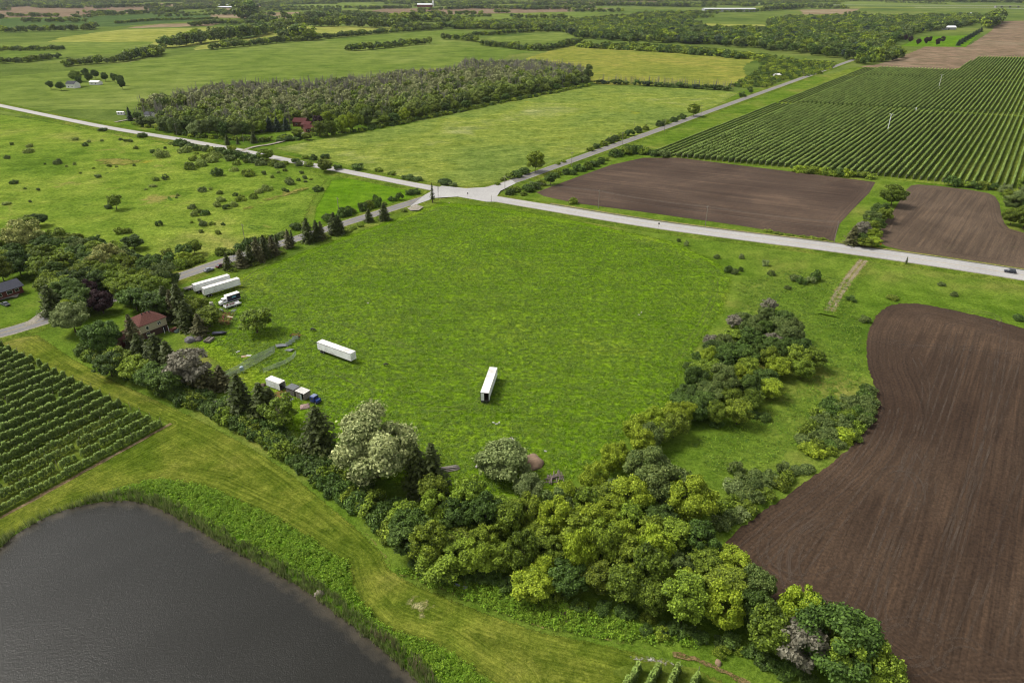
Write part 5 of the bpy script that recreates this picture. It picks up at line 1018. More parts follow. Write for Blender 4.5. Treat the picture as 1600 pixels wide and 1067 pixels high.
# open white truck body, grey sheds, blue cab
A0, A1 = G(417, 604), G(435.5, 611); a = az(A0, A1); L = 6.2; t_ = place('storage_box', A0, a)
part(t_, 'side_wall', white, (0, L, -.04, 0.0, .35, 2.75)); part(t_, 'side_wall', white, (0, L, 2.4, 2.44, .35, 2.75)); part(t_, 'back_wall', white, (0, .05, .003, 2.397, .35, 2.75)); part(t_, 'floor', ply, (.053, L, .003, 2.397, .3, .4)); part(t_, 'roof', white_roof, (-.03, L + .03, -.07, 2.47, 2.753, 2.82)); part(t_, 'skid', dark_steel, (.2, L - .2, .3, .5, 0, .297), (.2, L - .2, 1.9, 2.1, 0, .297)); mb = MB(); [mb.box(x, x + .05, -.07, 2.47, 2.823, 2.84) for x in (1, 2, 3, 4, 5)]; mb.build('roof_seam', white, t_)
tag(t_, 'white truck body used as a shed, open and dark at one end', 'shed')
gry = plain('weathered_grey_boards', A(150, 146, 140), .9, var=.25, scale=2); gry2 = plain('tan_grey_boards', A(176, 168, 156), .9, var=.2, scale=2)
for k, (px, m_, L, lab_) in enumerate([((448.5, 616), gry, 3.4, 'grey board shed with a ridged roof beside the open white truck body'), ((463.5, 622), gry2, 3.6, 'pale grey shed with a dark doorway beside the blue truck cab')]):
    A0 = G(*px); t_ = place('board_shed', A0, a)
    for i in range(10): part(t_, 'board', m_, (i * L / 10 + .01, (i + 1) * L / 10 - .01, -.05 - .015 * (i % 2), 0, .1, 2.35)) if not (k == 1 and 6 <= i <= 8) else None
    part(t_, 'wall', m_, (0, .06, .003, 2.5, .1, 2.4)); part(t_, 'wall', m_, (L - .06, L, .003, 2.5, .1, 2.4)); part(t_, 'wall', m_, (.063, L - .063, 2.44, 2.5, .1, 2.4)); part(t_, 'floor', ply, (.063, L - .063, .003, 2.437, 0, .12)); part(t_, 'roof', white_roof if k else tin, (-.15, L + .15, -.2, 2.65, 2.45, 2.52)); mb = MB(); [mb.box(x, x + .06, -.2, 2.65, 2.523, 2.55) for x in np.arange(0, L, .42)]; mb.build('roof_rib', tin, t_)
    if k: part(t_, 'door', plain('pale_green_door', A(196, 214, 206), .6), (2.2, 2.95, -.5, -.44, .1, 2.1))
    tag(t_, lab_, 'shed')
p = G(489, 628); t_ = place('truck_cab', p, a); blu = plain('royal_blue', A(44, 74, 158), .35, var=.12, dirt=A(90, 110, 170))
mb = MB(); mb.prism([(-1.1, .6), (1.1, .6), (1.1, 1.7), (.95, 2.4), (-.95, 2.4), (-1.1, 1.7)], 0, 1.7); mb.build('body', blu, t_, .06); part(t_, 'bonnet', blu, (1.703, 2.9, -.85, .85, .6, 1.5), bevel=.06); part(t_, 'windscreen', glassm, (1.705, 1.73, -.8, .8, 1.65, 2.3)); part(t_, 'side_window', glassm, (.5, 1.4, -1.12, -1.09, 1.6, 2.15)); part(t_, 'side_window', glassm, (.5, 1.4, 1.09, 1.12, 1.6, 2.15)); part(t_, 'roof_panel', plain('faded_blue_roof', A(150, 164, 206), .5), (.1, 1.6, -.8, .8, 2.403, 2.45)); part(t_, 'bumper', dark_steel, (2.903, 3.0, -.95, .95, .45, .8))
for s in (-1, 1): wheel(t_, 2.2, s * .9, .45, 1.1); wheel(t_, .3, s * .9, .45, 1.1)
tag(t_, 'royal blue truck cab parked at the end of the sheds', 'truck')
heap('junk_heap', 477, 637, 1.6, .8, plain('pinkish_scrap', A(206, 176, 166), .9, var=.4, scale=5, bump=.1), 'pinkish white scrap heap below the pale grey shed', 'heap', seed=11)
heap('junk_heap', 412, 603, .9, .9, plain('rusty_scrap', A(126, 104, 92), .9, var=.4, scale=5, bump=.1), 'small rusty scrap heap behind the white truck body', 'heap', seed=13)
slab('board', 452, 624, a, 2.6, 1.8, .1, tin, 'tin sheet lying in the grass before the grey board shed', 'sheet')
# timber piles at the meadow foot
def log_pile(x, y, ang, n, l_, r_, mat, label, jit=.15, name='timber_pile', pn='plank', seed=0):
    q = random.Random(seed); p = G(x, y); t_ = place(name, p, ang); lay = [n // 2, n // 3, n - n // 2 - n // 3]; k = 0
    for li, cnt in enumerate(lay):
        for i in range(cnt):
            y0 = (i - (cnt - 1) / 2) * r_ * 2.05; z0 = r_ + li * r_ * 1.75; sx = q.uniform(-jit, jit) * 3; dy = q.uniform(-jit, jit) * 2.2
            mb = MB().tube((-l_ / 2 + sx, y0 - dy, z0), (l_ / 2 + sx, y0 + dy, z0 + q.uniform(-.03, .06)), r_ * q.uniform(.8, 1), r_ * q.uniform(.75, .95), 7); mb.build(pn, mat, t_)
    tag(t_, label, 'timber pile'); return t_
silver = plain('silver_timber', A(182, 174, 164), .95, var=.35, scale=5)
log_pile(703, 734, R(80), 16, 4.6, .15, silver, 'pile of silver-grey timber beside the pointed spruce', seed=1)
log_pile(866, 748, R(40), 20, 2.6, .14, plain('pinkish_timber', A(160, 144, 136), .95, var=.4, scale=5), 'jumbled pinkish grey timber heap by the tall grass', jit=.7, seed=2)
log_pile(890, 958, R(75), 26, 3.6, .07, plain('brush_wood', A(116, 92, 78), .95, var=.4, scale=5), 'brown brush pile under the tree belt', jit=.9, name='brush_pile', pn='branch', seed=3)
p = G(794, 691); t_ = place('flat_wagon', p, R(68)); part(t_, 'deck', plain('bleached_deck', A(200, 196, 188), .9, var=.2), (-1.5, 1.5, -.7, .7, .45, .55)); part(t_, 'frame', dark_steel, (-1.9, 1.9, -.5, -.42, .32, .447), (-1.9, 1.9, .42, .5, .32, .447)); part(t_, 'drawbar', dark_steel, (1.903, 2.8, -.05, .05, .34, .42)); [wheel(t_, x, s * .85, .32, .8) for x in (-1.2, 1.2) for s in (-1, 1)]; tag(t_, 'small flat wagon with a bleached deck in the meadow above the willow', 'wagon')
slab('white_scrap', 746, 731, R(40), 1.2, .7, .5, plain('dirty_white', A(206, 204, 196), .8), 'dirty white scrap between the timber pile and the willow', 'scrap')
heap('sand_heap', 832, 724, 3.2, 1.5, plain('pink_sand', A(170, 142, 118), .95, var=.15, scale=2, bump=.04), 'pinkish sand heap behind the silvery willow', 'heap', seed=21)
for i, (x, y) in enumerate([(852, 707), (771, 662), (776, 664), (780, 662), (1002, 490), (998, 494), (702, 318), (575, 475)]): slab('white_debris', x, y, rng.uniform(0, 3), .8, .4, .3, plain('debris_white_%d' % i, A(220, 220, 210), .8), 'small white debris lying in the meadow grass', 'debris', 'white debris in the meadow')
def boulder(x, y, r, label, seed, mat): return heap('boulder', x, y, r, r * .9, mat, label, 'boulder', seed=seed, flat=.75)
boulder(500, 930, 1.1, 'pale boulder sitting at the pond edge', 31, plain('pale_stone', A(186, 172, 158), .95, var=.2, scale=3, bump=.05)); boulder(1122, 1036, .8, 'tan stone on the worn path below the belt', 33, plain('tan_stone', A(176, 150, 120), .95, var=.2, scale=3))
slab('scrap', 714, 915, R(100), 1.4, .6, .4, plain('blue_white_scrap', A(190, 200, 220), .6), 'blue-white scrap panel under the wide low tree', 'scrap'); slab('scrap', 727, 919, R(90), 1.0, .6, .5, plain('white_scrap2', A(220, 224, 232), .6), 'white scrap panel half hidden under the wide low tree', 'scrap')
cm, tm, hh, rr = PR['dead'][1]; t_ = empty('fallen_branches', (*G(338, 628), ground_z(*G(338, 628)) + .3)); t_.rotation_euler = (R(68), 0, R(20)); t_.scale = (.75,) * 3
for nm, me_ in (('branches', cm), ('trunk', tm)):
    o = link(nm, me_.copy(), t_); o.data.materials.clear(); o.data.materials.append(plain('bleached_wood_' + nm, A(222, 214, 204), .9))
tag(t_, 'bleached fallen branches lying at the hedge beside a dark spruce', 'branches')
# ------------------------------------------------------------------ cars
def car(p, ang, paint, label, suv=False, z=None):
    t_ = place('car', p, ang, z); L, Wd = (4.7, 1.85) if suv else (4.5, 1.78); h1, h2 = (1.0, 1.7) if suv else (.88, 1.42)
    prof = [(-L / 2, .35), (-L / 2 + .05, h1 * .92), (-L / 2 + .3, h1), (L / 2 - .9, h1 * .97), (L / 2 - .15, h1 * .78), (L / 2, .6), (L / 2 - .05, .32)]
    mb = MB(); n = len(prof); vs = [(x, s * Wd / 2 * (1 if z_ < h1 * .9 else .94), z_) for s in (-1, 1) for x, z_ in prof]; mb.add(vs, [tuple(range(n)), tuple(range(2 * n - 1, n - 1, -1))] + [(i, n + i, n + (i + 1) % n, (i + 1) % n) for i in range(n)]); body = mb.build('body', paint, t_, .04)
    x0, x1, x2, x3 = (-L / 2 + .15, -L / 2 + .55, .45, 1.15) if suv else (-L / 2 + .45, -.95, .35, 1.1); wb, wt = Wd / 2 * .93, Wd / 2 * .74
    vs = [(x0, -wb, h1 - .02), (x3, -wb, h1 - .02), (x3, wb, h1 - .02), (x0, wb, h1 - .02), (x1, -wt, h2), (x2, -wt, h2), (x2, wt, h2), (x1, wt, h2)]; mb = MB(); mb.add(vs, [(0, 1, 5, 4), (1, 2, 6, 5), (2, 3, 7, 6), (3, 0, 4, 7), (4, 5, 6, 7), (0, 3, 2, 1)]); mb.build('windows', glassm, t_, .02)
    part(t_, 'roof', paint, (x1 - .02, x2 + .02, -wt - .01, wt + .01, h2 + .003, h2 + .05), bevel=.02)
    part(t_, 'pillar', paint, ((x1 + x2) / 2 - .05, (x1 + x2) / 2 + .05, -wb - .01, -wb + .02, h1 - .02, h1 + .3)); part(t_, 'pillar', paint, ((x1 + x2) / 2 - .05, (x1 + x2) / 2 + .05, wb - .02, wb + .01, h1 - .02, h1 + .3))
    for s in (-1, 1):
        part(t_, 'headlight', rim_m, (L / 2 - .2, L / 2 + .012, s * Wd * .36 - .2, s * Wd * .36 + .2, .6, .74)); part(t_, 'tail_light', plain('tail_%s_%d' % (label[:6], s), (.25, .01, .01), .3), (-L / 2 - .012, -L / 2 + .1, s * Wd * .4 - .14, s * Wd * .4 + .14, .65, .85))
        for x in (-L * .29, L * .3): wheel(t_, x, s * (Wd / 2 - .1), .34, .8)
    tag(t_, label, 'car'); return t_
hp, hq = G(1577, 428), G(1500, 416); car(hp, az(hp, hq), plain('navy_paint', A(30, 36, 58), .25, spec=.6), 'dark navy wagon driving on the highway', True, z=.625)
p = G(327, 425); q = az(G(300, 428), G(340, 414)); car(p, q, plain('silver_paint', A(186, 196, 210), .25, .3), 'silver car parked on the side road behind the red car'); car(G(345.5, 418.5), q, plain('red_paint', A(120, 32, 48), .25), 'dark red car parked on the side road beside the conifers'); car(G(9, 477), R(300), plain('grey_car', A(120, 126, 130), .3), 'grey car in the drive before the bungalow')
# ------------------------------------------------------------------ black cattle, one body each
def cow(x, y, ang, label, s=1.0):
    X, Y = G(x, y); V = [(0, 0, 1.0), (.45, 0, 1.03), (.85, 0, 1.0), (1.15, 0, .82), (1.42, 0, .5), (1.55, 0, .3), (-.5, 0, 1.03), (-.75, 0, .98), (-.88, 0, .55), (.6, .2, .75), (.6, .22, .4), (.6, .22, .04), (.6, -.2, .75), (.66, -.22, .4), (.66, -.22, .04), (-.6, .2, .78), (-.68, .22, .42), (-.62, .22, .04), (-.6, -.2, .78), (-.72, -.22, .42), (-.68, -.22, .04), (1.36, .16, .62), (1.36, -.16, .62)]
    E_ = [(0, 1), (1, 2), (2, 3), (3, 4), (4, 5), (0, 6), (6, 7), (7, 8), (1, 9), (9, 10), (10, 11), (1, 12), (12, 13), (13, 14), (6, 15), (15, 16), (16, 17), (6, 18), (18, 19), (19, 20), (4, 21), (4, 22)]
    rad = [.36, .36, .27, .19, .14, .09, .35, .22, .035, .15, .08, .06, .15, .08, .06, .16, .08, .06, .16, .08, .06, .05, .05]
    me = bpy.data.meshes.new('cow'); me.from_pydata(V, E_, []); o = link('cow', me, None, plain('black_hide', (.012, .011, .011), .6)); o.location = (X, Y, ground_z(X, Y) - .02); o.rotation_euler = (0, 0, math.pi / 2 - ang); o.scale = (s,) * 3
    md = o.modifiers.new('skin', 'SKIN'); sv = me.skin_vertices[0].data
    for i, r_ in enumerate(rad): sv[i].radius = (r_, r_)
    sv[0].use_root = True; o.modifiers.new('sub', 'SUBSURF').levels = 1; o.modifiers['sub'].render_levels = 1; tag(o, label, 'cow')
cow(489, 518, R(100), 'black cow grazing between the white trailer and the red harrow', .9); cow(603, 573, R(80), 'black cow grazing alone in the open meadow', .85)
# ------------------------------------------------------------------ houses
def gable_house(name, p, ang, L, D, eave, ridge, wall, roof, label, wins=(), hip=False, over=.4, chimney=None, door=None, cat='house', z=None):
    """p = near corner; +x along the front wall, +y to the left of it (away from the camera); walls, roof and openings as parts"""
    t_ = place(name, p, ang, z)
    mb = MB()
    if hip: mb.box(0, L, 0, D, -.2, eave)
    else: mb.add([(0, 0, -.2), (L, 0, -.2), (L, D, -.2), (0, D, -.2), (0, 0, eave), (L, 0, eave), (L, D, eave), (0, D, eave), (0, D / 2, ridge - .12), (L, D / 2, ridge - .12)], [(0, 3, 2, 1), (0, 1, 5, 4), (2, 3, 7, 6), (1, 2, 6, 9, 5), (3, 0, 4, 8, 7)])
    mb.build('wall', wall, t_); i_ = D * .48 if hip else -over; o_ = over; e = eave - .1 if not hip else eave; k = .14
    mb = MB(); a1, a2 = (-o_, -o_), (L + o_, D + o_)
    vs = [(-o_, -o_, e), (L + o_, -o_, e), (L + o_, D + o_, e), (-o_, D + o_, e), (i_, D / 2, ridge), (L - i_, D / 2, ridge)]; vs2 = [(x, y, z_ + k) for x, y, z_ in vs]
    f = [(0, 1, 5, 4), (1, 2, 5), (2, 3, 4, 5), (3, 0, 4)] if hip else [(0, 1, 5, 4), (2, 3, 4, 5)]
    n = 6; fs = [tuple(i + n for i in q) for q in f] + [tuple(reversed(q)) for q in f]; rimf = [(0, 1), (1, 2), (2, 3), (3, 0)] if hip else [(0, 1), (1, 5), (5, 2), (2, 3), (3, 4), (4, 0)]; fs += [(i, j, j + n, i + n) for i, j in rimf]
    mb.add(vs + vs2, fs); rf = mb.build('roof', roof, t_)
    for (face, x, zb, w_, h_) in wins:
        if face == 'f': fr = part(t_, 'window', white, (x - w_ / 2 - .08, x + w_ / 2 + .08, -.05, -.003, zb - .08, zb + h_ + .08)); part(fr, 'pane', glassm, (x - w_ / 2, x + w_ / 2, -.06, -.053, zb, zb + h_))
        else: fr = part(t_, 'window', white, (L + .003, L + .05, x - w_ / 2 - .08, x + w_ / 2 + .08, zb - .08, zb + h_ + .08)); part(fr, 'pane', glassm, (L + .053, L + .06, x - w_ / 2, x + w_ / 2, zb, zb + h_))
    if door: part(t_, 'door', plain('door_' + label[:12], door[2], .6), (door[0], door[0] + 1.0, -.06, -.003, door[1], door[1] + 2.1))
    if chimney: c = part(rf, 'chimney', plain('chimney_brick_' + label[:8], A(140, 78, 64), .95, var=.3, scale=4), (chimney[0], chimney[0] + .9, chimney[1], chimney[1] + .9, eave, ridge + 1.2))
    tag(t_, label, cat); return t_
roof_red = plain('red_shingles', A(126, 86, 78), .95, var=.22, scale=2.5, spec=.1, bump=.02); cream = plain('cream_siding', A(228, 218, 184), .8, var=.06); brickw = plain('red_brick', A(132, 72, 64), .95, var=.25, scale=4)
P0, P1 = G(217.8, 511, 5.4), G(255, 497, 5.4); a = az(P0, P1); Lh = min(14, max(10, math.hypot(P1[0] - P0[0], P1[1] - P0[1])))
hs_ = gable_house('farmhouse', P0, a, Lh, 9, 5.4, 8.0, cream, roof_red, 'cream two-storey house with a dull red hip roof and brick base', hip=True, wins=[('f', Lh - 3.2, 3.6, .5, 1.1), ('f', Lh - 2.5, 3.6, .5, 1.1), ('f', 2.6, 3.4, .9, 1.1), ('f', 2.4, .8, 1.2, 1.2)])
part(hs_, 'brick_base', plain('brown_brick', A(104, 78, 68), .95, var=.25, scale=4), (-.02, Lh + .02, -.03, -.008, -.2, 2.5)); part(hs_, 'porch_post', white, (Lh - 2.5, Lh - 2.35, -1.5, -1.35, 0, 2.5)); part(hs_, 'porch_post', white, (Lh - .8, Lh - .65, -1.5, -1.35, 0, 2.5)); part(hs_, 'patio_door', glassm, (Lh - 2.2, Lh - 1.0, -.07, -.035, .1, 2.2)); part(hs_, 'deck', plain('deck_boards', A(150, 96, 84), .9), (Lh - .5, Lh + 2.6, -3.2, -.05, .25, .45)); part(hs_, 'stair', plain('stair_boards', A(158, 108, 96), .9), (Lh + 2.65, Lh + 3.4, -2.6, -1.4, 0, .25)); part(hs_, 'railing', plain('rail_boards', A(140, 84, 74), .9), (Lh - .5, Lh + 2.6, -3.2, -3.12, .453, 1.3))
for x_, y_ in ((Lh * .35, 6.2), (Lh * .5, 6.4), (Lh * .62, 6.0)): part(hs_, 'roof_vent', dark_steel, (x_, x_ + .35, y_ - .2 - 2.2, y_ + .1 - 2.2, 7.5, 8.25))
Pg = (P0[0] - vec(a)[0] * 7.5, P0[1] - vec(a)[1] * 7.5)
gable_house('garage', Pg, a, 7.0, 7, 2.6, 4.6, brickw, roof_red, 'low brick garage with a red roof beside the cream house', wins=[('f', 2, .9, 1.2, 1)], cat='garage')
B0, B1 = G(0, 470), G(38, 458); a = az(B0, B1); Bs = (B0[0] - vec(a)[0] * 14, B0[1] - vec(a)[1] * 14); Lb = 14 + math.hypot(B1[0] - B0[0], B1[1] - B0[1])
gable_house('bungalow', Bs, a, Lb, 8.5, 2.8, 4.9, brickw, plain('slate_shingles', A(92, 94, 106), .95, var=.15, scale=2.5, spec=.1), 'long brick bungalow with a dark slate-grey roof', wins=[('f', Lb - 2.2, 1.1, 1.4, 1.1), ('f', Lb - 5, .9, 2.0, 1.3), ('f', Lb - 9, .9, 2.0, 1.3), ('f', Lb - 15, .9, 1.6, 1.3)], chimney=(Lb - 7, 6.2), over=.7)
rb = plain('rust_red_roof', A(112, 66, 64), .9, var=.15, spec=.1); wd_ = plain('rust_wood_siding', A(128, 82, 58), .9, var=.2)
for i, (px, L, D, e_, r_, l_) in enumerate([((458, 198), 12, 9, 4.2, 7.0, 'rust-roofed house block set deepest in the trees'), ((471, 202), 8, 9, 3.8, 6.0, 'middle rust-roofed house block stepping down to the drive'), ((478, 208), 8, 9, 3.4, 5.6, 'lowest rust-roofed house block with wooden siding by the drive')]):
    p = G(*px); gable_house('cottage', p, R(100) if i != 2 else R(60), L, D, e_, r_, wd_, rb, l_, wins=[('f', L * .3, 1.2, 1.4, 1.4), ('f', L * .7, 1.2, 1.4, 1.4)])
sl_g = plain('dark_shingles', A(96, 98, 106), .95, var=.15, spec=.1); wht_wall = plain('white_siding', A(226, 226, 222, .85), .8, var=.06)
for px, L, D, e_, r_, an, l_ in [((226, 186), 9, 7, 4, 6.2, 110, 'white house with a dark roof beside the pointed blue-green conifer'), ((262, 186), 8, 7, 4, 6.4, 120, 'white gabled house half hidden in the wood by the highway'), ((286, 183), 10, 6, 3, 4.6, 110, 'white low house deepest in the wood by the highway'), ((104, 138), 13, 9, 5, 8, 105, 'white farmhouse under the large round tree in the crop field'), ((140, 133), 13, 8, 3.4, 5, 100, 'low white outbuilding beside the white farmhouse'), ((183, 180), 7, 3, 2.6, 3.2, 95, 'tiny white shed beside the farm lane'), ((1213, 121), 9, 7, 2.6, 4.2, 60, 'pale shed hidden in the scrub beside the far road')]:
    p = G(*px); gable_house('white_house', p, R(an), L, D, e_, r_, wht_wall, sl_g if 'outbuilding' not in l_ and 'shed' not in l_ else white_roof, l_, wins=[('f', L * .3, 1.2, 1.2, 1.3), ('f', L * .7, 1.2, 1.2, 1.3)])
bigw = plain('pale_metal_roof', A(214, 217, 220, .9), .5, var=.05); greyw = plain('pale_grey_cladding', A(186, 190, 194), .7, var=.08)
for px, L, D, e_, r_, an, wl_, rf_, l_ in [((501, 137), 22, 8, 4.6, 6.2, 84, greyw, bigw, 'long white-roofed shed standing at the top of the middle wood'), ((318, 13), 150, 22, 5, 8, 86, greyw, bigw, 'very long white-roofed barn on the far farm'), ((340, 10), 90, 20, 6, 9, 86, greyw, bigw, 'shorter white-roofed barn behind the very long one'), ((386, 10), 90, 30, 7, 13, 86, greyw, bigw, 'broad white barn right of the tall dark conifers'),
                                          ((1101, 19), 235, 60, 13, 15, 90, greyw, bigw, 'huge pale grey warehouse beyond the forest'), ((1471, 47), 42, 16, 6, 10, 88, greyw, bigw, 'white-roofed barn among the trees by the far tilled field'), ((652, 12), 80, 24, 13, 19, 88, plain('barn_red', A(150, 64, 54), .9), bigw, 'big red barn on the far hillside'), ((1508, 24), 30, 14, 5, 8, 88, greyw, bigw, 'small white building near the expressway')]:
    p = G(*px); gable_house('barn', p, R(an), L, D, e_, r_, wl_, rf_, l_, cat='barn', wins=[('f', L * f_, e_ * .25, L * .03, e_ * .35) for f_ in (.15, .3, .45, .6, .75, .9)] if L > 60 else [('f', L * .5, .1, 4, 3.2)])
p = G(677, 11); t_ = place('silo', p, 0); mb = MB().tube((0, 0, 0), (0, 0, 28), 5, 5, 14); mb.build('shaft', white, t_); mb = MB().tube((0, 0, 28), (0, 0, 31), 5, 1, 14); mb.build('cap', white, t_); tag(t_, 'tall white silo beside the big red barn', 'silo')
# expressway far away, on its bank, with an overpass
ribbon('expressway', W([(1180, 6.5), (1250, 8), (1350, 8.5), (1450, 9), (1560, 9.5), (1700, 11)]), 34, .4, mat_hwy, smooth=1); ribbon('expressway_ramp', W([(1430, 13), (1520, 13), (1560, 13), (1620, 15), (1720, 16)]), 30, .42, mat_hwy, smooth=1); ribbon('dry_verge', W([(1180, 11), (1300, 12), (1420, 12.5), (1500, 13)]), 90, .38, bpy.data.materials['pale_hay'], smooth=1)
p = G(1556, 12.5); t_ = place('overpass', p, R(90)); cnc = plain('concrete', A(168, 166, 160), .9); part(t_, 'deck', cnc, (0, 160, -9, 9, 6.0, 7.4)); part(t_, 'parapet', cnc, (0, 160, -9, -8.6, 7.403, 8.4)); part(t_, 'parapet', cnc, (0, 160, 8.6, 9, 7.403, 8.4)); [part(t_, 'pier', cnc, (x, x + 2, -7, 7, -.2, 5.997)) for x in (30, 75, 120)]; part(t_, 'abutment', cnc, (-6, -.003, -9, 9, -.2, 7.4)); part(t_, 'abutment', cnc, (160.003, 166, -9, 9, -.2, 7.4)); tag(t_, 'concrete overpass carrying a road over the expressway', 'overpass')
# ------------------------------------------------------------------ poles, wires, wind machines
wood_p = plain('pole_wood', A(176, 166, 150), .9, var=.15)
def pole(x, y, h, label, ang=None, arms=True, lean=0.0, r=.15):
    X, Y = G(x, y); t_ = place('utility_pole', (X, Y), ang if ang is not None else R(36)); t_.rotation_euler[1] = lean; mb = MB().tube((0, 0, -.3), (0, 0, h), r * 1.2, r * .8, 8); mb.build('shaft', wood_p, t_)
    if arms:
        c = part(t_, 'crossarm', wood_p, (-1.1, 1.1, -.09, -.01 - .003, h - .75, h - .6)) if False else part(t_, 'crossarm', wood_p, (-1.1, 1.1, r + .005, r + .12, h - .8, h - .66)); [part(c, 'insulator', rim_m, (xx - .05, xx + .05, r + .02, r + .1, h - .655, h - .5)) for xx in (-1, -.3, .3, 1)]
    tag(t_, label, 'utility pole'); return (X, Y, ground_z(X, Y), h)
hwp = [pole(x, y, h, l_, R(36)) for x, y, h, l_ in [(789, 301, 10.5, 'utility pole at the highway corner just past the junction'), (935, 325, 10.5, 'utility pole by the highway before the plowed soil, next to the junction corner pole'), (1102, 353, 11, 'utility pole by the highway midway along the plowed soil'), (1303, 380, 11, 'utility pole by the highway next to the olive conifer')]]
srp = [pole(x, y, h, l_, R(126)) for x, y, h, l_ in [(893, 260, 10, 'utility pole among the roadside bushes beyond the junction'), (972, 228, 10, 'utility pole beside the thick roadside thicket'), (1038, 206, 10, 'utility pole opposite the orchard corner'), (1095, 182, 10, 'utility pole beside the round dark roadside tree'), (1254, 123, 10, 'utility pole far up the road by the scrub')]]
pole(530, 336, 10, 'thin utility pole behind the side road conifers', R(126)); pole(383, 378, 9, 'thin utility pole behind the roadside thicket by the parked cars', R(126)); pole(277, 213, 10, 'utility pole before the middle wood by the highway', R(36)); pole(381, 223, 7, 'short pole beside the house driveway', R(36), False); pole(178, 442, 10, 'leaning pale pole in the house yard', R(36), False, R(-7), .2); pole(768, 318, 4.5, 'slim signpost-like pole at the junction corner', R(36), False, 0, .08); pole(205, 450, 9, 'plain pole among the yard trees', R(126), False)
wire_m = plain('cable', A(150, 146, 140), .6)
def wires(seq, label, offs=(-1, .3, 1), dz=-.5, r=.022):
    root = empty('power_line', (seq[0][0], seq[0][1], 0)); o0 = root.location
    for a_, b_ in zip(seq[:-1], seq[1:]):
        an = az(a_, b_); nx, ny = math.cos(an), -math.sin(an)
        for of_ in offs:
            mb = MB(); n = 8; prev = None
            for k in range(n + 1):
                f = k / n; q = Vector((a_[0] + (b_[0] - a_[0]) * f + nx * of_ - o0[0], a_[1] + (b_[1] - a_[1]) * f + ny * of_ - o0[1], (a_[2] + a_[3] + dz) * (1 - f) + (b_[2] + b_[3] + dz) * f - 4 * .9 * f * (1 - f)))
                if prev is not None: mb.tube(prev, q, r, r, 4, False)
                prev = q
            mb.build('cable', wire_m, root)
    tag(root, label, 'power line')
wires(hwp, 'power cables strung along the highway'); wires(hwp, 'lower telephone cable strung along the highway', (0.25,), -3.2); wires([hwp[0]] + srp, 'power cables strung along the road beyond the junction', (0.3,), -.5)
for px, h, l_ in [((1386, 207), 15, 'tall white wind machine in the front block of the far orchard'), ((1466, 139), 16, 'tall white wind machine in the middle block of the far orchard')]:
    X, Y = G(*px); t_ = place('wind_machine', (X, Y), R(70)); mb = MB().tube((0, 0, -.2), (0, 0, h), .34, .26, 8); mb.build('tower', white, t_); part(t_, 'hub', steel, (-.35, .35, -.22, .22, h + .003, h + .45)); mb = MB(); mb.box(.36, .44, -2.6, 2.6, h + .12, h + .34); mb.build('blade', white, t_); part(t_, 'engine_box', white, (.6, 1.8, -.5, .5, 0, 1.2)); tag(t_, l_, 'wind machine', None)
X, Y = G(1430, 172); slab('pump_box', 1430, 173, R(36), 2.4, 2.0, 2.6, white, 'white pump box in the grass alley of the far orchard', 'box')
def sign(x, y, label, c): X, Y = G(x, y); t_ = place('road_sign', (X, Y), R(30)); mb = MB().tube((0, 0, -.2), (0, 0, 2.4), .05, .05, 6); mb.build('post', steel, t_); part(t_, 'panel', plain('sign_' + label[:10], c, .5), (-.04, -.02 - .003, -.4, .4, 1.6, 2.5)) ; part(t_, 'panel_back', steel, (-.015, -.005, -.4, .4, 1.6, 2.5)); tag(t_, label, 'sign')
sign(731, 309, 'small sign on the near side of the junction', A(120, 120, 118)); sign(1374, 389, 'orange marker sign between the tree line and the highway', A(226, 150, 50)); sign(1029, 357, 'small dark sign beside the highway shoulder', A(60, 60, 64)); sign(366, 409, 'white sign beside the side road conifers', A(226, 228, 230))
# ================================================================== ORCHARDS: every row a thing, its trees parts
def orchard_tree_meshes(key, n, H, Rr, nleaf, leaf):
    out = []
    for i in range(n):
        r = np.random.default_rng(hash_seed(key) + i); z = r.uniform(.12, 1, nleaf) ** .8; a = r.uniform(0, 6.28, nleaf); rad = Rr * (1.05 - .62 * z) * r.uniform(.55, 1.1, nleaf)
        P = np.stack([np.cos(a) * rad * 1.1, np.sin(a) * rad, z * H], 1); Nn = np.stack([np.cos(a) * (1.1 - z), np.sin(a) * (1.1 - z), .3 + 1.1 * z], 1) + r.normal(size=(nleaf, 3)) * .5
        V, Fc = leaf_arrays(P, Nn, leaf * r.uniform(.6, 1.3, nleaf), r); me = np_mesh(f'{key}_{i}', V, Fc, 4, {'tint': np.clip(.45 * r.random(nleaf) + .6 * z ** 2, 0, 1)}); me.materials.append(LM['A']); out.append(me)  # tint rises with height: pale young tops, shade painted into the lower leaves
    return out
post_mat = plain('weathered_post', A(170, 160, 146), 0.9, var=0.2)
post_me = bpy.data.meshes.new('post'); mb = MB().tube((0, 0, -.2), (0, 0, 3.0), .07, .06, 6); post_me.from_pydata(mb.v, [], mb.f); post_me.materials.append(post_mat)
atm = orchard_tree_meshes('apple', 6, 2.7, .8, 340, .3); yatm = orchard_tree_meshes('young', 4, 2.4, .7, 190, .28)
ORD = ['first', 'second', 'third', 'fourth', 'fifth', 'sixth', 'seventh', 'eighth', 'ninth', 'tenth', 'eleventh', 'twelfth', 'thirteenth', 'fourteenth', 'fifteenth', 'sixteenth', 'seventeenth', 'eighteenth', 'nineteenth']
TENS = ['', '', 'twenty', 'thirty', 'forty', 'fifty', 'sixty', 'seventy', 'eighty', 'ninety']
def ordinal(n):
    if n < 20: return ORD[n - 1]
    h_ = 'hundred-' if n >= 100 else ''; n %= 100
    if 0 < n < 20: return h_ + ORD[n - 1]
    return h_ + (TENS[n // 10][:-1] + 'ieth' if n % 10 == 0 else TENS[n // 10] + '-' + ORD[n % 10 - 1])
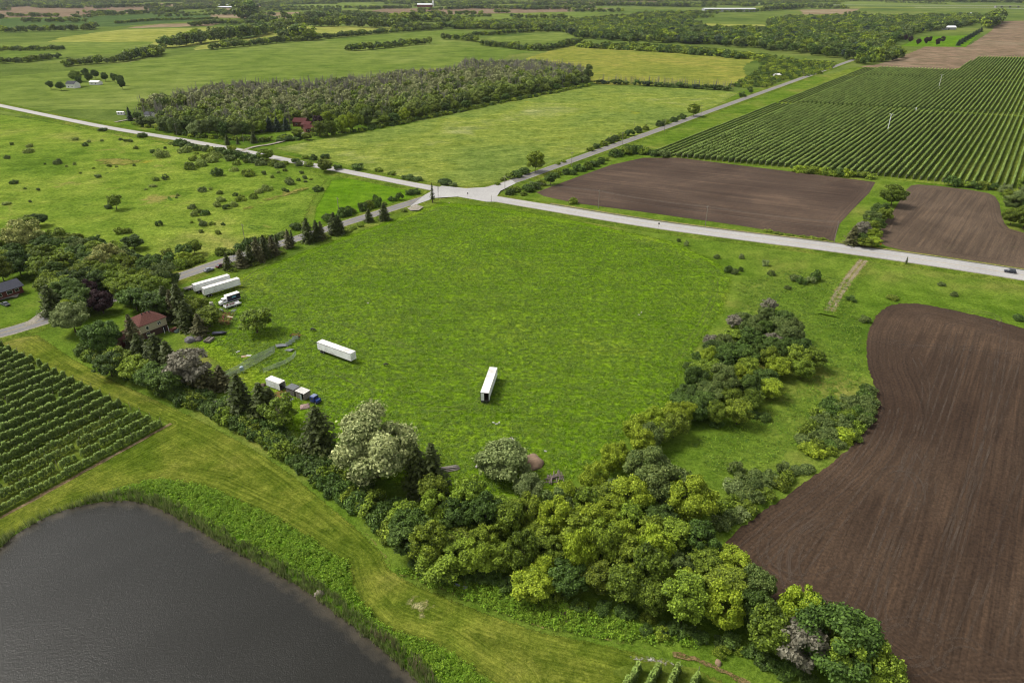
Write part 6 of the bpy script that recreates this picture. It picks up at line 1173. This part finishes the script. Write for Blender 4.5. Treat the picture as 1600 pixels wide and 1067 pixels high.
def near_row(start, ang, length, label, group, young=False, step=1.1):
    d = vec(ang); root = empty('orchard_row', (start[0], start[1], .1), 0); ms = yatm if young else atm; n = int(length / step); k = 0
    for i in range(n):
        X, Y = d[0] * i * step, d[1] * i * step
        px = PIX(start[0] + X, start[1] + Y, 1.5)
        if px[0] < -60 or px[1] > 1130: break
        if rng.random() < .03: continue
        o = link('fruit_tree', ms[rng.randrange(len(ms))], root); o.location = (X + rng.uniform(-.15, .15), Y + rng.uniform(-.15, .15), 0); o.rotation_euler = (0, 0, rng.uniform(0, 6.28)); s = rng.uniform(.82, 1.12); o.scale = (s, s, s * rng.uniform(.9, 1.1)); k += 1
    for i in range(0, int(n * step), 9):
        X, Y = d[0] * i, d[1] * i
        if PIX(start[0] + X, start[1] + Y)[0] < -60: break
        o = link('post', post_me, root); o.location = (X - d[0] * .6, Y - d[1] * .6, 0)
    if k == 0: bpy.data.objects.remove(root); return
    tag(root, label, 'orchard row', group)
a_, b_ = G(258, 667), G(8, 543); rowdir = az(G(0, 806), G(262, 664)) + math.pi; ed = az(a_, b_); L = math.hypot(b_[0] - a_[0], b_[1] - a_[1]); nrow = 22
for i in range(nrow):
    s = 1.2 + i * (L - 1) / 18.0; st = (a_[0] + vec(ed)[0] * s + vec(rowdir)[0] * .8, a_[1] + vec(ed)[1] * s + vec(rowdir)[1] * .8)
    near_row(st, rowdir, 130, (f'young fruit tree row, {ordinal(i + 1)} from the dirt edge by the pond' if i < 4 else f'trellised fruit tree row beside the mown strip, {ordinal(i + 1)} from the pond-side dirt edge'), 'young orchard rows by the pond' if i < 4 else 'orchard rows beside the mown strip', young=i < 4)
for kk, (x, y) in enumerate([(996, 1050), (1026, 1051), (1058, 1053), (1088, 1062)]):
    near_row(G(x, y), R(214), 40, f'orchard row end below the gravel patch, {ordinal(4 - kk)} from the worn path', 'orchard row ends below the gravel patch', step=1.3)
# far right orchard in three blocks; a row is a chain of 20 m sections
SEC = 20.0
def section_meshes(n):
    out = []
    for i in range(n):
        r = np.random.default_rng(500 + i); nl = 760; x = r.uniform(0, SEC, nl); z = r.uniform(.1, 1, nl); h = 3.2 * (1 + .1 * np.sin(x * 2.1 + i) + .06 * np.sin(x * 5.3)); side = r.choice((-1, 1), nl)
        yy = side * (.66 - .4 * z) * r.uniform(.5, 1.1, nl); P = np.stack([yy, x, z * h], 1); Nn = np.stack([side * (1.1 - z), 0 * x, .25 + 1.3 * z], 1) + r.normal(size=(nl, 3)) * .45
        V, Fc = leaf_arrays(P, Nn, .62 * r.uniform(.6, 1.3, nl), r); me = np_mesh(f'row_section_{i}', V, Fc, 4, {'tint': np.clip(.35 * r.random(nl) + .75 * z ** 2, 0, 1)}); me.materials.append(LM['R']); out.append(me)  # height tint: paler young leaves on top, dark row gaps painted in low down
    return out
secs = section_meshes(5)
def far_row(start, ang, length, label, group, posts, young=False):
    root = empty('orchard_row', (start[0], start[1], .05), -ang); n = max(1, int(round(length / SEC))); f = length / (n * SEC)
    for i in range(n):
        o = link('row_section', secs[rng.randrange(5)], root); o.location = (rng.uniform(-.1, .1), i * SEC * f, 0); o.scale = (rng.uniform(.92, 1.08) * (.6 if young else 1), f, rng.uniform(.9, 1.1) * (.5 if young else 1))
    for y in ((-.8,) if posts else ()):
        o = link('post', post_me, root); o.location = (0, y, 0); o.scale = (1.8, 1.8, 1.05)
    tag(root, label, 'orchard row', group)
front0, front1 = G(1052, 246), G(1620, 299); crossA = [G(1130, 157), G(1760, 190)]; crossB = [G(1310, 118), G(1800, 134)]; top_ = [G(1338, 106), G(1490, 111), G(1528, 91), G(1820, 92)]
fa = az(front0, front1); fl = math.hypot(front1[0] - front0[0], front1[1] - front0[1])
sheet('orchard_floor', [front0, (front1[0] + 60, front1[1] - 40)] + [G(1900, 130), G(1820, 90), G(1530, 89), G(1490, 110), G(1338, 105), G(1318, 110)], 0.125, field_mat('far_orchard_floor', [A(104, 128, 46), A(124, 144, 56), A(138, 152, 68)], patch=0.02, fine=0.3, bump=0.0, streak=(AZR, 2.4, 0.5)), ragged=1)
def hit(p, ang, line):
    """distance along direction from p to a polyline"""
    d = vec(ang); best = None
    for a, b in zip(line[:-1], line[1:]):
        ex, ey = b[0] - a[0], b[1] - a[1]; den = d[0] * ey - d[1] * ex
        if abs(den) < 1e-9: continue
        t_ = ((a[0] - p[0]) * ey - (a[1] - p[1]) * ex) / den; u_ = ((a[0] - p[0]) * d[1] - (a[1] - p[1]) * d[0]) / den
        if t_ > 0 and -.02 <= u_ <= 1.02 and (best is None or t_ < best): best = t_
    return best
sp = 4.25; i = -5; cnt = {}
lab = {0: ('far orchard row between the plowed soil and the first alley', 'front block rows of the far orchard'), 1: ('far orchard row between the two grass alleys', 'middle block rows of the far orchard'), 2: ('far orchard row behind the last grass alley', 'back block rows of the far orchard')}
while i * sp < fl + 330:
    p = (front0[0] + vec(fa)[0] * (i * sp + 2), front0[1] + vec(fa)[1] * (i * sp + 2)); i += 1
    ang = AZR
    h1, h2, h3 = hit(p, ang, crossA), hit(p, ang, crossB), hit(p, ang, top_)
    cuts = [0.5]
    for h_ in (h1, h2): 
        if h_: cuts += [h_ - 4.5, h_ + 4.5]
    end = h3 if h3 else (cuts[-1] + 60 if len(cuts) > 1 else 200)
    cuts.append(end); d = vec(ang); blk = 0
    for s0, s1 in zip(cuts[0::2], cuts[1::2]):
        if s1 - s0 > 4:
            # start only where the row comes into view
            q0, q1 = PIX(p[0] + d[0] * s0, p[1] + d[1] * s0), PIX(p[0] + d[0] * s1, p[1] + d[1] * s1)
            if min(q0[0], q1[0]) < 1640: far_row((p[0] + d[0] * s0, p[1] + d[1] * s0), ang, s1 - s0, f'{lab[blk][0]}, {ordinal(cnt.setdefault(blk, 0) + 1)} from the road', lab[blk][1], posts=blk == 0, young=i < 1); cnt[blk] += 1
        blk += 1
# ================================================================== UNCOUNTABLE GREENERY
def pts_in(px, dens, jit=0.0, world=False):
    poly = px if world else W(px); P = np.array(poly); lo, hi = P.min(0), P.max(0); n = int((hi[0] - lo[0]) * (hi[1] - lo[1]) * dens)
    q = nr.uniform(lo, hi, (n, 2)); return q[inside(q, poly)]
def z3(P, z=0.0): return np.concatenate([P, np.full((len(P), 1), z)], 1)
def sc(n, h, H, lo=.75, hi=1.25, wid=1.0):
    s = nr.uniform(lo, hi, n) * h / H; return np.stack([s * wid * nr.uniform(.85, 1.15, n), s * wid * nr.uniform(.85, 1.15, n), s], 1)
far_tree = lod('far_tree', 8, 12, 6.0, 420, 1.35, [LM['M'], LM['D'], LM['O'], LM['M'], LM['D'], LM['M'], LM['O'], LM['Y']], base=.06, ncl=16, clump=(.3, .46))
far_dark = lod('far_dark', 4, 12, 5.2, 420, 1.3, [LM['D'], LM['T'], LM['D'], LM['O']], base=.04, ncl=14, clump=(.32, .46))
far_bush = lod('far_bush', 5, 4, 3.6, 220, .8, [LM['M'], LM['D'], LM['M'], LM['Y'], LM['D']], base=.02, ncl=10, clump=(.34, .5))
wood_tree = lod('wood_tree', 8, 10, 3.6, 700, .75, [LM['G'], LM['N'], LM['G'], LM['N'], LM['G'], LM['O'], LM['M'], LM['G']], base=.06, ncl=18, clump=(.24, .4))
snags = []
grey_stem = plain('grey_stem', A(150, 146, 136, .7), .95, var=.2, scale=.5, spec=.1)
for i in range(5):
    q = random.Random(60 + i); mb = MB()
    for k in range(5):
        x, y, h_ = q.uniform(-1.6, 1.6), q.uniform(-1.6, 1.6), q.uniform(5.5, 9); lx, ly = q.uniform(-.5, .5), q.uniform(-.5, .5); mb.tube((x, y, 0), (x + lx, y + ly, h_), .2, .06, 4, False)
        for j in range(5):
            f = q.uniform(.35, .95); an = q.uniform(0, 6.28); L_ = q.uniform(.6, 1.5); p0 = Vector((x + lx * f, y + ly * f, h_ * f)); mb.tube(p0, p0 + Vector((math.cos(an) * L_ * .6, math.sin(an) * L_ * .6, L_)), .07, .03, 3, False)
    me_ = bpy.data.meshes.new(f'wood_snag_{i}'); me_.from_pydata(mb.v, [], mb.f); me_.materials.append(grey_stem); snags.append(bpy.data.objects.new(f'wood_snag_{i}', me_))
def line_pts(px, step, width):
    q = np.array(resample(W(px), step)); return q + nr.uniform(-width, width, q.shape)
def hedge(name, px, hpx, label, protos=None, step=None, width=None, H=12, wid=1.15):
    """row of far trees; its height is given in photo pixels at its middle"""
    mid = px[len(px) // 2]; h = hpx / PPM(*mid); step = step or h * .45; P = line_pts(px, step, width or h * .35)
    return scatter(name, z3(P, -.2), [p.copy() for p in (protos or far_tree)], label, 'hedgerow', scl=sc(len(P), h, H, .7, 1.2, wid))
# the middle wood behind its front trees
wp = [(208, 186), (225, 172), (262, 166), (330, 150), (420, 146), (500, 142), (600, 133), (628, 126), (664, 126), (716, 120), (722, 108), (760, 108), (850, 110), (905, 118), (922, 128), (880, 138), (760, 160), (640, 186), (590, 196), (560, 196), (500, 190), (440, 198), (390, 212), (330, 208), (270, 206), (228, 194)]
houses_px = [(228, 181), (246, 184), (268, 181), (290, 178), (298, 177), (512, 133), (486, 203)]
P = pts_in(wp, .034); P = P[vnoise(P, 22, 77) + .5 * nr.random(len(P)) > .42]; keep = np.ones(len(P), bool)
for hx in houses_px:
    c = np.array(G(*hx)); dv = P - c; keep &= ~((np.abs(dv[:, 0]) < 15) & (dv[:, 1] < 8) & (dv[:, 1] > (-75 if hx[0] == 512 else -48)))
P = P[keep]; near_edge = seg_dist(P, W([(640, 112), (760, 108), (905, 120)]), False) < 110
fd = seg_dist(P, W([(228, 196), (330, 212), (440, 202), (560, 200), (640, 188), (760, 162), (922, 130)]), False); fr_ = nr.random(len(P)) < np.clip(1.15 - fd / 90, .12, 1); ii = np.where(fr_, nr.choice([1, 3, 6, 5], len(P)), nr.choice([0, 2, 4, 7, 0, 5], len(P)))
scatter('woodland', z3(P, -.1), [o.copy() for o in wood_tree], 'dense grey-green young wood filling the middle distance', 'woodland', idx=ii, scl=sc(len(P), 12.5, 10, .5, 1.35, .86))
Q = pts_in(wp, .032); Q = Q[(seg_dist(Q, W([(300, 150), (420, 145), (520, 140), (640, 118), (760, 105), (905, 118)]), False) < 85) | (nr.random(len(Q)) < .12)]
scatter('dead_wood_stand', z3(Q), snags, 'mass of bare grey trunks standing in the middle wood', 'dead wood', scl=sc(len(Q), 13.0, 8, .7, 1.4, .8))
Q = pts_in([(935, 131), (1060, 137), (1145, 143), (1145, 139), (1060, 133), (940, 126)], .03); scatter('dead_hedge_stems', z3(Q), [s.copy() for s in snags], 'thin bare stems standing along the hedge behind the hay field', 'dead wood', scl=sc(len(Q), 9, 8, .7, 1.2, .4))
hedge('hedgerow', [(935, 131), (1000, 134), (1060, 137), (1140, 142)], 7, 'dark clipped-looking hedge along the far side of the hay field', far_dark, 5, 3, wid=1.6)
hedge('hedgerow', [(905, 74), (980, 78), (1060, 83), (1180, 93)], 8, 'green hedge along the top of the ripening field', far_bush, 6, 10, H=4, wid=1.3)
# forests upper right
fr1 = [(905, 66), (960, 62), (1050, 60), (1150, 64), (1240, 66), (1330, 60), (1400, 66), (1440, 58), (1425, 80), (1400, 94), (1345, 104), (1330, 98), (1250, 108), (1180, 100), (1060, 82), (960, 76)]
scatter('scrub_thicket', z3(pts_in([(900, 76), (985, 68), (1100, 76), (1200, 88), (1260, 96), (1310, 100), (1290, 114), (1220, 128), (1180, 142), (1140, 136), (1170, 122), (1190, 104), (1180, 94), (1050, 82), (960, 76)], .012), -.1), [o.copy() for o in far_bush], 'rolling green scrub between the ripening field and the forest', 'scrub', scl=None)
P = pts_in([(985, 66), (1100, 70), (1200, 80), (1270, 88), (1320, 94), (1345, 102), (1380, 100), (1410, 92), (1390, 82), (1400, 66), (1440, 52), (1500, 44), (1535, 36), (1530, 27), (1440, 30), (1330, 30), (1240, 32), (1200, 36), (1200, 52), (1100, 50), (1085, 38), (1000, 36), (930, 34), (860, 44), (900, 60)], .005)
keep = np.ones(len(P), bool)
for hx, s in (((1481, 46), 22), ((1300, 24), 20)): c = np.array(G(*hx)); keep &= np.hypot(P[:, 0] - c[0], (P[:, 1] - c[1]) * .35) > s
P = P[keep]; scatter('forest', z3(P, -.2), [o.copy() for o in far_tree + far_dark], 'broad mixed forest spreading behind the far orchard', 'forest', scl=sc(len(P), 13, 12, .5, 1.6, 1.05))
Pd = pts_in([(1060, 62), (1150, 58), (1240, 60), (1330, 66), (1340, 76), (1260, 72), (1150, 70), (1060, 70)], .011); scatter('conifer_plantation', z3(Pd), [o.copy() for o in far_dark], 'dark conifer plantation inside the far forest', 'forest', scl=sc(len(Pd), 15, 12, .8, 1.2))
P = pts_in([(700, 46), (760, 47), (900, 50), (985, 66), (1010, 52), (930, 36), (860, 38), (760, 40)], .008); scatter('forest', z3(P, -.2), [o.copy() for o in far_tree], 'tall leafy wood at the far end of the green strip', 'forest', scl=sc(len(P), 15, 12, .7, 1.3))
P = line_pts([(215, 195), (300, 214), (400, 222), (470, 216), (560, 206), (640, 191), (760, 166), (920, 135)], 2.2, 3.0)
scatter('wood_edge_scrub', z3(P, .1), [o.copy() for o in far_bush], 'low scrub along the front edge of the middle wood', 'scrub', scl=sc(len(P), 2.6, 4, .6, 1.4, .9))
# hedgerows of the far fields
for px, h, l in [
    ([(330, 78), (420, 69), (500, 62), (600, 53), (690, 47)], 8, 'long dark hedge between the crop field and the hay strip'),
    ([(440, 64), (446, 63), (468, 63), (478, 63)], 20, 'pair of big trees rising from the long hedge'),
    ([(250, 76), (290, 72), (330, 66), (380, 60), (400, 57), (430, 50), (440, 47)], 17, 'bulging line of tall round trees behind the crop field'),
    ([(200, 95), (230, 88), (250, 84), (236, 90)], 12, 'thick tree group at the end of the crop field'),
    ([(100, 105), (130, 101), (170, 99), (200, 96)], 10, 'dark tree belt left of the crop field'),
    ([(545, 80), (565, 79), (600, 76), (610, 75), (640, 71), (668, 69)], 9, 'dashed row of bushes inside the crop field'),
    ([(692, 62), (720, 63), (745, 66)], 9, 'short thick hedge at the end of the crop field'),
    ([(755, 72), (790, 75), (820, 79), (850, 80), (880, 74), (905, 68)], 9, 'bushy hedge under the green strip'),
    ([(740, 57), (765, 56), (800, 53), (830, 51), (900, 49)], 6, 'low hedge above the green strip'),
    ([(440, 41), (500, 42), (560, 43), (640, 46)], 14, 'long leafy tree belt behind the hay strip'),
    ([(450, 34), (500, 32), (560, 33), (620, 36), (680, 34)], 12, 'second tree belt beyond the hay strip'),
    ([(620, 48), (680, 46), (735, 44)], 10, 'tree belt joining the tall leafy wood'),
    ([(600, 33), (640, 30), (690, 29)], 8, 'far trees below the red barn'),
    ([(180, 38), (240, 33), (340, 31)], 4, 'thin dark hedge on the edge of the dark crop'),
    ([(300, 42), (340, 38), (370, 39), (410, 38)], 7, 'clumps of trees on the tan field edge'),
    ([(375, 29), (385, 30), (390, 29), (384, 31)], 22, 'tight stand of tall dark conifers below the white barns'),
    ([(395, 36), (410, 33), (430, 36)], 9, 'small far grove behind the round trees'),
    ([(0, 52), (60, 50), (130, 48), (150, 45)], 9, 'far dark hedge at the edge of the dark crop'),
    ([(0, 13), (60, 10), (170, 7), (220, 6)], 4, 'dark tree line above the stubble field'),
    ([(230, 17), (260, 17), (300, 16), (340, 15)], 6, 'far mixed trees left of the white barns'),
    ([(430, 17), (455, 15), (440, 13)], 6, 'trees behind the white barns'),
    ([(470, 7), (540, 5), (610, 4), (640, 8)], 5, 'far tree line on the horizon hills'),
    ([(700, 16), (760, 14), (840, 16), (930, 15)], 6, 'far tree line right of the red barn'),
    ([(820, 11), (900, 10), (990, 10), (1060, 12), (1100, 10)], 6, 'dark distant woods above the tilled field'),
    ([(1100, 8), (1180, 10), (1160, 11)], 5, 'dark woods behind the grey warehouse'),
    ([(1190, 18), (1230, 16), (1250, 14)], 7, 'trees beside the grey warehouse'),
    ([(1420, 4), (1500, 5), (1600, 6), (1680, 8)], 7, 'dark horizon wood beyond the expressway'),
    ([(0, 4), (200, 2), (420, 1), (700, 1), (960, 2), (1250, 1)], 4, 'continuous dark horizon wood'),
    ([(1545, 45), (1550, 40), (1556, 34)], 16, 'tall trees at the far corner of the tilled field'),
    ([(560, 16), (600, 15), (640, 14)], 5, 'trees left of the red barn'),
    ([(0, 100), (40, 98), (90, 92)], 8, 'hedge at the left end of the crop field'),
    ([(150, 14), (152, 13), (156, 14), (215, 12), (245, 11)], 6, 'scattered trees on the stubble field'),
    ([(470, 24), (520, 20), (560, 22), (600, 24)], 4, 'scattered bushes on the far stubble'),
    ([(-60, 83), (20, 80), (100, 79)], 7, 'left end hedge by the pale field')]:
    hedge('hedgerow', px, h, l)
# scattered woods and hedges of the farthest country
DT = []; DS = []
for k in range(150):
    y0 = 2 + 34 * rng.random() ** 1.6; x0 = rng.uniform(-40, 1640); L_ = rng.uniform(20, 140); sl_ = rng.uniform(-.05, .03)
    if 1370 < x0 + L_ and y0 > 9: continue
    if 30 < y0 and 60 < x0 < 460: continue
    P = line_pts([(x0, y0), (x0 + L_ / 2, y0 + sl_ * L_ / 2), (x0 + L_, y0 + sl_ * L_)], 9, 14); hh = rng.uniform(9, 18)
    DT.append(P); DS.append(sc(len(P), hh, 12, .6, 1.3, 1.3))
DT = np.concatenate(DT); scatter('distant_trees', z3(DT, -.2), [o.copy() for o in far_tree], 'broken tree lines and groves across the distant farm country', 'trees', scl=np.concatenate(DS))
for px, d, l in [([(-400, -8), (0, -8), (0, 2), (-400, 4)], .0003, 'distant wooded country left of the stubble field'), ([(0, 3), (300, 1), (300, -6), (0, -6)], .0003, 'distant wooded country above the stubble field'), ([(430, 4), (800, 2), (800, -6), (430, -6)], .0002, 'distant wooded country above the far hay field'), ([(1050, 0), (1600, 0), (1900, 3), (1900, -7), (1050, -7)], .0003, 'distant wooded country beyond the expressway')]:
    P = pts_in(px, d); P = P[:9000]; scatter('far_woodland', z3(P), [o.copy() for o in far_tree], l, 'woodland', scl=sc(len(P), 16, 12, .8, 1.4, 2.0))
# wheel tracks pressed into the meadow: parts of it, lying on its relief
m, t, out = new_mat('flattened_grass'); pos = t.nodes.new('ShaderNodeNewGeometry').outputs['Position']; b = N(t, 'ShaderNodeBsdfPrincipled', Roughness=0.95)
t.links.new(mixrgb(t, A(84, 112, 26), A(140, 146, 66), noise(t, pos, 0.12, 3)), b.inputs['Base Color']); tr = t.nodes.new('ShaderNodeBsdfTransparent'); mx = t.nodes.new('ShaderNodeMixShader')
t.links.new(math_n(t, 'MULTIPLY', math_n(t, 'SUBTRACT', math_n(t, 'ADD', noise(t, pos, 0.8, 4, 0.7), noise(t, pos, 0.09, 2)), 0.8), 1.6, clamp=True), mx.inputs[0]); t.links.new(tr.outputs[0], mx.inputs[1]); t.links.new(b.outputs[0], mx.inputs[2]); t.links.new(mx.outputs[0], out.inputs['Surface'])
mead = bpy.data.objects['meadow']
for px in ([(382, 446), (420, 452), (450, 466), (480, 482), (520, 500), (570, 520), (640, 545), (720, 565), (755, 585)], [(560, 352), (480, 388), (420, 410), (380, 440), (372, 462)], [(900, 352), (980, 372), (1060, 396), (1110, 424), (1122, 450), (1100, 500), (1060, 560)], [(700, 322), (640, 342), (560, 370), (470, 402), (400, 430)], [(500, 572), (560, 600), (640, 640), (740, 640), (758, 620)]):
    q = resample(chaikin(W(px), 2, False), 2.0)
    for of_ in (-.95, .95):
        o = ribbon('wheel_track', q, .6, 0, m, mead, off=of_, smooth=0)
        for v in o.data.vertices: v.co.z = ground_z(v.co.x, v.co.y) + .05
# hedge and undergrowth masses
hb = []
for i, (me_, H_, R_) in enumerate(BU['bush'][:4]):
    m2 = me_.copy(); m2.materials.clear(); m2.materials.append(LM['DDDM'[i]]); hb.append(bpy.data.objects.new(f'hedge_clump_{i}', m2))
def zz(P): return np.array([(x, y, ground_z(x, y) - .05) for x, y in P])
scatter('low_hedge', zz(HEDGE_PTS), hb, 'continuous low leafy hedge beside the mown strip', 'hedge', scl=sc(len(HEDGE_PTS), 3.5, 3.2, .6, 1.25))
scatter('undergrowth', zz(FOOT_PTS), [o.copy() for o in hb], 'leafy undergrowth along the foot of the tree belt', 'undergrowth', scl=sc(len(FOOT_PTS), 2.1, 3.2, .6, 1.3, 1.2))
# grass tufts, weeds and reeds
def blades(name, n, h, w_, mat, lean=.35, seed=1, spread=.25):
    r = np.random.default_rng(seed); V = []; Fc = []; tint = []
    for i in range(n):
        a = r.uniform(0, 6.28); b0 = np.array([r.uniform(-spread, spread), r.uniform(-spread, spread), 0]); d = np.array([math.cos(a), math.sin(a), 0]); s = np.array([-math.sin(a), math.cos(a), 0]) * w_ * r.uniform(.6, 1.2); hh = h * r.uniform(.6, 1.15); tip = b0 + d * lean * hh * r.uniform(.3, 1.4) + np.array([0, 0, hh]); k = len(V)
        V += [b0 - s, b0 + s, tip + s * .25, tip - s * .25]; Fc.append((k, k + 1, k + 2, k + 3)); tint.append(r.random())
    me = np_mesh(name, np.array(V), np.array(Fc), 4, {'tint': tint}); me.materials.append(mat); return bpy.data.objects.new(name, me)
gm1 = leaf_mat('grass_blade', A(82, 120, 22, .7), A(142, 172, 50, .7), .35, .8); gm2 = leaf_mat('weed_leaf', A(86, 124, 26, .95), A(144, 176, 52, .95), .35, .8); gm3 = leaf_mat('reed_blade', A(88, 108, 50, .75), A(150, 160, 100, .75), .35, .8); gm4 = leaf_mat('dry_reed', A(150, 136, 100), A(206, 192, 156), .3, .6)
tufts = [blades(f'grass_tuft_{i}', 10, .22, .08, gm1, 1.6, i, .32) for i in range(3)]
def zg(P): return np.array([ground_z(x, y) for x, y in P.tolist()])
def on_ground(P): return np.concatenate([P, zg(P)[:, None] - .03], 1)
mw = [(690, 322), (770, 330), (900, 351), (1050, 384), (1120, 415), (1138, 440), (1120, 490), (1075, 560), (1045, 620), (950, 700), (880, 755), (760, 780), (640, 740), (540, 690), (430, 600), (340, 540), (300, 500), (320, 462), (400, 432), (530, 380), (645, 338)]
P = pts_in(mw, 2.4); dd = np.hypot(P[:, 0], P[:, 1]); P = P[(nr.random(len(P)) < np.clip(230 / dd, .15, 1)) & (nr.random(len(P)) < .5)]
scatter('meadow_grass', on_ground(P), tufts, 'tussocky long grass covering the big meadow', 'grass', scl=sc(len(P), 1, 1, .6, 1.7, 1.3))
P = pts_in([(1150, 445), (1230, 420), (1330, 440), (1345, 500), (1345, 600), (1280, 640), (1250, 700), (1180, 735), (1110, 740), (1080, 690), (1130, 670), (1210, 620), (1290, 580), (1250, 510), (1160, 490)], 1.5); P = P[nr.random(len(P)) < .5]
scatter('rough_grass', on_ground(P), [t_.copy() for t_ in tufts], 'tussocky rough grass in the gap beside the plowed field', 'grass', scl=sc(len(P), 1, 1, .6, 1.8, 1.4))
weed = [lod(f'weed{i}', 1, .6, .55, 40, .17, [gm2], base=.05, ncl=8, clump=(.3, .6))[0] for i in range(3)]
P = pts_in(bank_poly, 2.6, world=True); wl = W(water); dw = seg_dist(P, wl, False)
Pw = P[(dw > 2.1)]; scatter('bank_weeds', on_ground(Pw), weed, 'bright green leafy weeds carpeting the pond bank', 'weeds', scl=sc(len(Pw), 1, 1, .6, 1.5))
reeds = [blades(f'reed_{i}', 9, 1.8, .05, gm3, .25, 30 + i, .3) for i in range(3)]; dry = [blades(f'dry_reed_{i}', 9, 2.2, .05, gm4, .2, 40 + i, .3) for i in range(2)]
P = pts_in(bank_poly, 3.0, world=True); P = P[seg_dist(P, wl, False) < 2.5]; sh_ = np.array(resample(wl, .35)); sh_ = sh_ + nr.uniform(-.5, .5, sh_.shape); P = np.concatenate([P, sh_])
scatter('pond_reeds', on_ground(P), reeds, 'grey-green reeds fringing the dark pond', 'reeds', scl=sc(len(P), 1, 1, .5, 1.3))
P = line_pts([(585, 990), (605, 1005), (618, 1018)], .35, .9); P = np.concatenate([P, line_pts([(645, 1038), (662, 1052), (672, 1067)], .3, 1.0)])
scatter('dry_reeds', on_ground(P), dry, 'straw-coloured dead reeds at the pond corner', 'reeds', scl=sc(len(P), 1, 1, .7, 1.2))
P = pts_in([(612, 888), (650, 893), (720, 908), (800, 925), (870, 940), (960, 968), (1090, 1000), (1090, 1012), (960, 1000), (850, 980), (760, 950), (700, 927), (640, 902)], 3.0); scatter('edge_weeds', on_ground(P), [o.copy() for o in weed] + [t_.copy() for t_ in tufts], 'tall weeds between the tree belt and the mown strip', 'weeds', scl=sc(len(P), 1, 1, .8, 1.7))

# ------------------------------------------------------------------ the air
mb = MB().box(-17000, 17000, -1600, 17000, -1.5, 170); hz = mb.build('haze', None) if False else None
me = bpy.data.meshes.new('haze'); me.from_pydata(mb.v, [], mb.f); me.update(); m, t, out = new_mat('thin_haze'); pv = t.nodes.new('ShaderNodeVolumePrincipled'); pv.inputs['Color'].default_value = (.86, .92, 1, 1); pv.inputs['Density'].default_value = 1.6e-5; pv.inputs['Anisotropy'].default_value = .2; t.links.new(pv.outputs[0], out.inputs['Volume'])
tag(link('haze', me, None, m), kind='stuff', label='thin pale haze over the whole farm country', cat='haze')
